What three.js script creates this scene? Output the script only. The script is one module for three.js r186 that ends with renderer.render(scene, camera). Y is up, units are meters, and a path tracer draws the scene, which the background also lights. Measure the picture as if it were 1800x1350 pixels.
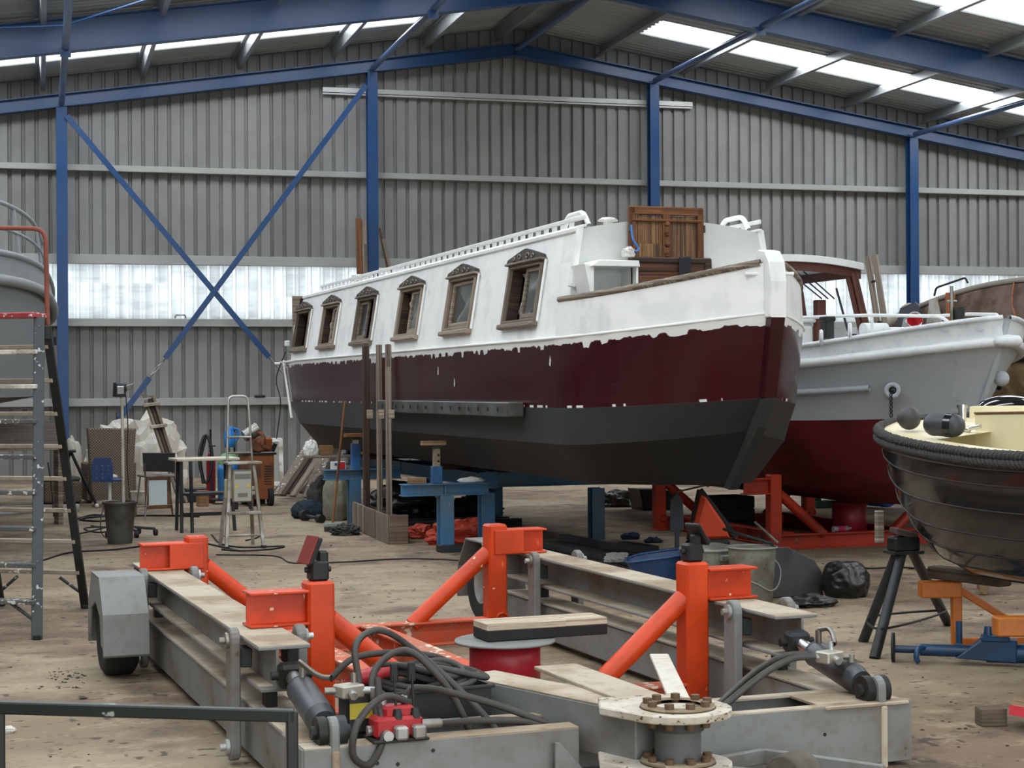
import * as THREE from 'three';
import { mergeGeometries, mergeVertices } from 'three/addons/utils/BufferGeometryUtils.js';
import { ConvexGeometry } from 'three/addons/geometries/ConvexGeometry.js';
import { RectAreaLightUniformsLib } from 'three/addons/lights/RectAreaLightUniformsLib.js';

// ---------------------------------------------------------------- camera, sky, exposure
const scene = new THREE.Scene();
const renderer = new THREE.WebGLRenderer({ antialias: true });
renderer.toneMapping = THREE.LinearToneMapping;
renderer.toneMappingExposure = 1.0;
renderer.shadowMap.enabled = true;
RectAreaLightUniformsLib.init();

const FOCAL = 3000, D2R = Math.PI / 180;
const camera = new THREE.PerspectiveCamera(2 * Math.atan(675 / FOCAL) / D2R, 4 / 3, 0.1, 200);
camera.rotation.order = 'YXZ';
camera.position.set(0, 1.6, 0);
camera.rotation.set(Math.atan(8 / FOCAL), -15.43 * D2R, -0.0066);
camera.updateMatrixWorld();

const SKY = 4.2;                                   // overcast sky
scene.background = new THREE.Color().setRGB(0.94 * SKY, 0.98 * SKY, 1.0 * SKY);
const ROOFLIGHT = 6.6, UNSEEN_DOORLIGHT = 0.9;             // daylight that comes in by the rooflights and an unseen doorway

// ---------------------------------------------------------------- shed dimensions
const RIDGE_X = 8.78, BAY_X = 5.6, WALL_Z = -31.7, FRONT_Z = 6.1, BAY_Z = 5.4, HALF = 14.0, PITCH = 0.1536, SHEET_Y = 8.56;
const roofY = (x) => SHEET_Y - PITCH * Math.abs(x - RIDGE_X);

// ---------------------------------------------------------------- light from the rooflights and the unseen doorway
function areaLight(name, w, h, position, target, radiance, color = 0xf4f8ff) {
  const l = new THREE.RectAreaLight(color, radiance, w, h);
  l.name = name; l.position.set(...position); scene.add(l); l.lookAt(...target);
  return l;
}
for (let k = 0; k < 7; k++) {
  const z = WALL_Z + 2.1 + k * BAY_Z;
  for (const s of [-1, 1]) {
    const x0 = 2.1, x1 = 13.6, xm = RIDGE_X + s * (x0 + x1) / 2, y = roofY(xm) - 0.03;
    const l = areaLight('rooflight_daylight', (x1 - x0) * 1.011, 1.14, [xm, y, z], [xm, y - 1, z], ROOFLIGHT);   // lies along the slope, faces down
    const ex = new THREE.Vector3(1, -s * PITCH, 0).normalize(), ez = new THREE.Vector3(s * PITCH, 1, 0).normalize();
    l.quaternion.setFromRotationMatrix(new THREE.Matrix4().makeBasis(ex, ez.clone().cross(ex), ez));
  }
}
areaLight('unseen_doorway_daylight', 9.6, 5.0, [RIDGE_X - 5.5, 2.55, FRONT_Z - 0.12], [RIDGE_X - 5.5, 2.4, 0], UNSEEN_DOORLIGHT);  // out of view behind the camera, lights the faces turned this way

// ---------------------------------------------------------------- helpers
const V = (x, y, z) => new THREE.Vector3(x, y, z);
function ray(px, py) { return V((px - 900) / FOCAL, (675 - py) / FOCAL, -1).applyQuaternion(camera.quaternion); }
function G(px, py, h = 0) { const d = ray(px, py), t = (h - 1.6) / d.y; return V(d.x * t, h, d.z * t); }             // where the sight line meets height h
function AT(px, py, zc) { return ray(px, py).multiplyScalar(zc).add(camera.position); }                                // at a distance along the lens axis
const PSI = 15.43 * D2R;
const C2W = (xc, zc, y = 0) => V(xc * Math.cos(PSI) + zc * Math.sin(PSI), y, xc * Math.sin(PSI) - zc * Math.cos(PSI)); // right, forward -> world

let seed = 7;
const rnd = () => { seed = (seed * 1664525 + 1013904223) >>> 0; return seed / 4294967296; };
const rr = (a, b) => a + (b - a) * rnd();

function uvBox(g) {                                   // texture coordinates in metres, by the way each face points
  if (g.index) g = g.toNonIndexed();
  if (!g.attributes.normal) g.computeVertexNormals();
  const p = g.attributes.position, uv = new Float32Array(p.count * 2), a = V(), b = V(), c = V(), n = V();
  for (let i = 0; i < p.count; i += 3) {
    a.fromBufferAttribute(p, i); b.fromBufferAttribute(p, i + 1); c.fromBufferAttribute(p, i + 2);
    n.copy(b).sub(a).cross(c.clone().sub(a));
    const x = Math.abs(n.x), y = Math.abs(n.y), z = Math.abs(n.z);
    [a, b, c].forEach((q, k) => {
      const j = (i + k) * 2;
      if (y >= x && y >= z) { uv[j] = q.x; uv[j + 1] = q.z; } else if (z >= x) { uv[j] = q.x; uv[j + 1] = q.y; } else { uv[j] = q.z; uv[j + 1] = q.y; }
    });
  }
  g.setAttribute('uv', new THREE.BufferAttribute(uv, 2));
  for (const k of Object.keys(g.attributes)) if (!['position', 'normal', 'uv'].includes(k)) g.deleteAttribute(k);
  return g;
}
const place = (g, x = 0, y = 0, z = 0, rx = 0, ry = 0, rz = 0) => g.applyMatrix4(new THREE.Matrix4().makeRotationFromEuler(new THREE.Euler(rx, ry, rz, 'YXZ')).setPosition(x, y, z));
function box(w, h, d, b = 0) {                         // chamfered box
  b = Math.min(b, w * 0.45, h * 0.45, d * 0.45);
  if (b <= 0) return uvBox(new THREE.BoxGeometry(w, h, d));
  const pts = [];
  for (const x of [-1, 1]) for (const y of [-1, 1]) for (const z of [-1, 1]) {
    const X = x * w / 2, Y = y * h / 2, Z = z * d / 2;
    pts.push(V(X - x * b, Y, Z - z * b).setY(Y), V(X, Y - y * b, Z - z * b), V(X - x * b, Y - y * b, Z));
  }
  return uvBox(new ConvexGeometry(pts));
}
const bx = (w, h, d, x, y, z, b = 0.004, rx = 0, ry = 0, rz = 0) => place(box(w, h, d, b), x, y, z, rx, ry, rz);
function basis(p, q, up = V(0, 1, 0)) {                // a frame whose x runs from p to q
  const x = q.clone().sub(p).normalize();
  let z = x.clone().cross(up);
  if (z.lengthSq() < 1e-6) z = V(0, 0, 1);
  z.normalize();
  const y = z.clone().cross(x);
  return new THREE.Matrix4().makeBasis(x, y, z).setPosition(p.clone().add(q).multiplyScalar(0.5));
}
const beam = (p, q, h, w, b = 0.004, up) => box(p.distanceTo(q), h, w, b).applyMatrix4(basis(p, q, up));          // h along up, w across
function ibeam(p, q, H, W, tw = 0.012, tf = 0.016, up) {
  const L = p.distanceTo(q);
  const g = mergeGeometries([bx(L, tf, W, 0, H / 2 - tf / 2, 0, 0.003), bx(L, tf, W, 0, -H / 2 + tf / 2, 0, 0.003), bx(L, H - 2 * tf, tw, 0, 0, 0, 0)]);
  return g.applyMatrix4(basis(p, q, up));
}
function rod(p, q, r, r2 = r, seg = 14) {
  const g = new THREE.CylinderGeometry(r2, r, p.distanceTo(q), seg, 1);
  g.rotateZ(-Math.PI / 2);
  return uvBox(g).applyMatrix4(basis(p, q));
}
function pipe(pts, r, seg = 8, div = 8, closed = false, tension = 0.5) {
  const c = new THREE.CatmullRomCurve3(pts, closed, 'centripetal', tension);
  return uvBox(new THREE.TubeGeometry(c, Math.max(2, (pts.length - (closed ? 0 : 1)) * div), r, seg, closed));
}
function bentPipe(pts, r, bend = 0.06, seg = 10) {     // straight runs with rounded corners
  const path = new THREE.CurvePath();
  let last = pts[0];
  for (let i = 1; i < pts.length - 1; i++) {
    const a = pts[i].clone().sub(pts[i - 1]), b = pts[i + 1].clone().sub(pts[i]), k = Math.min(bend, a.length() * 0.49, b.length() * 0.49);
    const p = pts[i].clone().addScaledVector(a.normalize(), -k), q = pts[i].clone().addScaledVector(b.normalize(), k);
    path.add(new THREE.LineCurve3(last, p)); path.add(new THREE.QuadraticBezierCurve3(p, pts[i], q)); last = q;
  }
  path.add(new THREE.LineCurve3(last, pts[pts.length - 1]));
  const all = [];
  path.curves.forEach((c, i) => { const m = c.isLineCurve3 ? 1 : 5, s = c.getPoints(m); all.push(...(i ? s.slice(1) : s)); });
  const ring = [], idx = [], pos = [], nor = [];
  let n = V(0, 1, 0);
  all.forEach((p, i) => {
    const t = all[Math.min(i + 1, all.length - 1)].clone().sub(all[Math.max(i - 1, 0)]).normalize();
    if (!i && Math.abs(t.y) > 0.9) n = V(1, 0, 0);
    n.addScaledVector(t, -n.dot(t)).normalize();
    const m = t.clone().cross(n);
    for (let k = 0; k <= seg; k++) {
      const a = k / seg * Math.PI * 2, d = n.clone().multiplyScalar(Math.cos(a)).addScaledVector(m, Math.sin(a));
      pos.push(p.x + d.x * r, p.y + d.y * r, p.z + d.z * r); nor.push(d.x, d.y, d.z);
      if (i && k) { const A = i * (seg + 1) + k, B = A - seg - 1; idx.push(B - 1, A, A - 1, B - 1, B, A); }
    }
  });
  const g = new THREE.BufferGeometry();
  g.setAttribute('position', new THREE.Float32BufferAttribute(pos, 3)); g.setAttribute('normal', new THREE.Float32BufferAttribute(nor, 3)); g.setIndex(idx);
  return uvBox(g);
}
const lathe = (pts, seg = 24) => uvBox(new THREE.LatheGeometry(pts.map(([x, y]) => new THREE.Vector2(x, y)), seg));
const ball = (r, x, y, z, s = 16) => place(uvBox(new THREE.SphereGeometry(r, s, Math.max(6, s * 0.6 | 0))), x, y, z);
function slab(pts, depth, bevel = 0.003) {             // polygon in xy, thickness along z, centred
  const s = new THREE.Shape(pts.map(([x, y]) => new THREE.Vector2(x, y)));
  const g = new THREE.ExtrudeGeometry(s, { depth: depth - 2 * bevel, bevelEnabled: bevel > 0, bevelThickness: bevel, bevelSize: bevel, bevelOffset: -bevel, bevelSegments: 1, curveSegments: 10 });
  return uvBox(g.translate(0, 0, -depth / 2 + bevel));
}
function stadium(w, h, n = 8) {                        // rounded bar outline, standing, centre at 0
  const r = w / 2, o = [];
  for (let i = 0; i <= n; i++) { const a = i / n * Math.PI; o.push([Math.cos(a) * r, h / 2 - r + Math.sin(a) * r]); }
  for (let i = 0; i <= n; i++) { const a = Math.PI + i / n * Math.PI; o.push([Math.cos(a) * r, -h / 2 + r + Math.sin(a) * r]); }
  return o;
}
function grid(rows, smooth = true, closed = false) {   // skin over rows of points
  const pos = [], idx = [], m = rows[0].length;
  rows.forEach((r) => r.forEach((p) => pos.push(p.x, p.y, p.z)));
  for (let i = 0; i + 1 < rows.length; i++) for (let j = 0; j + (closed ? 0 : 1) < m; j++) {
    const a = i * m + j, b = i * m + (j + 1) % m, c = a + m, d = b + m;
    idx.push(a, c, b, b, c, d);
  }
  let g = new THREE.BufferGeometry();
  g.setAttribute('position', new THREE.Float32BufferAttribute(pos, 3)); g.setIndex(idx);
  if (!smooth) g = g.toNonIndexed();
  g.computeVertexNormals();
  return uvBox(g);
}
const taken = {};
function numbered(n) { const k = taken[n] = (taken[n] ?? -1) + 1; return k ? n + '_' + String(k).padStart(3, '0') : n; }
function mesh(name, geos, mat, parent) {
  const list = (Array.isArray(geos) ? geos : [geos]).map((g) => { g = g.attributes.uv && !g.index ? g : uvBox(g); if (!g.userData.ownUV) { const a = g.attributes.uv, u = rr(0, 4), v = rr(0, 4); for (let i = 0; i < a.count; i++) a.setXY(i, a.getX(i) + u, a.getY(i) + v); } return g; });
  const m = new THREE.Mesh(list.length > 1 ? mergeGeometries(list) : list[0], mat);
  m.castShadow = m.receiveShadow = true;
  m.name = parent ? name : numbered(name);
  (parent ?? scene).add(m);
  return m;
}
function tag(o, label, category, group) { o.userData.label = label; o.userData.category = category; if (group) o.userData.group = group; return o; }
function thing(name, label, category, at = V(0, 0, 0), ry = 0, group) {
  const o = new THREE.Group(); o.name = numbered(name); scene.add(o);
  o.position.copy(at); o.rotation.y = ry;
  return tag(o, label, category, group);
}
function struct(o) { o.userData.kind = 'structure'; return o; }
function structGroup(name, label) { const o = new THREE.Group(); o.name = numbered(name); scene.add(o); o.userData.kind = 'structure'; if (label) o.userData.label = label; return o; }

// ---------------------------------------------------------------- textures and materials
const P = 64, lattice = Array.from({ length: 12 }, (_, k) => { let s = 991 * (k + 3); return Float32Array.from({ length: P * P }, () => { s = (s * 1664525 + 1013904223) >>> 0; return s / 4294967296; }); });
function vn(x, y, per, k) {                            // value noise that repeats every per cells
  const xi = Math.floor(x), yi = Math.floor(y), fx = x - xi, fy = y - yi, u = fx * fx * (3 - 2 * fx), v = fy * fy * (3 - 2 * fy), L = lattice[k % 12];
  const w = (a) => ((a % per) + per) % per, at = (a, b) => L[(w(a) % P) + (w(b) % P) * P];
  return (at(xi, yi) * (1 - u) + at(xi + 1, yi) * u) * (1 - v) + (at(xi, yi + 1) * (1 - u) + at(xi + 1, yi + 1) * u) * v;
}
function fbm(u, v, f, o, k, sx = 1) { let a = 0, w = 0.5, t = 0; for (let i = 0; i < o; i++) { a += w * vn(u * f * sx, v * f, Math.min(P, f) * (sx >= 1 ? 1 : 1), k + i); t += w; w *= 0.5; f *= 2; } return a / t; }
const sm = (a, b, x) => { const t = Math.min(1, Math.max(0, (x - a) / (b - a))); return t * t * (3 - 2 * t); };
const mix3 = (a, b, t) => [a[0] + (b[0] - a[0]) * t, a[1] + (b[1] - a[1]) * t, a[2] + (b[2] - a[2]) * t];
const hex = (h) => [(h >> 16) & 255, (h >> 8) & 255, h & 255];
function tex(W, H, metresU, metresV, fn, srgb = true) {
  const d = new Uint8Array(W * H * 4);
  for (let y = 0; y < H; y++) for (let x = 0; x < W; x++) { const c = fn(x / W, y / H), i = (y * W + x) * 4; d[i] = c[0]; d[i + 1] = c[1]; d[i + 2] = c[2]; d[i + 3] = 255; }
  const t = new THREE.DataTexture(d, W, H);
  t.wrapS = t.wrapT = THREE.RepeatWrapping; t.magFilter = THREE.LinearFilter; t.minFilter = THREE.LinearMipmapLinearFilter; t.generateMipmaps = true;
  if (srgb) t.colorSpace = THREE.SRGBColorSpace;
  t.repeat.set(1 / metresU, 1 / metresV); t.needsUpdate = true;
  return t;
}
const g3 = (v) => { const c = Math.max(0, Math.min(255, v)); return [c, c, c]; };
// shared relief and tone textures
const T = {
  rough: tex(256, 256, 0.5, 0.5, (u, v) => g3(255 * fbm(u, v, 8, 4, 2)), false),
  grime: tex(512, 512, 1.4, 1.4, (u, v) => { const n = fbm(u, v, 4, 5, 1), m = fbm(u, v, 16, 3, 5); return mix3([255, 255, 255], [176, 166, 150], sm(0.42, 0.72, n * 0.7 + m * 0.3)); }),
  soft: tex(256, 256, 1.0, 1.0, (u, v) => g3(228 + 27 * fbm(u, v, 4, 5, 3))),
};
function worn(base, chip, amount, seedK, dirt = 0x6b5d4b, dirtAmount = 0.25, size = 1.2) {     // paint with chips, scratches and dirt
  const b = hex(base), c = hex(chip), dd = hex(dirt);
  return tex(512, 512, size, size, (u, v) => {
    const big = fbm(u, v, 4, 4, seedK), fine = fbm(u, v, 32, 3, seedK + 3), scr = vn(u * 64, v * 8, 64, seedK + 5);
    let o = mix3(b, dd, dirtAmount * sm(0.4, 0.75, big) + dirtAmount * 0.35 * sm(0.5, 0.8, fine));
    const chips = sm(0.78 - amount * 0.3, 0.82 - amount * 0.3, fine * 0.62 + big * 0.38) + 0.4 * sm(0.965, 0.98, scr) * sm(0.5, 0.65, big);
    return mix3(o, c, Math.min(1, chips));
  });
}
function woodTex(base, dark, seedK, size = 1.2) {      // grain along u
  const b = hex(base), d = hex(dark);
  return tex(512, 256, size * 1.6, size / 4, (u, v) => {
    const w = fbm(u, v, 2, 4, seedK), g = vn(u * 3, v * 64 + w * 1.5, 64, seedK + 2) * 0.35 + vn(u * 2, v * 24 + w * 3, 24, seedK + 4) * 0.35 + vn(u * 40, v * 64, 64, seedK + 1) * 0.12, k = sm(0.25, 0.8, g + w * 0.3);
    return mix3(b, d, k);
  });
}
const std = (o) => new THREE.MeshStandardMaterial({ roughness: 0.6, metalness: 0, ...o });
const phy = (o) => new THREE.MeshPhysicalMaterial({ roughness: 0.6, metalness: 0, ...o });
const M = {
  cladding: ['#8e8e8b', '#888885', '#919190', '#858582'].map((c) => std({ color: c, map: T.soft, roughness: 0.55 })),
  roof: ['#a6abac', '#9ea3a4', '#abb0b1'].map((c) => std({ color: c, map: T.soft, roughness: 0.6 })),
  blue: std({ color: '#234a7a', map: T.soft, roughness: 0.36 }),
  galv: std({ color: '#b9bcbc', map: T.grime, roughness: 0.42, metalness: 0.55 }),
  darkSteel: std({ color: '#34383a', map: T.grime, roughness: 0.5, metalness: 0.4 }),
  black: std({ color: '#161718', roughness: 0.55 }),
  rubber: std({ color: '#1c1c1c', roughness: 0.8, bumpMap: T.rough, bumpScale: 0.002 }),
  chrome: std({ color: '#d8d8d6', roughness: 0.18, metalness: 1 }),
  steel: std({ color: '#9c9c98', roughness: 0.35, metalness: 0.85, map: T.grime }),
  orange: std({ map: worn(0xd5430a, 0xf0c9a8, 0.05, 1, 0xa83208, 0.5), roughness: 0.45 }),
  orangeDusty: std({ map: worn(0xcc5432, 0xe2cbb8, 0.42, 4, 0xa8765c, 0.8), roughness: 0.7 }),
  grey: std({ map: worn(0x7d807e, 0x5a4a3c, 0.1, 2, 0x6a6258, 0.7), roughness: 0.55 }),
  greyDusty: std({ map: worn(0xb6ab97, 0x7a6a56, 0.1, 6, 0x8c7a63, 0.8, 1.5), roughness: 0.85 }),
  white: std({ color: '#e9ebe8', map: T.soft, roughness: 0.4 }),
  whiteMatte: std({ color: '#e2e3df', map: T.grime, roughness: 0.7 }),
  plastic: std({ color: '#26292b', roughness: 0.45 }),
};
const wood = (a, b, k, r = 0.8) => std({ map: woodTex(a, b, k), roughness: r });
M.wood = wood(0xa58a68, 0x6d553b, 1); M.woodGrey = wood(0x9b8f80, 0x574b3f, 3); M.woodDark = wood(0x5b4636, 0x33261d, 5); M.woodBrown = wood(0x8a5a34, 0x4b2c17, 7); M.woodFrame = wood(0xa99a8a, 0x7a6a5b, 2); M.mahogany = wood(0x7a4528, 0x45230f, 8, 0.45);
// ================================================================ the shed
{ // floor
  const base = hex(0x837159), dust = hex(0x9f8f76), red = hex(0x735a4b), dark = hex(0x463a2f);
  const W = 1536;
  const map = tex(W, W, 6.5, 6.5, (u, v) => {
    const a = fbm(u, v, 4, 4, 1), b = fbm(u, v, 8, 3, 6), c = fbm(u, v, 32, 3, 3), f = vn(u * 256, v * 256, 256, 2) * 0.6 + vn(u * 512, v * 512, 512, 5) * 0.4, streak = vn(u * 10 + a * 2, v * 64, 64, 9);
    let o = mix3(base, dust, sm(0.4, 0.7, a));
    o = mix3(o, red, 0.5 * sm(0.45, 0.75, b));
    o = mix3(o, dark, 0.5 * sm(0.5, 0.78, c * 0.6 + b * 0.4) + 0.12 * streak + 0.34 * sm(0.5, 0.85, f) * sm(0.3, 0.7, c));
    o = mix3(o, hex(0xb9aa8f), 0.4 * sm(0.52, 0.75, vn(u * 40, v * 60, 60, 10) * 0.5 + f * 0.5));
    return mix3(o, hex(0x382e25), 0.7 * sm(0.86, 0.93, vn(u * 120, v * 160, 160, 7)));
  });
  const floorMat = std({ map, roughness: 0.78, bumpMap: T.rough, bumpScale: 0.0015 });
  const f = mesh('floor', bx(2 * HALF + 0.4, 0.2, FRONT_Z - WALL_Z + 10, RIDGE_X, -0.1, (FRONT_Z + WALL_Z) / 2 + 4.8, 0), floorMat);
  struct(f); f.userData.label = 'worn reddish tan concrete floor of the boat shed';
}
const RIB = 0.2333;
function ribbed(x0, x1, bottom, top, depth = 0.05) {  // one trapezoid-ribbed sheet facing +z, with thickness behind
  const px = [], n = Math.round((x1 - x0) / RIB);
  for (let i = 0; i < n; i++) { const x = x0 + i * RIB; px.push([x, 0], [x + 0.012, -depth], [x + 0.062, -depth], [x + 0.074, 0]); }
  px.push([x0 + n * RIB, 0]);
  const front = grid(px.map(([x, z]) => [V(x, typeof top === 'function' ? top(x) : top, z), V(x, bottom, z)]), false);
  const back = grid(px.map(([x, z]) => [V(x, bottom, z - 0.006), V(x, typeof top === 'function' ? top(x) : top, z - 0.006)]), false);
  return mergeGeometries([front, back]);
}
{ // back wall: ribbed sheets in bands, with a translucent strip between two rails
  const w = structGroup('wall_back', 'ribbed grey steel cladding of the far gable wall');
  const SH = RIB * 4, n = Math.ceil(2 * HALF / SH), X0 = RIDGE_X - HALF;
  for (let i = 0; i < n; i++) {
    const a = X0 + i * SH, m = (k) => M.cladding[(i * 7 + k * 3 + (i >> 2)) % 4];
    mesh('cladding_sheet', ribbed(a, a + SH, 0.0, 2.86), m(0), w).position.z = WALL_Z;
    mesh('cladding_sheet', ribbed(a, a + SH, 3.93, (x) => roofY(x) - 0.01), m(1), w).position.z = WALL_Z;
  }
  // outer leaf of the wall, open behind the translucent strip
  const outer = (y0, top) => { const g = slab([[X0, y0], [X0 + 2 * HALF, y0], [X0 + 2 * HALF, top(X0 + 2 * HALF)], ...(top(RIDGE_X) > top(X0) ? [[RIDGE_X, top(RIDGE_X)]] : []), [X0, top(X0)]], 0.06, 0); return g.translate(0, 0, WALL_Z - 0.14); };
  mesh('outer_leaf', outer(0, () => 2.9), M.cladding[0], w); mesh('outer_leaf', outer(3.9, (x) => roofY(x) + 0.05), M.cladding[0], w);
  const stripMap = tex(1024, 128, 6, 1.2, (u, v) => {
    const s = vn(u * 60, v * 1, 60, 1) * 0.5 + vn(u * 30, 0.5, 30, 4) * 0.5, b = fbm(u, v, 16, 3, 5), rib = Math.abs(((u * 6 / RIB) % 1) - 0.5) > 0.42 ? 1 : 0;
    const k = 0.8 + 0.16 * sm(0.3, 0.8, s) - 0.07 * sm(0.45, 0.75, b) + 0.1 * rib; return [k * 160, k * 166, k * 168];
  });
  const stripMat = phy({ map: stripMap, roughness: 0.97, transmission: 1, thickness: 0, side: THREE.DoubleSide });
  for (let i = 0; i < n; i += 2) { const a = X0 + i * SH, q = struct(mesh('translucent_sheet', ribbedThin(a, a + SH * 2, 2.8, 3.98), stripMat, w)); q.position.z = WALL_Z - 0.012; }
  function ribbedThin(x0, x1, b, t) {
    const px = [], m = Math.round((x1 - x0) / RIB);
    for (let i = 0; i < m; i++) { const x = x0 + i * RIB; px.push([x, 0], [x + 0.012, -0.03], [x + 0.062, -0.03], [x + 0.074, 0]); }
    px.push([x0 + m * RIB, 0]);
    return grid(px.map(([x, z]) => [V(x, t, z), V(x, b, z)]), false);
  }
  // horizontal rails
  for (const [y, h] of [[1.4, 0.13], [2.84, 0.13], [3.98, 0.16], [5.62, 0.1]]) mesh('girt', [bx(2 * HALF, h, 0.012, RIDGE_X, y, WALL_Z + 0.13, 0.002), bx(2 * HALF, 0.012, 0.12, RIDGE_X, y + h / 2, WALL_Z + 0.07, 0.002), bx(2 * HALF, 0.012, 0.12, RIDGE_X, y - h / 2, WALL_Z + 0.07, 0.002)], std({ color: '#adafac', map: T.soft, roughness: 0.45, metalness: 0.15 }), w);
}
{ // upper short rail near the gable top
  const a = AT(566, 153, 31.9), b = AT(1220, 174, 33.7); a.z = b.z = WALL_Z + 0.1;
  const r = mesh('gable_rail', [beam(V(a.x, 7.2, a.z), V(b.x, 7.2, b.z), 0.09, 0.05, 0.003), beam(V(a.x, 7.13, a.z - 0.03), V(b.x, 7.13, b.z - 0.03), 0.03, 0.08, 0.003)], std({ color: '#c9cbc9', map: T.soft, roughness: 0.4, metalness: 0.2 }));
  tag(r, 'bright galvanised rail running high under the gable peak', 'rail');
}
{ // the other walls, outside the frame
  const side = (name, x, s) => { const g = mesh(name, bx(0.12, roofY(x) , FRONT_Z - WALL_Z + 0.3, x + s * 0.06, roofY(x) / 2, (FRONT_Z + WALL_Z) / 2, 0), M.cladding[0]); struct(g); g.userData.label = 'ribbed grey steel side wall of the shed'; };
  side('wall_left', RIDGE_X - HALF, -1); side('wall_right', RIDGE_X + HALF, 1);
  const x0 = RIDGE_X - HALF, x1 = RIDGE_X + HALF, dx = RIDGE_X - 5.5, s = new THREE.Shape([[x0, 0], [dx - 4.9, 0], [dx - 4.9, 5.1], [dx + 4.9, 5.1], [dx + 4.9, 0], [x1, 0], [x1, roofY(x1)], [RIDGE_X, SHEET_Y], [x0, roofY(x0)]].map(([x, y]) => new THREE.Vector2(x, y)));
  const f = struct(mesh('wall_front', uvBox(new THREE.ExtrudeGeometry(s, { depth: 0.12, bevelEnabled: false })).translate(0, 0, FRONT_Z), M.cladding[0]));
  f.userData.label = 'unseen grey front gable wall with a wide open doorway behind the camera';  // out of view, opening placed to let daylight onto the near floor
}
{ // roof sheets with one rooflight strip per bay on each slope
  const roof = structGroup('ceiling', 'underside of the corrugated steel roof');
  const z0 = WALL_Z - 0.1, bays = 7;
  const paneMat = phy({ color: '#f4f7f7', roughness: 0.9, transmission: 1, thickness: 0, side: THREE.DoubleSide });
  const profile = (za, zb, xa, xb, thick) => {           // ribs run down the slope
    const P0 = [], n = Math.max(1, Math.round((zb - za) / 0.2)), st = (zb - za) / n;
    for (let i = 0; i < n; i++) { const z = za + i * st; P0.push([z, 0], [z + 0.03, 0.045], [z + 0.1, 0.045], [z + 0.13, 0]); }
    P0.push([zb, 0]);
    const rows = (o, flip) => P0.map(([z, y]) => (flip ? [xb, xa] : [xa, xb]).map((x) => V(x, roofY(x) + y + o, z)));
    const inner = grid(rows(0, (xa + xb) / 2 > RIDGE_X), false);
    return thick ? mergeGeometries([inner, grid(rows(0.05, (xa + xb) / 2 < RIDGE_X), false)]) : inner;
  };
  for (const s of [-1, 1]) {
    const e = RIDGE_X + s * (HALF + 0.1), r = RIDGE_X, a = RIDGE_X + s * 2.1, b = RIDGE_X + s * 13.6;
    for (let k = 0; k < bays; k++) {
      const zl = WALL_Z + 1.5 + k * BAY_Z, zr = zl + 1.2, zs = k ? WALL_Z + 1.5 + (k - 1) * BAY_Z + 1.2 : z0;
      const nS = 4;
      for (let q = 0; q < nS; q++) { if (k === 0 && q > 1) break; const m = k === 0 ? 2 : nS, A = zs + (zl - zs) * q / m, B = zs + (zl - zs) * (q + 1) / m; mesh('roof_sheet', profile(A, B, r, e, true), M.roof[(q + k + (s > 0 ? 1 : 0)) % 3], roof); }
      mesh('roof_sheet', profile(zl, zr, r, a, true), M.roof[k % 3], roof);
      mesh('roof_sheet', profile(zl, zr, b, e, true), M.roof[(k + 1) % 3], roof);
      mesh('rooflight', profile(zl, zr, a, b, false), paneMat, roof);
    }
    const zend = WALL_Z + 1.5 + (bays - 1) * BAY_Z + 1.2;
    mesh('roof_sheet', profile(zend, FRONT_Z + 0.2, r, e, true), M.roof[1], roof);
  }
}
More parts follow.
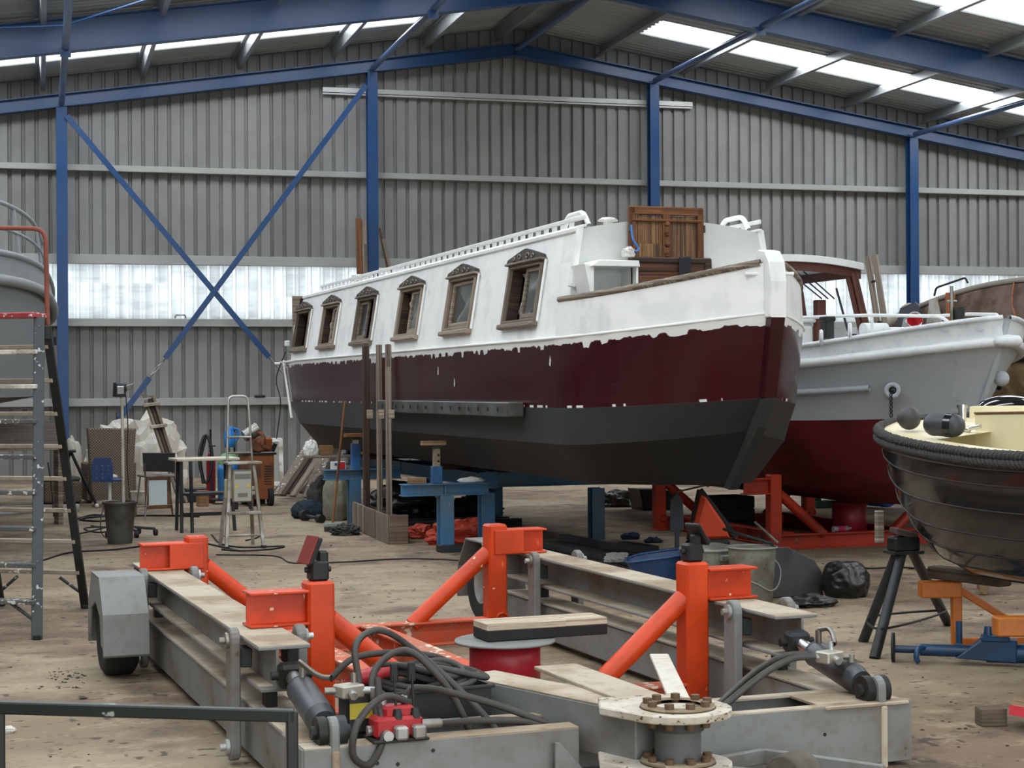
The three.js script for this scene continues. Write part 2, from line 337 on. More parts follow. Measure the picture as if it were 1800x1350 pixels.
{ // steel frame
  const zs = []; for (let k = 1; k < 7; k++) zs.push(WALL_Z + k * BAY_Z);
  const under = (x) => 7.95 - PITCH * Math.abs(x - RIDGE_X);
  const label = (k) => ['blue steel portal rafter crossing the top of the picture', 'blue steel portal frame above the trailer', 'blue steel portal frame over the near floor', 'blue steel portal frame nearer the doorway', 'blue steel portal frame behind the near floor', 'blue steel portal frame beside the doorway'][k];
  zs.forEach((z, k) => {
    const t = thing('portal_frame', label(k), 'steel frame', V(RIDGE_X, 0, z));
    for (const s of [-1, 1]) {
      const e = s * (HALF - 0.25), a = V(0, under(RIDGE_X) + 0.25, 0), b = V(e, under(RIDGE_X + e) + 0.25, 0);
      mesh('rafter', ibeam(a, b, 0.5, 0.2, 0.014, 0.022), M.blue, t);
      mesh('column', ibeam(V(e, 0, 0), V(e, under(RIDGE_X + e) + 0.3, 0), 0.4, 0.2, 0.014, 0.02, V(1, 0, 0)), M.blue, t);
      for (const d of [2.79, 8.4]) mesh('cleat', [bx(0.16, 0.14, 0.014, s * d, under(RIDGE_X + d) - 0.02, 0.1, 0.003), bx(0.1, 0.03, 0.2, s * d, under(RIDGE_X + d) + 0.02, 0, 0.003)], M.blue, t);
    }
    mesh('ridge_plate', bx(0.03, 0.5, 0.22, 0, under(RIDGE_X) + 0.24, 0, 0.003), M.blue, t);
  });
  { // gable frame against the back wall
    const t = thing('gable_steelwork', 'blue steel rafter and posts against the back wall', 'steel frame', V(RIDGE_X, 0, WALL_Z + 0.28));
    for (const s of [-1, 1]) {
      const e = s * (HALF - 0.25);
      mesh('rafter', ibeam(V(0, under(RIDGE_X) + 0.12, 0), V(e, under(RIDGE_X + e) + 0.12, 0), 0.24, 0.22, 0.012, 0.02), M.blue, t);
      for (const d of [2.79, 8.4]) mesh('post', ibeam(V(s * d, 0, 0), V(s * d, under(RIDGE_X + d), 0), 0.2, 0.19, 0.012, 0.018, V(0, 0, 1)), M.blue, t);
      mesh('post', ibeam(V(e, 0, 0), V(e, under(RIDGE_X + e), 0), 0.2, 0.19, 0.012, 0.018, V(0, 0, 1)), M.blue, t);
    }
  }
  // Z-section purlins
  const purMat = std({ color: '#a9adae', map: T.soft, roughness: 0.38, metalness: 0.55 });
  for (let bay = 0; bay < 3; bay++) {
    const z0 = WALL_Z + (bay ? bay * BAY_Z + 0.115 : 0.06), z1 = WALL_Z + (bay + 1) * BAY_Z - 0.115, len = z1 - z0;
    const g = mergeGeometries([bx(len, 0.2, 0.01, 0, 0, 0, 0), bx(len, 0.01, 0.075, 0, 0.1, 0.035, 0), bx(len, 0.01, 0.075, 0, -0.1, -0.035, 0), bx(len, 0.025, 0.008, 0, -0.09, -0.07, 0)]).rotateY(Math.PI / 2), h = g.clone().rotateY(Math.PI);
    for (const s of [-1, 1]) for (const [k, d] of [0.35, 1.76, 3.52, 5.27, 7.02, 8.76, 10.52, 12.3].entries()) {
      const x = RIDGE_X + s * d, p = mesh('purlin', (s < 0 ? h : g).clone(), purMat); p.position.set(x, roofY(x) - 0.13, (z0 + z1) / 2); p.rotation.z = -s * Math.atan(PITCH);
      tag(p, `grey purlin, ${['first', 'second', 'third', 'fourth', 'fifth', 'sixth', 'seventh', 'eighth'][k]} from the ridge, ${s < 0 ? 'left' : 'right'} slope, ${['far', 'middle', 'near'][bay]} roof bay`, 'purlin', 'roof purlins');
    }
  }
  // round tie tubes between the frames
  const tube = std({ color: '#52688c', map: T.soft, roughness: 0.3, metalness: 0.3 });
  for (let bay = 0; bay < 2; bay++) for (const [d, nm] of [[-8.4, 'above the leftmost blue post'], [-2.79, 'above the post left of the peak'], [0, 'below the ridge'], [2.79, 'above the post right of the peak'], [8.4, 'above the rightmost blue post']]) {
    const x = RIDGE_X + d, z0 = WALL_Z + (bay ? BAY_Z + 0.13 : 0.41), z1 = WALL_Z + (bay + 1) * BAY_Z - 0.13, t = mesh('tie_tube', rod(V(0, 0, 0), V(0, 0, z1 - z0), 0.055, 0.055, 12), tube);
    t.position.set(x, under(x) + (d ? 0.06 : 0.12), z0);
    tag(t, `tie tube ${bay ? 'in the nearer roof bay' : 'in the far roof bay'} ${nm}`, 'tube', 'tie tubes');
  }
  { // thin wind-bracing rods in the roof of the near bay at top left
    const a = AT(0, 32, 24.5), b = AT(112, 45, 24.6), c = AT(255, 0, 24);
    const y = (p) => Math.min(p.y, roofY(p.x) - 0.3);
    tag(mesh('brace_rod', rod(V(a.x, y(a), a.z), V(b.x, y(b), b.z), 0.014), M.blue), 'thin blue bracing rod under the roof at top left', 'rod');
    tag(mesh('brace_rod', rod(V(b.x, y(b), b.z), V(c.x, y(c), c.z), 0.014), M.blue), 'thin blue bracing rod rising to the right at top left', 'rod');
  }
}
{ // crossed flat braces between the two left posts
  const zb = WALL_Z + 0.42, onWall = (px, py) => { const d = ray(px, py), t = (zb - 0) / d.z; return d.multiplyScalar(t).add(V(0, 1.6, 0)); };
  const b1 = thing('flat_brace', 'flat blue steel brace falling from the left post toward the white boat', 'brace', V(0, 0, 0), 0, 'crossed wall braces');
  const p = onWall(117, 203), q = onWall(473, 628), q2 = onWall(497, 655);
  mesh('bar', beam(p, q, 0.1, 0.012, 0.002), M.blue, b1);
  mesh('tie_end', [rod(q, q2, 0.018)], M.steel, b1);
  const b2 = thing('flat_brace', 'flat blue steel brace falling from the middle post to the left, with turnbuckle', 'brace', V(0, 0, 0.0), 0, 'crossed wall braces');
  const off = V(0, 0, 0.03), r = onWall(643, 150).add(off), s = onWall(290, 630).add(off), s2 = onWall(263, 664).add(off), s3 = onWall(206, 741).add(off);
  mesh('bar', beam(r, s, 0.1, 0.012, 0.002), M.blue, b2); mesh('bar', beam(s2, s3, 0.1, 0.012, 0.002), M.blue, b2);
  const m1 = s.clone().lerp(s2, 0.3), m2 = s.clone().lerp(s2, 0.75), side = V(0.05, 0.035, 0);
  mesh('turnbuckle', [rod(s, m1, 0.016), rod(m2, s2, 0.016), rod(m1.clone().add(side), m2.clone().add(side), 0.012), rod(m1.clone().sub(side), m2.clone().sub(side), 0.012), beam(m1.clone().add(side), m1.clone().sub(side), 0.03, 0.03), beam(m2.clone().add(side), m2.clone().sub(side), 0.03, 0.03)], M.steel, b2);
}
// ================================================================ the white and maroon narrowboat
function gridUV(rows, uvs) {                            // smooth skin with given texture coordinates
  const pos = [], uv = [], idx = [], m = rows[0].length;
  rows.forEach((r, i) => r.forEach((p, j) => { pos.push(p.x, p.y, p.z); uv.push(...uvs(i, j, p)); }));
  for (let i = 0; i + 1 < rows.length; i++) for (let j = 0; j + 1 < m; j++) { const a = i * m + j, b = a + 1, c = a + m, d = c + 1; idx.push(a, c, b, b, c, d); }
  const g = new THREE.BufferGeometry();
  g.setAttribute('position', new THREE.Float32BufferAttribute(pos, 3)); g.setAttribute('uv', new THREE.Float32BufferAttribute(uv, 2)); g.setIndex(idx);
  g.computeVertexNormals();
  const o = g.toNonIndexed(); o.userData.ownUV = true; return o;
}
const narrowboat = thing('narrowboat', 'long narrowboat with white cabin, maroon hull side and six wooden windows', 'boat', C2W(1.86, 12.45), 3.64 * D2R);
{
  const B = narrowboat, BOW = -1.78;
  // levels of the hull: y amidships, y at stem, half beam, stem z, stern z, fullness
  const LV = [
    [0.83, 0.83, 0.03, -0.62, -12.1, 1], [0.83, 0.86, 0.70, -0.56, -12.1, 1.1], [1.145, 1.27, 0.955, -0.3, -12.25, 1.0], [1.44, 1.52, 0.965, 0.02, -12.85, 0.92], [2.0, 2.13, 0.98, 0.13, -13.15, 0.84],
  ];
  const at = (L, tau, s) => {                           // tau 0 at the stem, 1 where the bow begins, up to 2 at the stern
    const [ya, yb, hb, zs, zt, p] = L, t = Math.min(1, tau), bow = Math.max(0.012 / hb, Math.sin(Math.PI / 2 * Math.pow(t, p)));
    const z = tau <= 1 ? zs + (BOW - zs) * t : BOW + (zt - BOW) * (tau - 1), e = (1 - t) * (1 - t);
    const stern = tau > 1.9 ? 1 - 0.1 * Math.pow((tau - 1.9) / 0.1, 2) : 1;
    return V(s * hb * bow * stern, ya + (yb - ya) * e, z);
  };
  const taus = []; for (let i = 0; i <= 16; i++) taus.push(Math.pow(i / 16, 1.5)); for (let i = 1; i <= 20; i++) taus.push(1 + i / 20);
  const skin = (a, b, n, s, uvOf) => {
    const rows = taus.map((t) => { const r = []; for (let k = 0; k <= n; k++) { const p = at(LV[a], t, s), q = at(LV[b], t, s); r.push(p.lerp(q, k / n)); } return r; });
    if (s > 0) rows.reverse();
    return gridUV(rows, uvOf ?? ((i, j, p) => [p.z, p.y]));
  };
  const grayDark = hex(0x3d4143), maroon = hex(0x380c14), whiteC = hex(0xe4e6e2);
  const jag = (u, k, f) => vn(u * f, 0.3, 1e6, k);
  const sideMap = tex(2048, 256, 14, 1, (u, v) => {     // maroon topside, greyish streaks of smears and painted reflections, brushed white edge above
    const s = fbm(u * 4, v, 16, 4, 2), top = 0.93 - 0.1 * sm(0.45, 0.75, vn(u * 190, 3.2, 190, 4)) * vn(u * 40, 1, 40, 6) - 0.03 * vn(u * 600, v * 20, 600, 5);
    let c = mix3(maroon, hex(0x6b4448), 0.08 * sm(0.5, 0.9, s) + 0.1 * sm(0.6, 0.9, vn(u * 220, v * 2, 220, 8)) * sm(0.3, 0.9, u));
    if (v > top) c = whiteC;
    const low = vn(u * 300, 7.1, 300, 9);
    if (v < 0.035 && low > 0.72 && vn(u * 60, 2, 60, 3) > 0.42) c = whiteC;
    return c;
  });
  const sideRough = tex(1024, 128, 14, 1, (u, v) => g3(255 * (v > 0.9 ? 0.4 : 0.13 + 0.07 * fbm(u * 4, v, 8, 3, 2))), false);
  const sideMat = std({ map: sideMap, roughnessMap: sideRough, roughness: 1 });
  const darkMat = std({ map: worn(0x303436, 0x6d6a64, 0.0, 5, 0x222527, 0.5, 2.2), roughness: 0.5 }), bottomMat = std({ color: '#0f1011', map: T.grime, roughness: 0.6 });
  const whiteMat = std({ map: tex(1024, 256, 5, 1.25, (u, v) => { const k = fbm(u * 2, v * 0.5, 16, 4, 4), s = vn(u * 90, v * 3, 90, 7); return mix3([238, 240, 237], [204, 207, 206], 0.3 * sm(0.45, 0.8, k) + 0.3 * sm(0.55, 0.9, s) * sm(0.4, 0.7, k)); }), roughness: 0.42, bumpMap: T.rough, bumpScale: 0.0008 });
  const uvSide = (i, j, p) => [p.z, 0];
  for (const s of [-1, 1]) {
    mesh('topside', skin(3, 4, 4, s, (i, j, p) => [-p.z + 0.2, j / 4]), sideMat, B);
    mesh('lower_side', skin(2, 3, 2, s), darkMat, B);
    mesh('bilge', skin(1, 2, 2, s), bottomMat, B);
    mesh('base_plate', skin(0, 1, 1, s), bottomMat, B);
  }
  // transom closing the stern
  const tr = (a, b) => [-1, 1].map((s) => 0) && grid([[at(LV[a], 2, -1), at(LV[b], 2, -1)], [at(LV[a], 2, 1), at(LV[b], 2, 1)]], false);
  mesh('transom', tr(3, 4), std({ color: '#380c14', roughness: 0.3 }), B); mesh('transom', [tr(2, 3), tr(1, 2)], darkMat, B);
  mesh('stern_corner', [rod(V(-0.9, 2.02, -13.16), V(-0.9, 1.2, -12.6), 0.02)], whiteMat, B);
  // gunwale strip
  const gun = (s) => pipe(taus.filter((_, i) => i % 2 === 0).map((t) => { const p = at(LV[4], t, s); p.y += 0.006; return p; }), 0.013, 6, 2);
  mesh('gunwale', [gun(-1), gun(1)], whiteMat, B);
  mesh('side_deck', [bx(0.12, 0.02, 11.3, -0.92, 2.0, -7.4, 0), bx(0.12, 0.02, 11.3, 0.92, 2.0, -7.4, 0), bx(1.8, 0.02, 1.4, 0, 2.0, -2.0, 0)], whiteMat, B);
  // bulwark round the fore well
  const capY = (z) => 2.31 + 0.19 * Math.pow(Math.max(0, (z + 1.75) / 1.85), 2.2);
  const bulw = (s, off) => { const rows = []; for (let i = 0; i <= 16; i++) { const t = Math.pow(i / 16, 1.4), p = at(LV[4], t, s), q = p.clone(); q.y = capY(p.z); q.x *= 0.97; p.x -= s * off; q.x -= s * off; rows.push([p, q]); } if ((s > 0) !== (off > 0)) rows.reverse(); return gridUV(rows, (i, j, p) => [p.z, p.y]); };
  for (const s of [-1, 1]) {
    mesh('bulwark', [bulw(s, 0), bulw(s, 0.025)], whiteMat, B);
    const c = []; for (let i = 1; i <= 14; i++) { const t = Math.pow(i / 14, 1.3), p = at(LV[4], t, s); c.push(V(p.x * 0.96, capY(p.z) + 0.008, p.z)); }
    mesh('rail_cap', [pipe(c, 0.026, 7, 2), pipe(c.map((p) => V(p.x - s * 0.03, p.y - 0.012, p.z)), 0.018, 6, 2)], M.woodGrey, B);
  }
  mesh('well_floor', grid(taus.filter((t) => t <= 1).map((t) => { const a = at(LV[4], t, -1), b = at(LV[4], t, 1); return [V(a.x * 0.96, 2.03, a.z - 0.03), V(b.x * 0.96, 2.03, b.z - 0.03)]; }).reverse()), std({ color: '#6e6a63', roughness: 0.9 }), B);
  // stem post
  const stem = (pts, m, w) => mesh('stem_post', slab(pts, w, 0.008).rotateY(-Math.PI / 2), m, B);
  stem([[0.09, 2.1], [0.19, 2.1], [0.2, 2.36], [0.17, 2.5], [0.1, 2.585], [0.0, 2.6], [-0.1, 2.56], [-0.13, 2.48], [-0.03, 2.48], [0.05, 2.42], [0.09, 2.3]], whiteMat, 0.13);
  stem([[-0.03, 1.52], [0.06, 1.52], [0.19, 2.1], [0.09, 2.1]], std({ color: '#30070d', roughness: 0.25 }), 0.11);
  stem([[-0.64, 0.83], [-0.55, 0.82], [-0.28, 1.1], [-0.08, 1.3], [0.06, 1.52], [-0.03, 1.52], [-0.3, 1.2]], darkMat, 0.09);
  mesh('cleat_pin', [rod(V(-0.18, 2.42, 0.02), V(0.16, 2.42, 0.12), 0.014)], whiteMat, B);

  // cabin side with window openings
  const CZ0 = -12.7, CZ1 = -1.67, TOP = 2.885, lean = (y) => 0.945 - (y - 2.0) * 0.165;
  const wins = [-11.95, -10.27, -8.42, -6.48, -4.65, -2.82], WW = 0.8, WY0 = 2.185, WY1 = 2.66;
  const sideSheet = (s, holes) => {
    const sh = new THREE.Shape([[CZ0 + 0.25, 2.0], [CZ1, 2.0], [CZ1, TOP], [CZ0 + 0.5, TOP], [CZ0 + 0.1, 2.5]].map(([x, y]) => new THREE.Vector2(x, y)));
    if (holes) for (const c of wins) sh.holes.push(new THREE.Path([[c - WW / 2, WY0], [c - WW / 2, WY1], [c + WW / 2, WY1], [c + WW / 2, WY0]].map(([x, y]) => new THREE.Vector2(x, y))));
    const g = uvBox(new THREE.ExtrudeGeometry(sh, { depth: 0.03, bevelEnabled: false }));
    const p = g.attributes.position, uv = g.attributes.uv;
    for (let i = 0; i < p.count; i++) { const z = p.getX(i), y = p.getY(i), d = p.getZ(i); uv.setXY(i, z, y); p.setXYZ(i, s * (lean(y) - 0.03 + d), y, z); }
    if (s < 0) for (let i = 0; i < p.count; i += 3) for (const a of [p, uv]) { const b = a.itemSize, t = Array.from(a.array.slice((i + 1) * b, (i + 2) * b)); a.array.copyWithin((i + 1) * b, (i + 2) * b, (i + 3) * b); a.array.set(t, (i + 2) * b); }
    g.computeVertexNormals();
    return g;
  };
  mesh('cabin_side', sideSheet(-1, true), whiteMat, B); mesh('cabin_side', sideSheet(1, true), whiteMat, B);
  // roof and ends
  const roofRows = []; for (const z of [CZ0 + 0.3, -9, -5.5, CZ1]) { const r = []; for (let k = -6; k <= 6; k++) { const x = k / 6 * lean(TOP); r.push(V(x, TOP + 0.09 * (1 - (k / 6) ** 2), z)); } roofRows.push(r); }
  mesh('cabin_roof', [grid(roofRows), grid(roofRows.map((r) => r.map((p) => V(p.x, p.y - 0.03, p.z)).reverse()))], whiteMat, B);
  const endShape = (z, t) => { const o = [[-lean(2.0), 2.0], [lean(2.0), 2.0], [lean(TOP), TOP]]; for (let k = 5; k >= -5; k--) o.push([k / 6 * lean(TOP), TOP + 0.09 * (1 - (k / 6) ** 2)]); o.push([-lean(TOP), TOP]); return slab(o, t, 0).translate(0, 0, z); };
  mesh('rear_bulkhead', endShape(CZ0 + 0.24, 0.03), M.woodDark, B);
  mesh('front_bulkhead', endShape(CZ1 + 0.0, 0.03), std({ color: '#d9dcd8', map: T.soft, roughness: 0.45 }), B);
  // corner trims and brackets on the front bulkhead
  for (const s of [-1, 1]) mesh('bulkhead_edge', bx(0.05, 0.5, 0.05, s * 0.845, 2.66, CZ1 + 0.02, 0.006, 0, 0, s * 0.16), whiteMat, B);
  for (const s of [-1, 1]) mesh('locker_shelf', [slab([[-0.21, 0], [0.21, 0], [0.2, 0.05], [-0.14, 0.05]], 0.34, 0.006).applyMatrix4(new THREE.Matrix4().makeTranslation(s * 0.64, 2.56, CZ1 + 0.19)), slab([[0, 0], [0.03, 0], [0.03, 0.24], [-0.05, 0.24]], 0.3, 0.003).applyMatrix4(new THREE.Matrix4().makeTranslation(s * 0.64 - 0.2, 2.34, CZ1 + 0.17)), bx(0.02, 0.24, 0.3, s * 0.64 + 0.2, 2.45, CZ1 + 0.17, 0.003)], whiteMat, B);
  mesh('bollard', [bx(0.05, 0.2, 0.05, -0.52, 2.18, CZ1 + 0.35, 0.006), bx(0.16, 0.03, 0.05, -0.52, 2.29, CZ1 + 0.35, 0.006)], whiteMat, B);
  // wooden companion doors
  const dw = (w, h, x, y, z) => (h > w ? place(box(h, w, 0.04, 0.006), x, y, z, 0, 0, Math.PI / 2) : bx(w, h, 0.04, x, y, z, 0.006)), panel = (x) => place(box(0.4, 0.26, 0.02, 0.003), x, 2.8, 0, 0, 0, Math.PI / 2);
  const DZ = CZ1 + 0.07, door = mesh('companion_door', [dw(0.66, 0.07, -0.075, 3.04, DZ), dw(0.66, 0.06, -0.075, 2.6, DZ), dw(0.055, 0.86, -0.38, 2.64, DZ), dw(0.055, 0.86, 0.23, 2.64, DZ), dw(0.07, 0.42, -0.075, 2.82, DZ), dw(0.62, 0.02, -0.075, 2.96, DZ + 0.012)], M.woodBrown, B);
  mesh('door_panel', [panel(-0.23).translate(0, 0, DZ - 0.012)], wood(0xa27a4c, 0x4c3018, 4, 0.6), door); mesh('door_panel', [panel(0.08).translate(0, 0, DZ - 0.012)], wood(0x8f6a44, 0x3a2412, 6, 0.6), door);
  for (let i = 0; i < 4; i++) mesh('carved_boss', ball(0.022, -0.075, 2.68 + i * 0.085, DZ + 0.022, 8), M.woodBrown, door);
  mesh('hinge', [bx(0.014, 0.06, 0.014, 0.262, 2.9, DZ + 0.02, 0.002), bx(0.014, 0.06, 0.014, -0.41, 2.9, DZ + 0.02, 0.002)], M.steel, door);
  const low = mesh('lower_door', [bx(0.7, 0.05, 0.05, -0.1, 2.625, DZ + 0.16, 0.012), bx(0.06, 0.26, 0.045, -0.42, 2.49, DZ + 0.16, 0.006), bx(0.06, 0.26, 0.045, 0.22, 2.49, DZ + 0.16, 0.006), bx(0.6, 0.05, 0.045, -0.1, 2.37, DZ + 0.16, 0.006)], M.woodDark, B);
  for (let i = 0; i < 3; i++) mesh('door_board', bx(0.6, 0.07, 0.02, -0.1, 2.42 + i * 0.075, DZ + 0.155, 0.004), wood([0x7a4a26, 0x96592c, 0x6a3d20][i], 0x2e190b, 3 + i * 2, 0.6), low);
  mesh('door_glove', [slab([[-0.05, 0.03], [0.05, 0.04], [0.05, -0.12], [0.06, -0.2], [0.0, -0.24], [-0.05, -0.17]], 0.03, 0.01).applyMatrix4(new THREE.Matrix4().makeTranslation(0.0, 2.62, DZ + 0.2))], std({ color: '#2b2c2f', roughness: 0.95 }), B);
  // handrails: bar on small blocks along each roof edge
  for (const s of [-1, 1]) {
    const g = [bx(0.02, 0.035, 9.6, s * 0.785, TOP + 0.091, -6.4, 0.004), bx(0.03, 0.02, 9.6, s * 0.785, TOP + 0.022, -6.4, 0.003)];
    for (let z = -11.1; z < -1.75; z += 0.2) g.push(bx(0.006, 0.045, 0.11, s * 0.785, TOP + 0.052, z, 0));
    mesh('handrail', g, whiteMat, B);
    mesh('grab_loop', bentPipe([V(s * 0.72, TOP + 0.04, -2.25), V(s * 0.72, TOP + 0.15, -2.15), V(s * 0.72, TOP + 0.15, -1.8), V(s * 0.72, TOP + 0.03, -1.68)], 0.022, 0.07), whiteMat, B);
  }
  mesh('roof_edge', [bx(0.05, 0.05, 10.55, -lean(TOP) + 0.005, TOP, -6.95, 0.012), bx(0.05, 0.05, 10.55, lean(TOP) - 0.005, TOP, -6.95, 0.012)], whiteMat, B);
  for (const [x, z] of [[-0.3, -2.3], [0.15, -2.6], [-0.35, -9.4], [0.2, -6]]) mesh('roof_vent', lathe([[0, 0.11], [0.05, 0.105], [0.085, 0.085], [0.088, 0.075], [0.04, 0.068], [0.04, 0.0]], 16).translate(x, TOP + 0.06, z), M.whiteMatte, B);
  mesh('roof_rope', [pipe(Array.from({ length: 16 }, (_, i) => V(-0.62 + 0.12 * Math.cos(i * 1.2), TOP + 0.07 + i * 0.005, -9.6 + 0.18 * Math.sin(i * 1.2))), 0.016, 6, 4)], M.whiteMatte, B);
  mesh('solar_wedge', bx(0.14, 0.03, 0.32, -0.74, TOP + 0.02, -5.0, 0.008), M.whiteMatte, B);

  // windows
  const frameDark = wood(0x8d8273, 0x5c5145, 6), carve = std({ map: tex(256, 256, 0.09, 0.09, (u, v) => { const n = Math.sin((fbm(u, v, 8, 3, 4)) * 40); return n > 0.35 ? [74, 68, 60] : [24, 21, 19]; }), roughness: 0.7, bumpMap: T.rough, bumpScale: 0.004 });
  const glass = phy({ color: '#f2f6f6', roughness: 0.06, transmission: 1, thickness: 0, side: THREE.DoubleSide }), film = phy({ color: '#d8d6d2', roughness: 0.75, transmission: 0.75, thickness: 0, side: THREE.DoubleSide });
  wins.forEach((c, k) => {
    for (const s of k >= 0 ? [-1, 1] : [-1]) {
      const w = new THREE.Group(); w.name = 'window'; B.add(w);
      w.position.set(s * lean(2.42), 2.42, c); w.rotation.z = s * 0.163; w.rotation.order = 'ZYX'; if (s > 0) w.rotation.set(0, 0, 0.163);
      w.userData.label = 'wooden framed window with a dark carved pediment';
      const o = s, fm = k % 3 === 2 || k === 0 ? frameDark : M.woodFrame, H = 0.27;        // outward is s*x
      const fx = o * 0.015;
      mesh('window_frame', [bx(0.56, 0.04, 0.05, 0, 0, 0, 0.005, 0, 0, Math.PI / 2).translate(fx, 0, -WW / 2 - 0.015), bx(0.56, 0.04, 0.05, 0, 0, 0, 0.005, 0, 0, Math.PI / 2).translate(fx, 0, WW / 2 + 0.015), bx(WW + 0.08, 0.04, 0.04, 0, 0, 0, 0.005, 0, Math.PI / 2).translate(fx, H - 0.015, 0), bx(WW, 0.035, 0.04, 0, 0, 0, 0.005, 0, Math.PI / 2).translate(fx, -H + 0.02, 0)], fm, w);
      mesh('window_sill', bx(WW + 0.12, 0.045, 0.075, 0, 0, 0, 0.008, 0, Math.PI / 2).translate(o * 0.022, -H - 0.015, 0), fm, w);
      const ped = slab([[-WW / 2 - 0.06, 0], [WW / 2 + 0.06, 0], [WW / 2 + 0.03, 0.045], [0.22, 0.085], [0.03, 0.118], [-0.03, 0.118], [-0.22, 0.085], [-WW / 2 - 0.03, 0.045]], 0.05, 0.004).rotateY(Math.PI / 2).translate(o * 0.03, H + 0.005, 0);
      mesh('pediment', ped, carve, w);
      mesh('added_reveal', [bx(0.1, 0.5, 0.02, -o * 0.05, 0, -WW / 2, 0), bx(0.1, 0.5, 0.02, -o * 0.05, 0, WW / 2, 0), bx(0.1, 0.02, WW, -o * 0.05, -0.24, 0, 0), bx(0.1, 0.02, WW, -o * 0.05, 0.24, 0, 0)], M.woodDark, w);  // dark linings added to cover the pale cut edges of the openings
      if (s < 0) { const sc = []; for (const m of [-1, 1]) for (const [c0, r0] of [[0.1, 0.03], [0.24, 0.022]]) sc.push(pipe(Array.from({ length: 9 }, (_, i) => { const a = i * 0.75, q = r0 * (1 - i / 12); return V(-0.06, H + 0.055 - c0 * 0.06 + q * Math.sin(a), m * (c0 + q * 1.5 * Math.cos(a))); }), 0.007, 5, 3)); mesh('carved_scroll', sc, std({ color: '#7d7467', roughness: 0.7 }), w).userData.kind = 'stuff'; }
      mesh('pediment_edge', [bx(0.07, 0.02, WW + 0.14, o * 0.03, H + 0.005, 0, 0.004)], fm, w);
      if (s < 0) {
        const sz = [0.1, 0.22, -0.2, 0.15, 0, 0.16][k], sw = k === 4 ? 0.72 : 0.38;
        if (k) { mesh('sash', [bx(0.03, 0.48, 0.05, 0.02, 0, sz - sw / 2, 0.004), bx(0.03, 0.48, 0.05, 0.02, 0, sz + sw / 2, 0.004), bx(0.03, 0.05, sw, 0.02, 0.22, sz, 0.004), bx(0.03, 0.07, sw, 0.02, -0.21, sz, 0.004)], fm, w); mesh('pane', bx(0.004, 0.4, sw - 0.04, 0.022, 0, sz, 0), glass, w); }
        const q = []; for (let i = 0; i <= 5; i++) { const r = []; for (let j = 0; j <= 5; j++) r.push(V(0.07 + 0.035 * Math.sin(i * 1.7 + j * 0.9 + k), 0.2 - i * 0.085, -0.2 + j * (0.09 - 0.007 * i) + 0.03 * Math.sin(i * 1.3 + k))); q.push(r); }
        if ([1, 3, 4, 5].includes(k)) mesh('plastic_film', grid(q), film, w);
        mesh('drain_pipe', [rod(V(-0.02, -0.26, WW / 2 + 0.09), V(-0.02, 0.27, WW / 2 + 0.09), 0.011)], whiteMat, w);
      } else mesh('added_shutter_board', bx(0.02, 0.52, WW, -0.01, 0, 0, 0.003), M.woodDark, w);  // boards added over the far windows to keep the cabin dark
    }
  });
  // inside of the cabin: floor and boards that show through the openings
  mesh('added_dark_lining', bx(0.02, 0.85, 10.6, 0.76, 2.43, -7.0, 0, 0, 0, 0.0), M.woodDark, B);  // dark panel added so the cabin stays dark behind the windows
  mesh('cabin_floor', bx(1.6, 0.03, 10.4, 0, 1.5, -7.1, 0), M.woodDark, B);
  for (const [x, z, ry, m] of [[-0.35, -11.6, 0.25, M.mahogany], [-0.3, -6.2, 0.3, M.mahogany], [-0.25, -2.9, 0.5, M.woodBrown], [-0.3, -10.0, -0.2, M.woodDark], [-0.4, -8.6, 0.4, M.mahogany], [-0.2, -4.6, 0.1, M.woodDark]]) mesh('stored_board', bx(0.04, 1.2, 0.45, x, 2.1, z, 0.004, 0, ry, 0.05), m, B);
  // long drilled bar along the hull at the paint line
  const bar = mesh('drilled_bar', [bx(0.14, 0.125, 4.4, -1.05, 1.42, -4.75, 0.008)], std({ color: '#565a5b', map: T.grime, roughness: 0.5 }), B);
  for (let i = 0; i < 15; i++) if (i !== 7) mesh('slot', bx(0.01, 0.035, 0.03, -1.122, 1.42, -6.75 + i * 0.28, 0), M.black, bar);
  // little damages and fittings
  for (const [y, z] of [[1.78, -5.1], [1.66, -4.55], [1.82, -1.9]]) mesh('paint_chip', slab([[-0.02, -0.03], [0.012, -0.04], [0.02, 0.0], [0.0, 0.045], [-0.015, 0.01]], 0.003, 0).rotateY(-Math.PI / 2).translate(-0.981, y, z), M.whiteMatte, B);
  mesh('stern_fitting', [bx(0.06, 0.08, 0.12, -0.93, 2.26, -12.75, 0.01), rod(V(-0.95, 1.98, -13.12), V(-1.02, 1.98, -13.18), 0.02)], whiteMat, B);
  mesh('stern_cable', pipe([V(-0.9, 2.15, -13.0), V(-1.0, 1.75, -13.2), V(-0.95, 1.45, -13.15), V(-1.0, 0.9, -13.2)], 0.008, 5, 6), M.black, B);
  mesh('stern_hatch', [bx(1.0, 0.5, 0.05, -0.3, 2.7, -13.0, 0.006)], M.woodFrame, B);
}
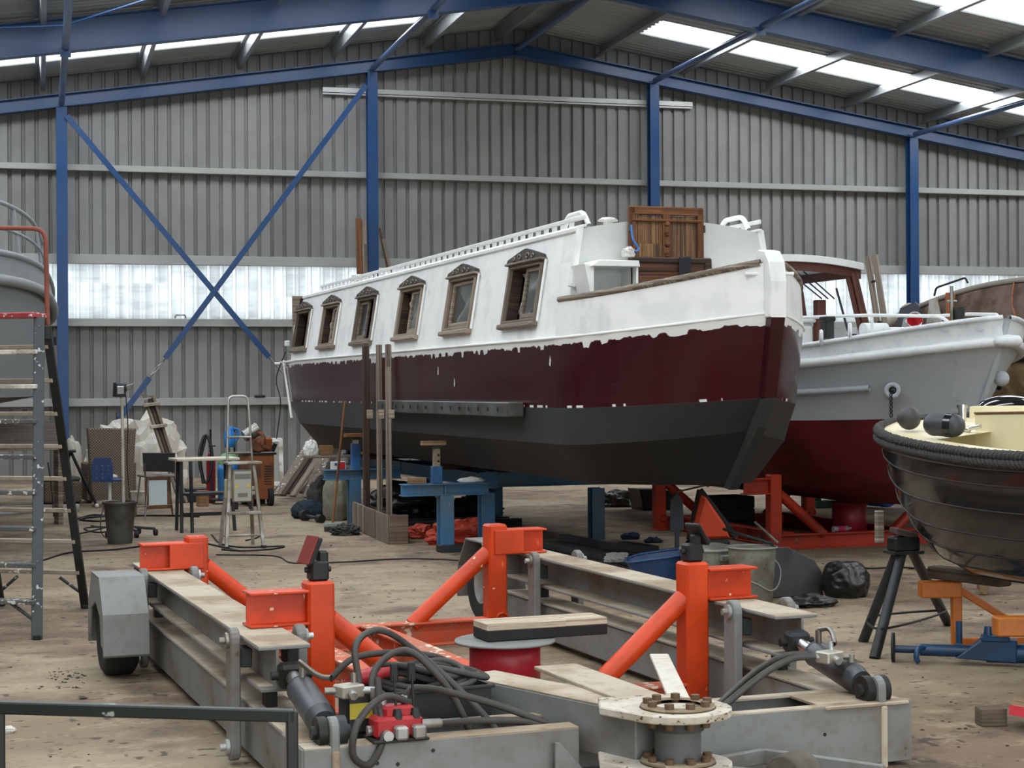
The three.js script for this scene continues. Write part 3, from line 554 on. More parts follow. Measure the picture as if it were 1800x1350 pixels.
// ================================================================ orange boat cradles
const V3 = V;
function makeCradle(label, at, ry, o, caps) {
  const t = thing('boat_cradle', label, 'cradle', at, ry, 'steel boat cradles');
  const X = 0.955, Z = 1.31, H = 0.74, post = o.main, dusty = o.dusty;
  for (const sx of [-1, 1]) for (const sz of [-1, 1]) {
    const x = sx * X, z = sz * Z;
    mesh('post', [bx(0.125, H, 0.125, x, H / 2, z, 0.012), bx(0.15, 0.012, 0.15, x, 0.006, z, 0.003)], post, t);
    // outward arm, an I-section with a gusset plate
    const a = V(x + sx * 0.06, 0.628, z), b = V(x + sx * 0.33, 0.628, z);
    const arm = mesh('arm', [ibeam(a, b, 0.155, 0.15, 0.012, 0.012)], post, t);
    if (sz < 0) mesh('gusset', bx(0.2, 0.15, 0.014, x + sx * 0.07, 0.628, z + 0.07, 0.003), post, arm);
    // diagonal tube down to the cross beam
    mesh('strut', rod(V(x - sx * 0.05, 0.56, z), V(x - sx * 0.56, 0.13, z), 0.05, 0.05, 18), post, t);
    if (sz < 0) mesh('lifting_eye', new THREE.TorusGeometry(0.04, 0.009, 8, 20).translate(x + 0.02, 0.14, z + 0.07), post, t);
  }
  for (const sz of [-1, 1]) mesh('cross_beam', ibeam(V(-X + 0.06, 0.075, sz * Z), V(X - 0.06, 0.075, sz * Z), 0.15, 0.12, 0.012, 0.014), dusty, t);
  for (const x of o.beams) { const lb = mesh('long_beam', ibeam(V(x, 0.083, -Z + 0.06), V(x, 0.083, Z - 0.06), 0.15, 0.13, 0.012, 0.014), dusty, t); for (const z of [-0.6, 0.4]) mesh('stiffener', bx(0.12, 0.12, 0.012, x, 0.083, z, 0.002), dusty, lb); }
  if (caps) for (const [sx, flip] of [[-1, -1], [1, 1]]) {                                // tilting pads on the front posts
    const x = sx * X, pad = mesh('pad_socket', [bx(0.085, 0.09, 0.085, x, H + 0.045, Z, 0.01), bx(0.05, 0.07, 0.05, x + 0.02, H + 0.1, Z, 0.01), rod(V(x - 0.06, H + 0.05, Z), V(x + 0.06, H + 0.05, Z), 0.013)], M.black, t);
    mesh('tilt_pad', [bx(0.13, 0.02, 0.1, x + flip * 0.03, H + 0.135, Z, 0.005, 0, flip > 0 ? 0.3 : 0.25, flip > 0 ? -0.95 : 1.15)], M.black, pad);
    if (sx < 0) mesh('pad_face', bx(0.135, 0.01, 0.1, x - 0.045, H + 0.14, Z, 0.003, 0, 0.25, 1.15), std({ color: '#7a2a22', roughness: 0.6 }), pad);
  }
  return t;
}
const nearCradle = makeCradle('orange steel boat cradle standing inside the grey trailer', C2W(-0.499, 9.28), 7.0 * D2R, { main: M.orange, dusty: M.orangeDusty, beams: [-0.42, 0.1] }, true);
const redOrange = std({ map: worn(0xb8371b, 0x8f5b4a, 0.2, 7, 0x7a2a18, 0.5), roughness: 0.5 });  // duller red-orange paint of the far cradle
const farCradle = makeCradle('red-orange steel boat cradle under the grey boat with red bottom', C2W(2.56 + 0.955 * 0.937 - 1.31 * 0.3486, 16.75 + 0.955 * 0.3486 + 1.31 * 0.937), 4.98 * D2R, { main: redOrange, dusty: redOrange, beams: [-0.75, 0.6] }, false);

function makeDrum(label, at, ry, plank, h = 0.35) {
  const t = thing('keel_drum', label, 'drum', at, ry, 'red keel drums');
  const red = std({ map: worn(0x9c1c2b, 0x5c3030, 0.15, 3, 0x6c1820, 0.5), roughness: 0.42 });
  mesh('drum_body', lathe([[0.0, 0.0], [0.175, 0.0], [0.175, h], [0.0, h]], 32), red, t);
  mesh('flange', lathe([[0, h - 0.005], [plank ? 0.245 : 0.19, h - 0.005], [plank ? 0.25 : 0.195, h + 0.002], [plank ? 0.245 : 0.19, h + 0.01], [0, h + 0.01]], 32), plank ? M.grey : red, t);
  return t;
}
makeDrum('dark red steel drum carrying a short plank inside the trailer', nearCradle.localToWorld(V(0.08, 0.16, 1.0)), 0.2, true, 0.2);
{
  const p = thing('short_plank', 'short plank with white top and black side lying on the dark red drum', 'plank', nearCradle.localToWorld(V(0.28, 0.372, 0.98)), 6 * D2R);
  mesh('rubber_layer', bx(0.64, 0.05, 0.2, 0, 0.026, 0, 0.004), M.rubber, p);
  mesh('timber_layer', bx(0.64, 0.035, 0.2, 0, 0.069, 0, 0.004), wood(0xd8cdb8, 0x94836a, 2), p);
}
{
  const at = farCradle.localToWorld(V(0.1, 0, 0.98));
  const b = tag(mesh('drum_block', bx(0.46, 0.1, 0.3, 0, 0.05, 0, 0.006), M.woodGrey), 'flat timber block under the far red drum', 'block'); b.position.copy(at); b.rotation.y = 5 * D2R;
  makeDrum('bright red steel drum standing on a timber block under the grey boat', at.clone().setY(0.101), 0.1, false, 0.31);
}
// ================================================================ hydraulic boat trailer
const trailer = thing('boat_trailer', 'grey steel hydraulic boat trailer with lifting side beams in the foreground', 'trailer', C2W(-0.499, 9.28), 4.98 * D2R);
{
  const Tn = trailer;
  for (const s of [-1, 1]) {
    const x = s * 1.2;
    // lower box beam
    mesh('lower_beam', [bx(0.17, 0.215, 4.3, x, 0.147, 0.4, 0.008), bx(0.19, 0.01, 4.3, x, 0.258, 0.4, 0.002)], M.grey, Tn);
    mesh('lower_beam_top', bx(0.186, 0.004, 4.28, x, 0.265, 0.4, 0), M.greyDusty, Tn);
    // upper lifting beam
    const ub = mesh('lifting_beam', [bx(0.012, 0.17, 3.7, x + s * 0.03, 0.45, 0.1, 0), bx(0.2, 0.014, 3.7, x, 0.366, 0.1, 0.003), bx(0.22, 0.014, 3.7, x, 0.538, 0.1, 0.003)], M.grey, Tn);
    mesh('beam_top_dust', bx(0.216, 0.003, 3.69, x, 0.5465, 0.1, 0), M.greyDusty, ub);
    mesh('beam_bottom_dust', bx(0.19, 0.003, 3.6, x, 0.3745, 0.1, 0), M.greyDusty, ub);
    mesh('end_plate', slab([[-0.09, -0.08], [0.09, -0.08], [0.1, 0.08], [-0.1, 0.08]], 0.012, 0.002).translate(x, 0.45, -1.74), M.grey, ub);
    for (const fz of [1.75, -1.3]) mesh('beam_foot', bx(0.05, 0.1, 0.08, x + s * 0.02, 0.315, fz, 0.004), M.black, ub);
    // parallelogram links, outside and inside of each beam
    for (const z of [-1.03, 1.6]) for (const o of [-1, 1]) {
      const lx = x + o * 0.145;
      const l = mesh('link', slab(stadium(0.12, 0.57), 0.042, 0.006).rotateY(Math.PI / 2).translate(lx, 0.3, z), M.grey, Tn);
      for (const y of [0.53, 0.075]) mesh('link_pin', [rod(V(lx - 0.005 * o, y, z), V(lx + o * 0.035, y, z), 0.034, 0.034, 16), rod(V(lx + o * 0.03, y, z), V(lx + o * 0.06, y, z), 0.016, 0.016, 6)], M.galv, l);
      mesh('link_block', bx(0.05, 0.08, 0.12, x + o * 0.1, 0.46, z, 0.004), M.darkSteel, l);
    }
    // wheel with plate mudguard
    const wx = s < 0 ? -1.5 : 1.16, wz = s < 0 ? -0.95 : -2.13;
    const wheel = mesh('tyre', lathe([[0.13, -0.08], [0.22, -0.095], [0.25, -0.075], [0.258, 0], [0.25, 0.075], [0.22, 0.095], [0.13, 0.08]], 32).rotateZ(Math.PI / 2).translate(wx, 0.258, wz), M.rubber, Tn);
    mesh('wheel_rim', lathe([[0, 0.04], [0.08, 0.045], [0.12, 0.075], [0.135, 0.08], [0.135, -0.08], [0.12, -0.075], [0, -0.06]], 24).rotateZ(Math.PI / 2).translate(wx, 0.258, wz), M.galv, wheel);
    const arc = [[0.36, 0.16], [0.335, 0.38], [0.17, 0.57], [-0.17, 0.57], [-0.335, 0.38], [-0.36, 0.16]], inner = arc.map(([a, y]) => [a * 0.965, y - 0.012]).reverse();
    const guard = mesh('mudguard', slab([...arc, ...inner], 0.25, 0.002).rotateY(-Math.PI / 2).translate(wx, 0.0, wz), M.grey, Tn);
    mesh('guard_side', slab([[0.16, 0.566], [-0.16, 0.566], [-0.325, 0.378], [-0.345, 0.2], [-0.26, 0.2], [-0.2, 0.36], [0, 0.42], [0.2, 0.36], [0.26, 0.2], [0.345, 0.2], [0.325, 0.378]], 0.01, 0).rotateY(-Math.PI / 2).translate(wx + s * 0.12, 0, wz), M.grey, guard);
    // hydraulic cylinder at the front of each beam
    const p = V(x - s * 0.02, 0.43, 1.98), q = V(x - s * 0.02, 0.315, 2.62), d = q.clone().sub(p).normalize();
    const along = (k) => p.clone().addScaledVector(d, k);
    const cyl = mesh('hydraulic_cylinder', [rod(along(0.17), along(0.5), 0.058, 0.062, 24), rod(along(0.5), along(0.56), 0.062, 0.05, 24), rod(along(0.155), along(0.18), 0.05, 0.06, 24)], std({ color: '#50545a', map: T.grime, roughness: 0.42, metalness: 0.3 }), Tn);
    mesh('piston_rod', rod(along(0.03), along(0.18), 0.03, 0.03, 20), s < 0 ? M.steel : M.chrome, cyl);
    mesh('rod_clevis', [bx(0.11, 0.1, 0.07, p.x, p.y, p.z, 0.014, 0.18), rod(p.clone().add(V(-0.085, 0, 0)), p.clone().add(V(0.085, 0, 0)), 0.018)], M.darkSteel, cyl);
    mesh('end_eye', [rod(q.clone().add(V(-0.055, 0, 0)), q.clone().add(V(-0.02, 0, 0)), 0.06, 0.06, 24), rod(q.clone().add(V(0.02, 0, 0)), q.clone().add(V(0.055, 0, 0)), 0.06, 0.06, 24), rod(q.clone().add(V(-0.075, 0, 0)), q.clone().add(V(0.075, 0, 0)), 0.026, 0.026, 16)], M.darkSteel, cyl);
    // port pipe with fittings along the cylinder
    const a = along(0.2).add(V(0, 0.055, 0)), b = along(0.45).add(V(0, 0.055, 0));
    mesh('port_pipe', [rod(a, a.clone().add(V(0, 0.06, 0)), 0.014), pipe([a.clone().add(V(0, 0.06, 0)), a.clone().add(V(s * 0.02, 0.07, 0.05)), b.clone().add(V(s * -0.03, 0.075, -0.06)), b.clone().add(V(-s * 0.06, 0.075, -0.02))], 0.011, 8, 6)], M.steel, cyl);
    // standing lug plate
    mesh('lug_plate', slab([...stadium(0.1, 0.4).map(([u, v]) => [u, v])], 0.036, 0.006).rotateY(Math.PI / 2).translate(x - s * 0.02, 0.18, 2.65), M.grey, Tn);
    mesh('lug_weld', bx(0.03, 0.26, 0.03, x - s * 0.02, 0.13, 2.7, 0.006), M.greyDusty, Tn);
  }
  // front cross member: two plates with a trough, partly covered
  mesh('front_plate', [bx(1.1, 0.25, 0.014, -0.75, 0.145, 2.69, 0.003), bx(1.0, 0.25, 0.014, 0.82, 0.145, 2.69, 0.003)], M.grey, Tn);
  mesh('front_ledge', [bx(1.1, 0.012, 0.1, -0.75, 0.27, 2.645, 0.002), bx(1.0, 0.012, 0.05, 0.82, 0.27, 2.67, 0.002), bx(0.4, 0.012, 0.3, 1.1, 0.268, 2.56, 0.002)], M.greyDusty, Tn);
  mesh('rear_plate', bx(2.3, 0.25, 0.014, 0.0, 0.145, 2.36, 0.003), M.grey, Tn);
  mesh('rear_ledge', bx(2.3, 0.012, 0.06, 0, 0.27, 2.38, 0.002), M.greyDusty, Tn);
  mesh('trough_floor', bx(2.3, 0.012, 0.32, 0, 0.03, 2.52, 0), M.grey, Tn);
  mesh('end_wall', [bx(0.014, 0.25, 0.34, 1.315, 0.145, 2.52, 0.003), bx(0.014, 0.25, 0.34, -1.3, 0.145, 2.52, 0.003)], M.grey, Tn);
  for (const [x, y] of [[-1.02, 0.2], [-0.94, 0.19], [-0.98, 0.14], [-0.8, 0.23], [0.9, 0.16]]) mesh('bolt_hole', rod(V(x, y, 2.695), V(x, y, 2.699), 0.008, 0.008, 10), M.black, Tn);
  mesh('corner_gusset', slab([[0, 0], [0.16, 0], [0.16, 0.02], [0.02, 0.18], [0, 0.18]], 0.014, 0.002).translate(-0.32, 0.05, 2.74), M.grey, Tn);
  // tow head: folded drawbar, plates, pivot
  const da = V(-0.26, 0.262, 1.8), db = V(0.0, 0.262, 2.85);
  const dbar = mesh('drawbar', beam(V(-0.33, 0.262, 1.86), V(0.03, 0.262, 2.9), 0.2, 0.2, 0.006), M.grey, Tn);
  mesh('drawbar_dust', beam(V(-0.33, 0.364, 1.86), V(0.03, 0.364, 2.9), 0.004, 0.196, 0), M.greyDusty, dbar);
  mesh('drawbar_plate', beam(V(0.03, 0.372, 1.87), V(0.06, 0.372, 2.95), 0.016, 0.2, 0.003), M.greyDusty, Tn);
  mesh('stay_bar', beam(V(0.57, 0.378, 1.8), V(0.13, 0.378, 2.93), 0.016, 0.085, 0.003), std({ map: worn(0xcfcabc, 0x7a6b58, 0.2, 3, 0x9a8f7c, 0.5), roughness: 0.7 }), Tn);
  const PX = 0.07, PZ = 3.02, head = (y) => {
    const o = []; for (let i = 0; i <= 14; i++) { const a = -0.25 * Math.PI + i / 14 * Math.PI * 1.2; o.push([PX + 0.21 * Math.cos(a), PZ + 0.19 * Math.sin(a)]); }
    o.push([PX - 0.27, PZ - 0.12], [PX - 0.2, PZ - 0.3], [PX + 0.1, PZ - 0.28]);
    return slab(o.map(([a, b]) => [a, b]), 0.032, 0.005).rotateX(Math.PI / 2).translate(0, y, 0);
  };
  for (const y of [0.372, 0.165]) {
    const hp = mesh('pivot_plate', head(y), std({ map: worn(0xc9c4b6, 0x4a3626, 0.34, 5, 0x9a8a72, 0.6, 0.6), roughness: 0.7 }), Tn);
    mesh('pivot_ring', lathe([[0.09, 0.012], [0.14, 0.012], [0.145, 0], [0.09, 0]], 40).translate(PX, y + 0.016, PZ), std({ color: '#b3a48c', map: T.grime, roughness: 0.8 }), hp);
    for (let i = 0; i < 9; i++) { const a = i / 9 * Math.PI * 2 + 0.2, x = PX + 0.115 * Math.cos(a), z = PZ + 0.115 * Math.sin(a); mesh('bolt', rod(V(x, y - 0.05, z), V(x, y + 0.048, z), 0.018, 0.018, 6), std({ color: '#6b543f', roughness: 0.75, metalness: 0.3 }), hp); }
  }
  mesh('pivot_tube', [rod(V(PX, 0.17, PZ), V(PX, 0.37, PZ), 0.088, 0.088, 28), rod(V(PX, 0.305, PZ), V(PX, 0.36, PZ), 0.1, 0.1, 28)], std({ color: '#5d615f', map: T.grime, roughness: 0.6 }), Tn);
  // small steering frame with roller ahead of the pivot
  mesh('steering_frame', [beam(V(0.2, 0.11, 2.86), V(0.58, 0.11, 2.76), 0.06, 0.03), beam(V(0.58, 0.11, 2.76), V(0.86, 0.11, 3.2), 0.06, 0.03), beam(V(0.3, 0.11, 3.0), V(0.6, 0.11, 3.35), 0.06, 0.03)], M.grey, Tn);
  mesh('steering_roller', lathe([[0, -0.08], [0.08, -0.08], [0.092, -0.06], [0.092, 0.06], [0.08, 0.08], [0, 0.08]], 28).rotateZ(Math.PI / 2).rotateY(0.5).translate(0.55, 0.093, 3.05), std({ color: '#6b655c', map: T.grime, roughness: 0.8 }), Tn);
  // hydraulics on the left: black hose bin, hoses, valve blocks
  const bin = mesh('hose_bin', (() => { const o = [[-0.25, -0.13], [0.25, -0.13], [0.25, 0.13], [-0.25, 0.13]], W = 0.008, g = []; g.push(bx(0.5, 0.01, 0.26, 0, 0.005, 0, 0), bx(0.5, 0.22, W, 0, 0.11, 0.13, 0), bx(0.5, 0.22, W, 0, 0.11, -0.13, 0), bx(W, 0.22, 0.26, -0.25, 0.11, 0, 0), bx(W, 0.22, 0.26, 0.25, 0.11, 0, 0), bx(0.53, 0.014, 0.02, 0, 0.225, 0.137, 0.003), bx(0.53, 0.014, 0.02, 0, 0.225, -0.137, 0.003), bx(0.02, 0.014, 0.28, 0.257, 0.225, 0, 0.003), bx(0.02, 0.014, 0.28, -0.257, 0.225, 0, 0.003)); return g; })().map((g) => place(g, -0.66, 0.15, 2.12, 0, 0.08, 0)), M.plastic, Tn);
  const hose = std({ color: '#474542', map: T.grime, roughness: 0.65 });
  const hoses = [];
  for (let k = 0; k < 7; k++) { const pts = [], R = 0.12 + 0.02 * (k % 3), cx = -0.68 + 0.03 * (k % 2), y = 0.37 + k * 0.012; for (let i = 0; i < 9; i++) { const a = i / 9 * Math.PI * 2; pts.push(V(cx + R * 1.5 * Math.cos(a), y + 0.025 * Math.sin(a * 2 + k), 2.1 + R * 0.75 * Math.sin(a + k * 0.4))); } hoses.push([pts, true]); }
  hoses.push([[V(-1.02, 0.46, 2.45), V(-1.02, 0.6, 2.4), V(-0.9, 0.64, 2.3), V(-0.7, 0.52, 2.2), V(-0.5, 0.3, 2.4), V(-0.4, 0.15, 2.5)], false]);
  hoses.push([[V(-0.86, 0.4, 2.6), V(-0.98, 0.44, 2.66), V(-1.1, 0.36, 2.72), V(-1.12, 0.24, 2.73), V(-1.06, 0.2, 2.72), V(-1.0, 0.28, 2.7), V(-0.98, 0.4, 2.6), V(-0.96, 0.48, 2.5)], false]);
  hoses.push([[V(-0.88, 0.41, 2.6), V(-0.86, 0.45, 2.6), V(-0.8, 0.45, 2.6), V(-0.68, 0.42, 2.58), V(-0.5, 0.36, 2.56), V(-0.28, 0.27, 2.56)], false]);
  hoses.push([[V(-0.78, 0.31, 2.6), V(-0.6, 0.31, 2.6), V(-0.4, 0.29, 2.58), V(-0.3, 0.26, 2.56)], false]);
  hoses.push([[V(-0.98, 0.31, 2.58), V(-0.96, 0.5, 2.45), V(-0.82, 0.57, 2.4), V(-0.7, 0.47, 2.45), V(-0.62, 0.33, 2.5), V(-0.55, 0.12, 2.52)], false]);
  hoses.push([[V(-1.05, 0.42, 2.1), V(-0.95, 0.5, 2.1), V(-0.7, 0.5, 2.05), V(-0.52, 0.45, 2.02), V(-0.45, 0.36, 2.05)], false]);
  for (const [p, c] of hoses) mesh('hose', pipe(p, 0.014, 8, 8, c), hose, Tn);
  mesh('plug', [rod(V(-0.98, 0.43, 2.2), V(-0.86, 0.44, 2.15), 0.03, 0.034), rod(V(-0.86, 0.44, 2.15), V(-0.8, 0.44, 2.12), 0.022, 0.022)], std({ color: '#a3282c', roughness: 0.4 }), Tn);
  const valve = mesh('control_valve', [bx(0.19, 0.08, 0.1, -0.93, 0.325, 2.64, 0.012), bx(0.12, 0.05, 0.08, -0.92, 0.375, 2.62, 0.01)], std({ color: '#a81f24', map: T.grime, roughness: 0.4 }), Tn);
  mesh('valve_base', bx(0.22, 0.012, 0.14, -0.93, 0.281, 2.65, 0.003), M.darkSteel, valve);
  for (const dx of [-0.01, 0.06]) { mesh('lever', [rod(V(-0.92 + dx, 0.36, 2.65), V(-0.92 + dx, 0.53, 2.62), 0.005), bx(0.03, 0.075, 0.012, -0.92 + dx, 0.52, 2.62, 0.004)], M.black, valve); mesh('lever_boot', rod(V(-0.92 + dx, 0.35, 2.67), V(-0.92 + dx, 0.39, 2.66), 0.022, 0.014), M.black, valve); mesh('spool_cap', bx(0.05, 0.05, 0.05, -0.92 + dx, 0.31, 2.71, 0.008), M.galv, valve); }
  for (const g of [rod(V(-0.97, 0.35, 2.6), V(-0.97, 0.42, 2.6), 0.016, 0.016, 6), rod(V(-0.88, 0.37, 2.6), V(-0.88, 0.43, 2.6), 0.016, 0.016, 6), rod(V(-1.04, 0.31, 2.63), V(-1.02, 0.31, 2.63), 0.02, 0.02, 6), rod(V(-0.83, 0.32, 2.62), V(-0.74, 0.315, 2.61), 0.018, 0.018, 6), rod(V(-0.98, 0.3, 2.69), V(-0.98, 0.3, 2.72), 0.02, 0.02, 12)]) mesh('fitting', g, M.galv, valve);
  for (const s of [-1, 1]) {                                                              // check valve on each cylinder
    const y = s < 0 ? 0.44 : 0.43, x = s * 1.18 - s * 0.09 + (s < 0 ? 0.02 : 0), z = s < 0 ? 2.48 : 2.42;
    const cv = mesh('check_valve', [bx(0.1, 0.05, 0.08, x, y, z, 0.006, 0, 0.3, 0)], std({ color: '#b5b2a4', roughness: 0.45, metalness: 0.6 }), Tn);
    for (const g of [rod(V(x - 0.09, y, z - 0.02), V(x - 0.04, y, z - 0.01), 0.015, 0.015, 6), rod(V(x + 0.04, y, z + 0.01), V(x + 0.1, y, z + 0.03), 0.015, 0.015, 6), rod(V(x, y, z + 0.03), V(x, y - 0.01, z + 0.08), 0.016, 0.016, 8), rod(V(x + 0.03, y, z - 0.03), V(x + 0.03, y + 0.06, z - 0.04), 0.014, 0.014, 6), rod(V(x + 0.09, y - 0.04, z + 0.03), V(x + 0.09, y + 0.01, z + 0.03), 0.015, 0.015, 6)]) mesh('fitting', g, M.galv, cv);
  }
  for (const [k, dz] of [0, 0.07].entries()) mesh('hose', pipe([V(1.0, 0.44, 2.38 + dz), V(0.9, 0.44, 2.38 + dz), V(0.75, 0.4, 2.42 + dz), V(0.5, 0.27, 2.5 + dz * 0.6), V(0.3, 0.16, 2.54 + dz * 0.6)], 0.015, 8, 8), hose, Tn);
  mesh('battery_box', [bx(0.16, 0.16, 0.14, -1.0, 0.35, 2.42, 0.01)], M.plastic, Tn);
  mesh('battery_label', [bx(0.1, 0.06, 0.004, -1.02, 0.36, 2.492, 0)], std({ color: '#c9b83a', roughness: 0.6 }), Tn);
  mesh('rag', grid(Array.from({ length: 6 }, (_, i) => Array.from({ length: 6 }, (_, j) => V(-0.98 + j * 0.035, 0.285 + 0.02 * Math.sin(i * 2 + j * 1.7), 2.44 + i * 0.03)))), std({ color: '#c4512a', roughness: 0.9, side: THREE.DoubleSide }), Tn);
}
{ // low dark green rail in the foreground
  const y = 0.68, a = AT(-8, 1243, 5.0), b = AT(518, 1258, 5.05);
  const t = thing('guard_rail', 'low dark green square-tube rail in the left foreground', 'rail', V(0, 0, 0));
  const mat = std({ map: worn(0x121c18, 0x8f9a90, 0.08, 4, 0x1e2823, 0.4), roughness: 0.35 });
  const L = [V(a.x, a.y, a.z), V(b.x, b.y, b.z)];
  mesh('top_bar', beam(L[0], L[1], 0.036, 0.036, 0.004), mat, t);
  for (const p of [L[0].clone().lerp(L[1], 0.012), L[1].clone().lerp(L[0], 0.01)]) mesh('leg', [beam(V(p.x, 0, p.z), V(p.x, p.y + 0.015, p.z), 0.034, 0.034, 0.004, V(0, 0, 1)), bx(0.09, 0.008, 0.09, p.x, 0.004, p.z, 0.002)], mat, t);
}
// ================================================================ grey boat with red bottom
const greyBoatAt = C2W(2.998, 18.31), GRY = 4.98 * D2R;
const greyBoat = thing('grey_boat', 'light grey motor boat with red bottom and open wheelhouse, on a red cradle', 'boat', greyBoatAt, GRY);
{
  const B = greyBoat, STERN = -4.6;
  const hullG = std({ map: worn(0xb0b6b9, 0x9aa0a2, 0.05, 6, 0x9ea5a8, 0.35, 2), roughness: 0.55 }), topG = std({ map: worn(0xdde1e0, 0xb9bfbf, 0.25, 2, 0xb4bdc2, 0.55, 1.2), roughness: 0.5 }), redB = std({ color: '#6b1420', map: T.grime, roughness: 0.65 }), brown = std({ color: '#5c2f22', map: T.soft, roughness: 0.5 });
  // [y aft, y stem, half beam, stem z, fullness]
  const LV = [[0.44, 0.5, 0.04, 2.7, 1], [0.62, 0.75, 0.72, 2.85, 1.25], [1.27, 1.32, 1.14, 3.27, 0.9], [1.78, 1.98, 1.22, 3.7, 0.72], [1.93, 2.18, 1.2, 3.72, 0.66]];
  const BW = 0.9;
  const at = ([ya, ys, hb, zs, p], t, s) => { const k = Math.min(1, t), b = Math.max(0.02 / hb, Math.sin(Math.PI / 2 * Math.pow(k, p))), e = Math.pow(1 - k, 2.0), z = t <= 1 ? zs + (BW - zs) * k : BW + (STERN - BW) * (t - 1); return V(s * hb * b * (t > 1.6 ? 1 - 0.15 * (t - 1.6) / 0.4 : 1), ya + (ys - ya) * e, z); };
  const ts = []; for (let i = 0; i <= 18; i++) ts.push(Math.pow(i / 18, 1.4)); for (let i = 1; i <= 8; i++) ts.push(1 + i / 8);
  const skin = (a, b, n, s) => { const rows = ts.map((t) => { const r = []; for (let k = 0; k <= n; k++) { const p = at(LV[a], t, s).lerp(at(LV[b], t, s), k / n), bul = a === 1 ? Math.sin(k / n * Math.PI) * 0.1 * Math.min(1, t) : a === 2 ? -Math.sin(k / n * Math.PI) * 0.04 * (1 - Math.min(1, t)) : 0; p.x += s * bul; r.push(p); } return r; }); if (s > 0) rows.reverse(); return grid(rows); };
  for (const s of [-1, 1]) { mesh('bottom', [skin(0, 1, 1, s), skin(1, 2, 5, s)], redB, B); mesh('topside', skin(2, 3, 4, s), hullG, B); mesh('bulwark', skin(3, 4, 2, s), topG, B); }
  const edge = (L, s, dy, r, m, name, t0 = 0, t1 = 2) => mesh(name, pipe(ts.filter((t) => t >= t0 && t <= t1).map((t) => { const p = at(L, t, s); p.y += dy; p.x += s * 0.015; return p; }), r, 8, 2), m, B);
  for (const s of [-1, 1]) { edge(LV[3], s, 0, 0.045, topG, 'rub_rail'); edge(LV[4], s, 0.01, 0.022, topG, 'bulwark_cap'); }
  mesh('rub_rail_nose', lathe([[0, -0.05], [0.1, -0.045], [0.13, 0], [0.1, 0.05], [0, 0.06]], 20).translate(0, 1.98, 3.74), topG, B);
  const st = (s) => pipe(ts.filter((t) => t > 0.3 && t < 2).map((t) => { const p = at(LV[2], t, s).lerp(at(LV[3], t, s), 0.5); p.x += s * 0.01; return p; }), 0.03, 8, 2);
  for (const s of [-1, 1]) mesh('strake', st(s), hullG, B);
  mesh('stem_bar', pipe([V(0, 0.5, 2.72), V(0, 0.78, 2.88), V(0, 1.32, 3.29), V(0, 1.7, 3.52), V(0, 2.17, 3.74)], 0.03, 8, 6), hullG, B);
  mesh('anchor_boss', ball(0.07, 0.14, 1.66, 3.46, 14), hullG, B);
  const deckRows = ts.map((t) => { const a = at(LV[4], t, -1), b = at(LV[4], t, 1); return [V(a.x * 0.98, a.y - 0.1, a.z - 0.03), V(0, a.y - 0.05, a.z - 0.03), V(b.x * 0.98, b.y - 0.1, b.z - 0.03)]; });
  mesh('deck', grid(deckRows.reverse()), topG, B);
  mesh('transom', grid([[at(LV[0], 2, -1), at(LV[1], 2, -1), at(LV[2], 2, -1), at(LV[4], 2, -1)], [at(LV[0], 2, 1), at(LV[1], 2, 1), at(LV[2], 2, 1), at(LV[4], 2, 1)]], false), hullG, B);
  mesh('keel', bx(0.1, 0.03, 6.5, 0, 0.485, -0.7, 0.01), redB, B);
  // hawse pipe and chain
  { const h = GBhit(-0.62, 1.56, 2.9); mesh('hawse_pipe', [new THREE.TorusGeometry(0.055, 0.022, 10, 24).rotateY(-0.75).translate(h.x, h.y, h.z), ], hullG, B); mesh('hawse_hole', ball(0.05, h.x + 0.03, h.y, h.z - 0.03, 12), M.black, B);
    const ch = []; for (let i = 0; i < 9; i++) ch.push(new THREE.TorusGeometry(0.016, 0.006, 6, 10).applyMatrix4(new THREE.Matrix4().makeRotationY(i % 2 ? 0.2 : 1.6)).translate(h.x - 0.05, h.y - 0.04 - i * 0.036, h.z + 0.05)); mesh('anchor_chain', ch, M.darkSteel, B).userData.kind = 'stuff'; }
  function GBhit(x, y, z) { return V(x, y, z); }
  // deck fittings
  for (const z of [2.35, 2.62]) mesh('rope_ring', new THREE.TorusGeometry(0.06, 0.018, 10, 22).rotateY(Math.PI / 2 - 0.5).translate(at(LV[4], 0.5 - (z - 2.35) * 0.5, -1).x - 0.02, 2.05 + (z - 2.35) * 0.2, z), topG, B);
  const horn = mesh('horn', lathe([[0.02, -0.22], [0.025, -0.1], [0.05, -0.02], [0.078, 0.02], [0.07, 0.02], [0.045, -0.02], [0.02, -0.08]], 24).rotateX(Math.PI / 2).rotateY(-0.3).translate(-0.32, 2.2, 2.8), topG, B);
  mesh('horn_throat', lathe([[0.0, -0.1], [0.02, -0.08], [0.045, -0.018], [0.07, 0.021], [0.073, 0.023], [0.0, -0.05]], 24).rotateX(Math.PI / 2).rotateY(-0.3).translate(-0.32, 2.19, 2.802), std({ color: '#a80c1e', roughness: 0.4 }), horn);
  mesh('deck_rail', [bentPipe([V(-0.75, 2.05, 1.2), V(-0.7, 2.28, 1.35), V(-0.55, 2.26, 2.4), V(-0.3, 2.22, 3.2), V(-0.25, 2.12, 3.3)], 0.016, 0.08), bentPipe([V(0.75, 2.05, 1.2), V(0.7, 2.3, 1.35), V(0.55, 2.28, 2.4), V(0.3, 2.24, 3.2), V(0.25, 2.12, 3.3)], 0.016, 0.08), rod(V(-0.45, 2.05, 2.3), V(-0.45, 2.25, 2.3), 0.012)], M.white, B);
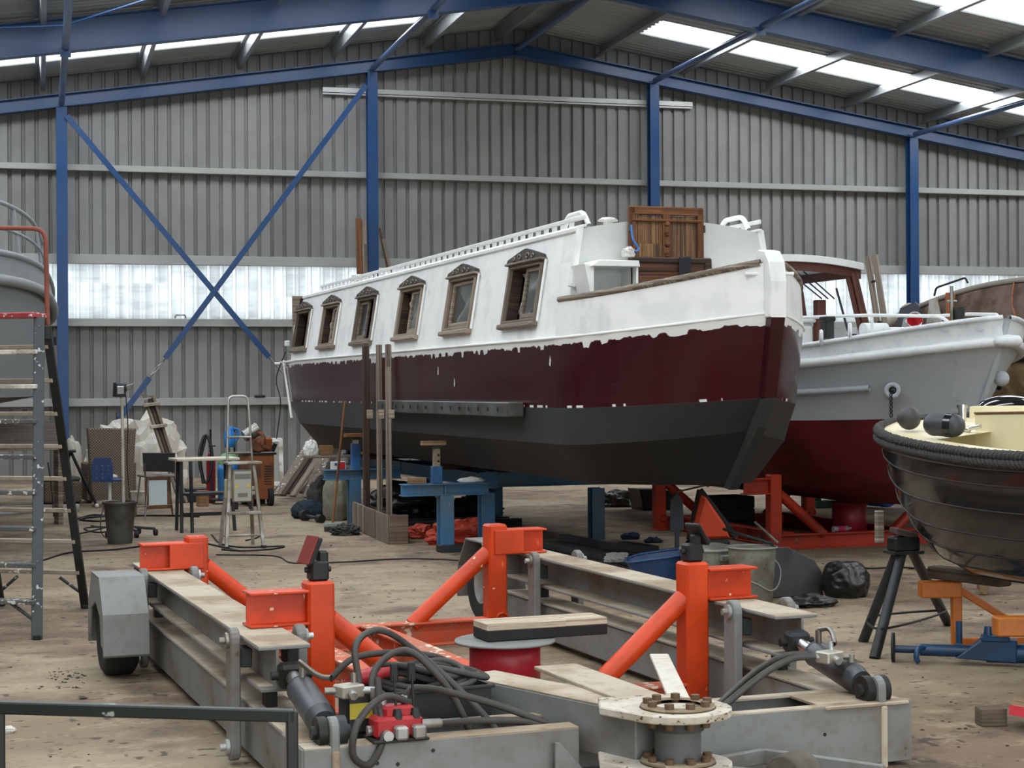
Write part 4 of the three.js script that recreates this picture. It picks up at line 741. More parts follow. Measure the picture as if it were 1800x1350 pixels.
  mesh('windlass', [rod(V(-0.45, 2.12, 2.15), V(-0.2, 2.14, 2.15), 0.08, 0.06, 18), rod(V(-0.2, 2.14, 2.15), V(0.1, 2.14, 2.18), 0.02)], topG, B);
  mesh('deck_hatch', bx(0.5, 0.12, 0.5, 0.2, 2.1, 2.9, 0.03), M.white, B);
  mesh('samson_post', [bx(0.1, 0.18, 0.1, -0.72, 2.14, 1.95, 0.01), bx(0.12, 0.05, 0.12, -0.72, 2.24, 1.95, 0.01)], M.darkSteel, B);
  mesh('capping_board', [bx(0.12, 0.04, 1.6, -1.08, 2.03, 0.9, 0.01)], M.mahogany, B);
  // open wheelhouse
  const HW = 0.86, roofR = []; for (const z of [-2.4, -1.2, 0.06]) { const r = []; for (let k = -6; k <= 6; k++) r.push(V(k / 6 * HW, 2.93 + 0.08 * (1 - (k / 6) ** 2), z)); roofR.push(r); }
  const wr = mesh('wheelhouse_roof', [grid(roofR), grid(roofR.map((r) => r.map((p) => V(p.x, p.y - 0.06, p.z)).reverse()))], M.white, B);
  const arch = (y, t, z0, d, m, nm) => { const o = []; for (let k = -6; k <= 6; k++) o.push([k / 6 * HW, y + 0.08 * (1 - (k / 6) ** 2)]); for (let k = 6; k >= -6; k--) o.push([k / 6 * HW, y - t + 0.08 * (1 - (k / 6) ** 2)]); mesh(nm, slab(o, d, 0.004).translate(0, 0, z0), m, wr); };
  arch(2.935, 0.075, 0.07, 0.03, M.white, 'roof_fascia'); arch(2.87, 0.1, 0.0, 0.05, brown, 'roof_beam'); arch(2.87, 0.1, -2.3, 0.05, brown, 'roof_beam');
  for (const s of [-1, 1]) { mesh('roof_edge', bx(0.03, 0.07, 2.45, s * HW, 2.9, -1.17, 0.006), M.white, wr); mesh('side_beam', bx(0.05, 0.09, 2.35, s * (HW - 0.05), 2.83, -1.17, 0.006), brown, wr); }
  mesh('roof_hatch', [lathe([[0, 0.05], [0.1, 0.045], [0.14, 0.0]], 18).translate(0.45, 2.97, -0.3)], M.mahogany, wr);
  for (const s of [-1, 1]) {
    mesh('front_post', beam(V(s * 0.96, 2.0, 0.05), V(s * 0.77, 2.85, -0.0), 0.075, 0.07, 0.006), M.mahogany, B);
    mesh('front_post_edge', beam(V(s * 0.9, 2.0, 0.02), V(s * 0.71, 2.85, -0.03), 0.05, 0.03, 0.006), brown, B);
    mesh('middle_post', beam(V(s * 0.9, 2.0, -1.2), V(s * 0.78, 2.82, -1.2), 0.08, 0.06, 0.006), brown, B);
    mesh('rear_post', beam(V(s * 0.9, 1.95, -2.3), V(s * 0.78, 2.85, -2.3), 0.1, 0.06, 0.006), brown, B);
  }
  mesh('cabin_door_jamb', bx(0.1, 0.5, 0.12, 0.5, 2.3, -0.25, 0.01), brown, B);
  mesh('windscreen_panel', slab([[-0.3, 2.28], [0.42, 2.2], [0.42, 2.34], [-0.3, 2.62]], 0.02, 0.003).translate(0.0, 0, -0.5), std({ color: '#5d5650', roughness: 0.6 }), B);
  for (const d of [0, 0.1, 0.2]) mesh('ceiling_strip', rod(V(0.1 + d, 2.86, -0.25), V(0.5 + d * 0.8, 2.56, -0.2), 0.008), M.black, B);
  mesh('instrument_console', [bx(0.62, 0.3, 0.35, 0.15, 2.15, -0.45, 0.04), bx(0.66, 0.04, 0.42, 0.15, 2.32, -0.45, 0.02)], M.white, B);
  mesh('grab_ring', bentPipe([V(-0.02, 2.3, -0.35), V(-0.02, 2.44, -0.35), V(0.08, 2.44, -0.35), V(0.08, 2.3, -0.35)], 0.018, 0.05), M.white, B);
  mesh('cabin_side_panel', bx(0.04, 0.3, 2.3, 0.92, 2.1, -1.15, 0.01), M.white, B); mesh('cabin_side_panel', bx(0.04, 0.3, 2.3, -0.92, 2.1, -1.15, 0.01), M.white, B);
  mesh('rear_bulkhead', [bx(0.9, 0.5, 0.04, 0.3, 2.15, -2.3, 0.01), beam(V(0.2, 2.4, -2.3), V(0.05, 2.8, -2.3), 0.08, 0.05)], M.white, B);
  mesh('wiper_mast', [rod(V(0.64, 2.1, 0.15), V(0.5, 2.66, 0.1), 0.012), rod(V(0.66, 2.02, 0.16), V(0.66, 2.16, 0.15), 0.055, 0.055, 14)], M.black, B);
}
{ // metal ladder stile leaning on the wheelhouse
  const o = greyBoat, p0 = o.localToWorld(V(0.95, 1.9, 0.3)), p1 = o.localToWorld(V(0.83, 3.0, 0.2));
  const t = thing('leaning_ladder', 'weathered ladder with blue band leaning against the wheelhouse front', 'ladder', V(0, 0, 0));
  const across = V(-0.02, 0.0, 0.2);
  mesh('stile', beam(p0, p1, 0.04, 0.06, 0.004, V(0, 0, 1)), M.woodGrey, t);
  mesh('stile', beam(p0.clone().add(across), p1.clone().add(across), 0.04, 0.06, 0.004, V(0, 0, 1)), M.woodGrey, t);
  for (const k of [0.35, 0.75]) mesh('rung', rod(p0.clone().lerp(p1, k).addScaledVector(across, -0.1), p0.clone().lerp(p1, k).addScaledVector(across, 1.05), 0.014), M.darkSteel, t);
  mesh('blue_band', beam(p0.clone().lerp(p1, 0.12), p0.clone().lerp(p1, 0.28), 0.046, 0.066, 0.004, V(0, 0, 1)), std({ color: '#5d89b8', roughness: 0.6 }), t);
}
// ================================================================ brown cabin cruiser behind it
const cruiser = thing('cabin_cruiser', 'tan cabin cruiser with brown canvas canopy behind the grey boat', 'boat', greyBoatAt.clone(), GRY);
{
  const B = cruiser, X0 = 1.75, CX = 3.15, HB = 1.4;
  const tan = std({ color: '#b09a78', map: T.grime, roughness: 0.5 }), canvas = std({ color: '#6e5a50', roughness: 0.9, map: T.grime }), canvasEdge = std({ color: '#8d867c', roughness: 0.9 }), varn = wood(0xb06a3a, 0x6a3618, 4, 0.3);
  const sheer = (z) => 2.02 + 0.035 * z, keel = 0.75;
  const bw = (z) => HB * (z > 2.6 ? Math.cos(Math.min(1, (z - 2.6) / 2.2) * Math.PI / 2) : z < -1 ? 1 - 0.04 * (-1 - z) : 1) + 0.02;
  const zs = []; for (let z = -4; z <= 4.8; z += 0.4) zs.push(z);
  const hull = (s) => { const rows = zs.map((z) => [0, 0.2, 0.45, 0.75, 1].map((k) => V(CX + s * bw(z) * (k === 0 ? 0.02 : 0.55 + 0.45 * Math.pow(k, 0.7)), keel + (sheer(z) - keel) * k, z))); if (s < 0) rows.reverse(); return grid(rows); };
  for (const s of [-1, 1]) { mesh('hull_side', hull(s), tan, B); mesh('stripe', pipe(zs.map((z) => V(CX + s * (bw(z) * 0.95 + 0.02), sheer(z) - 0.2, z)), 0.035, 6, 2), M.black, B); mesh('rub_rail', pipe(zs.map((z) => V(CX + s * (bw(z) + 0.01), sheer(z), z)), 0.04, 8, 2), std({ color: '#a9a293', roughness: 0.6 }), B); mesh('toe_rail', pipe(zs.map((z) => V(CX + s * (bw(z) - 0.1), sheer(z) + 0.17, z)), 0.03, 8, 2), varn, B); }
  mesh('stern_board', bx(2 * HB * 0.9, 1.2, 0.05, CX, 1.3, -3.98, 0.01), tan, B);
  mesh('deck', grid(zs.map((z) => [V(CX + bw(z) * 0.97, sheer(z) - 0.01, z), V(CX - bw(z) * 0.97, sheer(z) - 0.01, z)])), std({ color: '#9a8f80', roughness: 0.8 }), B);
  mesh('coaming', [bx(0.04, 0.3, 5.2, CX - HB + 0.2, 2.14, 0.4, 0.006), bx(0.04, 0.3, 5.2, CX + HB - 0.2, 2.14, 0.4, 0.006)], canvas, B);
  // canopy: brown canvas side with battens and an arched top
  const prof = (k) => 2.66 - 0.22 * Math.pow(Math.max(0, -k), 2);
  const zc = [-1.1, -0.75, -0.3, 0.3, 0.9, 1.6, 2.3, 3.0], yTop = (z) => 2.70 - 0.16 * Math.pow(Math.max(0, 0.9 - z), 1.6) / 1.8;
  for (const s of [-1, 1]) mesh('canopy_side', grid((s < 0 ? zc : [...zc].reverse()).map((z) => [V(CX + s * (HB - 0.2), 2.2, z), V(CX + s * (HB - 0.24), (2.2 + yTop(z)) / 2, z), V(CX + s * (HB - 0.34), yTop(z), z)])), canvas, B);
  mesh('canopy_top', [grid([...zc].reverse().map((z) => [-1, -0.6, 0, 0.6, 1].map((k) => V(CX + k * (HB - 0.34), yTop(z) + 0.1 * (1 - k * k), z)))), grid([...zc].map((z) => [-1, -0.6, 0, 0.6, 1].map((k) => V(CX + k * (HB - 0.34), yTop(z) + 0.1 * (1 - k * k) - 0.02, z))))], canvasEdge, B);
  for (const s of [-1, 1]) mesh('canopy_edge', pipe(zc.map((z) => V(CX + s * (HB - 0.33), yTop(z) + 0.005, z)), 0.03, 6, 3), canvasEdge, B);
  for (const z of [0.15, 1.2, 1.5]) mesh('batten', pipe([V(CX - HB + 0.17, 2.22, z + 0.15), V(CX - HB + 0.2, 2.45, z), V(CX - HB + 0.3, yTop(z - 0.1) - 0.02, z - 0.1)], 0.012, 6, 4), varn, B);
  mesh('front_frame', [beam(V(CX - HB + 0.16, 2.2, 0.15), V(CX - HB + 0.3, 2.62, -0.1), 0.09, 0.05, 0.006)], varn, B);
  mesh('clear_window', slab([[-0.36, 2.25], [-0.02, 2.25], [-0.14, 2.58], [-0.28, 2.56]], 0.01, 0).rotateY(-Math.PI / 2).translate(CX - HB + 0.19, 0, 0), std({ color: '#b9b6ae', roughness: 0.25, map: T.grime }), B);
  mesh('rear_window', slab([[-0.98, 2.24], [-0.5, 2.24], [-0.46, 2.5], [-0.56, 2.56], [-0.86, 2.5]], 0.012, 0).rotateY(-Math.PI / 2).translate(CX - HB + 0.185, 0, 0), std({ color: '#40424a', roughness: 0.4 }), B);
  mesh('rear_window_pane', slab([[-0.82, 2.27], [-0.58, 2.27], [-0.56, 2.4], [-0.78, 2.38]], 0.01, 0).rotateY(-Math.PI / 2).translate(CX - HB + 0.175, 0, 0), std({ color: '#a9a8a4', roughness: 0.3 }), B);
  mesh('grab_rail', bentPipe([V(CX - 1.0, 2.63, -0.5), V(CX - 1.0, 2.72, -0.46), V(CX - 1.0, 2.8, 0.1), V(CX - 1.0, 2.74, 0.14)], 0.012, 0.04), M.black, B);
  mesh('cradle_leg', [bx(0.14, 0.75, 0.14, CX - 0.7, 0.375, 0.3, 0.01), bx(0.14, 0.75, 0.14, CX + 0.7, 0.375, 0.3, 0.01), bx(0.14, 0.75, 0.14, CX - 0.7, 0.375, -2.6, 0.01), bx(0.14, 0.75, 0.14, CX + 0.7, 0.375, -2.6, 0.01)], M.woodDark, B);
  mesh('canvas_bundle', [pipe([V(CX - 1.1, 2.3, -1.5), V(CX - 1.0, 2.42, -1.15), V(CX - 1.05, 2.5, -0.95), V(CX - 1.0, 2.46, -0.8)], 0.07, 8, 5)], std({ color: '#a89f8e', roughness: 0.95 }), B);
  mesh('side_fender', [ball(0.13, X0 - 0.1, 1.78, 2.0, 16)], M.rubber, B);
}
{ // deck mast with black lamp pot on the grey boat's far side
  const p = greyBoat.localToWorld(V(0.12, 2.16, 2.75)), t = thing('bow_mast', 'short silver mast with a black pot on the grey bow', 'mast', p);
  mesh('mast_pole', [rod(V(0, 0, 0), V(0, 0.36, 0), 0.016), rod(V(-0.05, 0.22, 0), V(0.05, 0.22, 0), 0.012)], M.steel, t);
  mesh('mast_pot', lathe([[0, 0], [0.05, 0], [0.06, 0.14], [0.07, 0.16], [0, 0.16]], 20).translate(0.07, 0, 0), M.black, t);
}
// ================================================================ black clinker boat at the right
const blackBoatAt = C2W(2.56, 10.95), BRY = 14.5 * D2R;
const blackBoat = thing('clinker_boat', 'glossy black clinker boat with thick rope fender and cream interior', 'boat', blackBoatAt, BRY);
{
  const B = blackBoat, LEN = 4.4;
  const hullM = phy({ color: '#1c1a19', roughness: 0.16, clearcoat: 0.5, clearcoatRoughness: 0.08 }), cream = std({ color: '#eadfb6', map: T.soft, roughness: 0.4 });
  const heel = 0.085;
  const half = (s) => 0.82 * Math.sin(Math.PI / 2 * Math.pow(Math.min(1, s / 1.7), 0.62)) * (s > 2.6 ? 1 - 0.16 * Math.pow((s - 2.6) / 1.8, 2) : 1);
  const keelY = (s) => 0.5 + 0.5 * Math.pow(Math.max(0, 1 - s / 0.95), 2.4), sheerY = (s) => 1.355 - 0.075 * Math.min(1, s / 1.6);
  const tilt = (p) => { const x = p.x * Math.cos(heel) - (p.y - 0.5) * Math.sin(-heel) * -1, y = (p.y - 0.5) * Math.cos(heel) + p.x * Math.sin(heel) + 0.5; return V(x, y, p.z); };
  const sect = (s, k, side) => {                                                            // k 0 at the gunwale, 1 at the keel
    const a = k * Math.PI / 2, x = Math.max(0.02, half(s)) * Math.pow(Math.cos(a), 0.62) + 0.025, y = sheerY(s) - (sheerY(s) - keelY(s)) * Math.pow(Math.sin(a), 1.15), rake = 0.3 * Math.pow(k, 1.6) * Math.max(0, 1 - s / 1.2);
    return V(side * x, y, s + rake);
  };
  const ss = []; for (let i = 0; i <= 26; i++) ss.push(LEN * Math.pow(i / 26, 1.7));
  const cuts = [0, 0.15, 0.28, 0.41, 0.54, 0.68, 0.83, 0.97];
  for (const side of [-1, 1]) for (let c = 0; c + 1 < cuts.length; c++) {
    const rows = ss.map((s) => [0, 0.33, 0.66, 1, 1.001].map((f, i) => { const k = cuts[c] + (cuts[c + 1] - cuts[c]) * Math.min(1, f), p = sect(s, k, side); const o = i === 4 ? 0 : 0.03 * f; p.x += side * o * 0.8; p.y -= o * 0.35 * (k > 0.4 ? 1 : 0); return tilt(p); }));
    if (side < 0) rows.reverse();
    mesh('strake', grid(rows.map((r) => r.slice(0, 4).reverse())), hullM, B);
    if (c < 6) mesh('added_land_bead', pipe(rows.filter((_, i) => i % 2 === 0).map((r) => r[3]), 0.006, 5, 2), std({ color: '#151413', roughness: 0.45 }), B);  // thin beads added to draw highlight and dark lines along the lands
    mesh('strake_land', grid(rows.map((r) => r.slice(3).reverse()), false), hullM, B);
  }
  mesh('keel', [pipe(ss.filter((_, i) => i % 2 === 0).map((s) => tilt(sect(s, 1, 0).add(V(0, -0.01, 0)))), 0.04, 8, 4)], std({ color: '#3a3733', roughness: 0.6 }), B);
  // rope fender: twisted strands round the gunwale
  const gw = []; for (let i = ss.length - 1; i >= 0; i--) gw.push(tilt(sect(ss[i], 0, -1).add(V(-0.03, 0.005, 0)))); for (let i = 1; i < ss.length; i++) gw.push(tilt(sect(ss[i], 0, 1).add(V(0.03, 0.005, 0))));
  const curve = new THREE.CatmullRomCurve3(gw, false, 'centripetal'), rope = [], N = 1400, total = curve.getLength();
  const pts = curve.getSpacedPoints(N), tang = pts.map((p, i) => pts[Math.min(N, i + 1)].clone().sub(pts[Math.max(0, i - 1)]).normalize());
  const ropeM = std({ color: '#3c3b39', roughness: 0.9 });
  for (const [dy, dir] of [[0.02, 1], [-0.02, -1]]) for (let st = 0; st < 3; st++) {
    const q = []; for (let i = 0; i <= N; i++) { const t = tang[i], n = V(0, 1, 0).addScaledVector(t, -t.y).normalize(), m = t.clone().cross(n), a = dir * i / N * total / 0.09 * Math.PI * 2 + st * 2.094; q.push(pts[i].clone().addScaledVector(n, 0.017 * Math.sin(a) + dy).addScaledVector(m, 0.02 * Math.cos(a))); }
    rope.push(uvBox(new THREE.TubeGeometry(new THREE.CatmullRomCurve3(q.filter((_, i) => i % 2 === 0)), 600, 0.016, 6)));
  }
  mesh('rope_fender', rope, ropeM, B);
  mesh('gunwale_moulding', [pipe(gw.map((p) => V(p.x * 0.985, p.y - 0.05, p.z)), 0.018, 6, 2)], hullM, B);
  // cream inside: side deck, liner, floor, locker
  const inner = (s, k, side, d) => { const p = sect(s, k, side); p.x -= side * Math.min(d, Math.max(0, half(s)) * 0.9); return tilt(p); };
  for (const side of [-1, 1]) {
    const top = ss.map((s) => [tilt(sect(s, 0, side).add(V(0, 0.02, 0))), tilt(sect(s, 0, side).add(V(-side * Math.min(0.16, half(s) * 0.5), 0.03, 0)))]); if (side > 0) top.reverse();
    mesh('side_deck', grid(top.map((r) => r.reverse())), cream, B);
    const lin = ss.map((s) => [tilt(sect(s, 0, side).add(V(-side * Math.min(0.16, half(s) * 0.5), 0.03, 0))), inner(s, 0.45, side, 0.14), inner(s, 0.7, side, 0.12)]); if (side > 0) lin.reverse();
    mesh('liner', grid(lin.map((r) => r.reverse())), cream, B);
  }
  mesh('foredeck', grid(ss.filter((s) => s < 1.0).map((s) => [tilt(sect(s, 0, -1).add(V(0.05, 0.026, 0.02))), tilt(sect(s, 0, 1).add(V(-0.05, 0.026, 0.02)))])), cream, B);
  mesh('floor_board', bx(1.0, 0.02, 2.6, 0, 0.8, 2.6, 0, 0, 0, heel), cream, B);
  const co = ss.filter((s) => s > 0.25 && s < 3.6).map((s) => [tilt(sect(s, 0, 1).add(V(-0.1, 0.02, 0))), tilt(sect(s, 0, 1).add(V(-0.09, 0.1, 0))), tilt(sect(s, 0, 1).add(V(-0.06, 0.1, 0))), tilt(sect(s, 0, 1).add(V(-0.05, 0.02, 0)))]);
  mesh('coaming', grid(co), cream, B);
  B.updateMatrixWorld(true);
  const q0 = B.worldToLocal(AT(1716, 731, 10.2)), q1 = B.worldToLocal(AT(1850, 729, 9.7));
  mesh('locker', beam(V(q0.x, q0.y - 0.1, q0.z), V(q1.x, q1.y - 0.1, q1.z), 0.22, 0.03, 0.006), cream, B);
  mesh('locker_edge', beam(V(q0.x, q0.y + 0.016, q0.z), V(q1.x, q1.y + 0.016, q1.z), 0.012, 0.045, 0.003), M.woodBrown, B);
  mesh('stern', [slab([[-0.7, 1.25], [0.7, 1.25], [0.6, 0.85], [0.3, 0.6], [-0.3, 0.6], [-0.6, 0.85]], 0.04, 0).translate(0, 0, LEN - 0.02)], hullM, B);
  mesh('deck_cleat', [rod(V(-0.3, 1.33, 0.72), V(-0.3, 1.36, 0.9), 0.012), ball(0.02, -0.3, 1.34, 0.8, 8)], M.chrome, B);
  mesh('mooring_bitt', [rod(V(0.1, 1.38, 0.35), V(0.1, 1.47, 0.35), 0.025, 0.025, 12), rod(V(0.1, 1.46, 0.35), V(0.1, 1.48, 0.35), 0.035, 0.035, 12)], M.chrome, B);
  mesh('rowlock', [rod(V(-0.66, 1.26, 1.75), V(-0.66, 1.34, 1.75), 0.01), rod(V(-0.62, 1.26, 1.8), V(-0.62, 1.34, 1.8), 0.01)], M.black, B);
}
{ // two black fenders lying on its bow
  const a = AT(1598, 735, 10.3), b = AT(1652, 746, 9.85), c = AT(1676, 748, 9.8);
  tag(mesh('ball_fender', [ball(0.071, a.x, a.y, a.z, 24), rod(V(a.x + 0.06, a.y + 0.0, a.z), V(a.x + 0.1, a.y + 0.0, a.z + 0.02), 0.012)], std({ color: '#3a3a3a', roughness: 0.5 })), 'round matt black ball fender on the bow of the clinker boat', 'fender');
  const d = c.clone().sub(b).normalize();
  const f = thing('cylinder_fender', 'black cylindrical fender with shiny taped end on the clinker boat', 'fender', V(0, 0, 0));
  mesh('fender_body', [rod(b.clone().addScaledVector(d, -0.03), c, 0.068, 0.068, 22), ball(0.068, b.x - d.x * 0.03, b.y, b.z - d.z * 0.03, 20), ball(0.067, c.x, c.y, c.z, 20)], std({ color: '#35373a', roughness: 0.45 }), f);
  mesh('tape_band', rod(b.clone().lerp(c, 0.5), c, 0.0705, 0.0705, 22), std({ color: '#1a1a1c', roughness: 0.12 }), f);
}
{ // outboard motor on a wooden stand behind the clinker boat
  const p = AT(1772, 722, 13.2), t = thing('outboard_motor', 'shiny black outboard motor cowl behind the clinker boat', 'outboard motor', V(p.x, 0, p.z), -0.5);
  const y = p.y;
  mesh('cowl', [(() => { const g = new THREE.SphereGeometry(1, 28, 16); g.scale(0.25, 0.11, 0.14); return uvBox(g).translate(0, y + 0.01, 0); })(), bx(0.42, 0.05, 0.2, 0.02, y - 0.06, 0, 0.02)], phy({ color: '#17181a', roughness: 0.12, clearcoat: 1 }), t);
  mesh('motor_leg', [bx(0.14, 0.5, 0.12, 0.02, y - 0.33, 0, 0.02), bx(0.08, 0.3, 0.06, 0.02, y - 0.7, 0, 0.02), rod(V(-0.1, y - 0.8, 0), V(0.14, y - 0.8, 0), 0.04, 0.04, 16)], M.black, t);
  mesh('motor_stand', [bx(0.5, 0.05, 0.3, 0.02, y - 0.42, 0.0, 0.006), beam(V(-0.2, 0, 0.2), V(-0.15, y - 0.44, 0.1), 0.06, 0.06), beam(V(0.25, 0, 0.2), V(0.2, y - 0.44, 0.1), 0.06, 0.06), beam(V(-0.2, 0, -0.2), V(-0.15, y - 0.44, -0.1), 0.06, 0.06), beam(V(0.25, 0, -0.2), V(0.2, y - 0.44, -0.1), 0.06, 0.06)], M.wood, t);
}
{ // yellow-orange stand below it
  const a = C2W(2.71, 10.45), t = thing('boat_stand', 'yellow-orange steel stand carrying the black clinker boat', 'stand', a, -15.43 * D2R);
  const y = std({ map: worn(0xc46a0a, 0x5a4630, 0.15, 3, 0x8a5214, 0.5), roughness: 0.45 });
  for (const z of [0, 1.62]) for (const [x, s] of [[0, -1], [1.15, 1]]) {
    mesh('post', [bx(0.06, 0.4, 0.06, x, 0.2, z, 0.006)], y, t);
    mesh('arm', [bx(0.25, 0.1, 0.1, x + s * 0.1, 0.355, z, 0.008)], y, t);
    mesh('strut', beam(V(x - s * 0.02, 0.35, z), V(x - s * 0.5, 0.05, z), 0.045, 0.05, 0.006), y, t);
  }
  for (const z of [0, 1.62]) mesh('cross_bar', bx(1.1, 0.05, 0.06, 0.575, 0.03, z, 0.006), y, t);
  mesh('long_bar', bx(0.06, 0.05, 1.6, 0.575, 0.05, 0.81, 0.006), y, t);
}
{
  const a = G(1640, 1005, 0.45), b = G(1768, 1022, 0.44);
  tag(mesh('keel_timber', beam(V(a.x, 0.452, a.z), V(b.x, 0.445, b.z), 0.075, 0.12, 0.01), wood(0x6d5d4e, 0x463a30, 4)), 'heavy weathered timber on the yellow stand under the black boat', 'timber');
}
{ // tripod trestle under the bow
  const p1 = G(1517, 1128), p2 = G(1537, 1158), p3 = G(1668, 1098), ap = AT(1588, 918, 10.35);
  const t = thing('tripod_trestle', 'dark steel tripod trestle with tie wire under the black bow', 'trestle', V(ap.x, 0, ap.z));
  const l = (p, y = 0) => V(p.x - ap.x, y, p.z - ap.z), H = ap.y - 0.15;
  for (const [p, dx] of [[p1, -0.03], [p2, 0], [p3, 0.04]]) mesh('leg', rod(l(p), V(dx, H, 0), 0.032, 0.03, 12), M.darkSteel, t);
  mesh('head', [bx(0.17, 0.09, 0.12, 0, H + 0.02, 0, 0.012), bx(0.2, 0.02, 0.15, 0, H - 0.03, 0, 0.004)], M.darkSteel, t);
  mesh('head_pad', bx(0.15, 0.04, 0.1, 0, H + 0.085, 0, 0.008, 0, 0, -0.25), wood(0x7a6258, 0x4a3a34, 5), t);
  mesh('upright', bx(0.05, 0.2, 0.04, -0.13, H + 0.12, -0.06, 0.006), M.woodGrey, t);
  const at = (p, k, dx) => l(p).lerp(V(dx, H, 0), k);
  mesh('tie_wire', pipe([at(p1, 0.23, 0).add(V(-0.035, 0, 0)), at(p2, 0.27, 0).add(V(-0.03, 0, 0.035)), at(p3, 0.2, 0).add(V(0.02, 0, 0.02)), at(p1, 0.25, 0).add(V(-0.02, 0, -0.035))], 0.008, 6, 10, true), M.black, t);
}
{ // blue screw jack lying on the floor
  const a = G(1592, 1164), b = G(1830, 1172), t = thing('lying_jack', 'dark blue steel screw jack lying on the floor at right', 'jack', V(a.x, 0, a.z), Math.atan2(-(b.z - a.z), b.x - a.x));
  const m = std({ map: worn(0x1d4468, 0x39414a, 0.15, 5, 0x14222e, 0.4), roughness: 0.35 });
  const L = a.distanceTo(b);
  mesh('jack_tube', [rod(V(0.08, 0.075, 0), V(0.42, 0.075, 0), 0.035, 0.035, 18), rod(V(0.45, 0.07, 0), V(L, 0.07, 0), 0.055, 0.055, 20), slab([[0.28, 0.04], [0.62, 0.02], [0.62, 0.15], [0.42, 0.15]], 0.12, 0.01)], m, t);
  mesh('jack_screw', rod(V(-0.06, 0.075, 0), V(0.1, 0.075, 0), 0.022, 0.022, 14), m, t);
  mesh('foot_plate', [lathe([[0, -0.01], [0.085, -0.01], [0.085, 0.01], [0, 0.01]], 8).rotateZ(Math.PI / 2).translate(-0.07, 0.085, 0)], M.darkSteel, t);
  mesh('hook', [new THREE.TorusGeometry(0.045, 0.016, 8, 16, 4).rotateY(0.9).translate(0.09, 0.05, 0.04)], m, t);
  mesh('handle', [rod(V(0.3, 0.09, -0.12), V(0.3, 0.23, -0.12), 0.019, 0.019, 12), rod(V(0.3, 0.06, -0.14), V(0.3, 0.09, 0), 0.03)], m, t);
  mesh('clamp', [bx(0.16, 0.035, 0.13, 0.5, 0.155, 0, 0.01), rod(V(0.46, 0.16, 0), V(0.46, 0.22, 0), 0.03, 0.022, 6)], m, t);
}
{ const p = G(1752, 1278); const b = tag(mesh('wood_block', bx(0.125, 0.085, 0.09, 0, 0.0425, 0, 0.004), wood(0x6a5a49, 0x4a3e32, 3)), 'small dark wooden block on the floor at lower right', 'block'); b.position.set(p.x, 0, p.z - 0.05); b.rotation.y = -0.15;
  const t = thing('red_plank', 'plank end with red painted edge resting on the wooden block', 'plank', V(p.x + 0.19, 0.0, p.z + 0.06), -0.65); mesh('plank_body', bx(0.5, 0.05, 0.18, 0.12, 0.06, 0, 0.004, 0, 0, -0.12), M.wood, t); mesh('red_edge', bx(0.5, 0.046, 0.006, 0.12, 0.06, 0.093, 0, 0, 0, -0.12), std({ color: '#c8323c', roughness: 0.6 }), t); }
// ================================================================ supports and clutter under the narrowboat
function crumple(w, h, d, k, amp = 0.25, f = 2.2, soft = false) {   // a crumpled heap: base at y 0
  let g = new THREE.IcosahedronGeometry(1, soft ? 12 : 7);
  const p = g.attributes.position, n3 = (x, y, z) => vn(x * f + 40 + k, y * f + 40, 1e6, k) * 0.5 + vn(y * f * 2 + 30, z * f * 2 + 40 + k, 1e6, k + 1) * 0.3 + vn(x * f * 2.6 + 50, z * f * 2.6 + 30 + k, 1e6, k + 2) * 0.3;
  for (let i = 0; i < p.count; i++) {
    let x = p.getX(i), y = p.getY(i), z = p.getZ(i);
    const q = n3(x, y, z), r = Math.abs(2 * n3(z * 1.7, x * 1.7, y * 1.7) - 1.05), s = 1 + amp * (q - 0.55) * 2 - amp * 0.8 * r;
    x *= s; y *= s; z *= s;
    p.setXYZ(i, x * w / 2, Math.max(0, (y + 0.55) / 1.55) * h, z * d / 2);
  }
  if (soft) { for (const k of ['normal', 'uv']) g.deleteAttribute(k); g = mergeVertices(g, 1e-4); }
  g.computeVertexNormals();
  return uvBox(g);
}
const NB = (x, y, z) => narrowboat.localToWorld(V(x, y, z));
const standBlue = std({ map: worn(0x3d6f96, 0x8a7d6a, 0.16, 1, 0x5b6a70, 0.6), roughness: 0.5 });
narrowboat.updateMatrixWorld(true); greyBoat.updateMatrixWorld(true); nearCradle.updateMatrixWorld(true); farCradle.updateMatrixWorld(true);
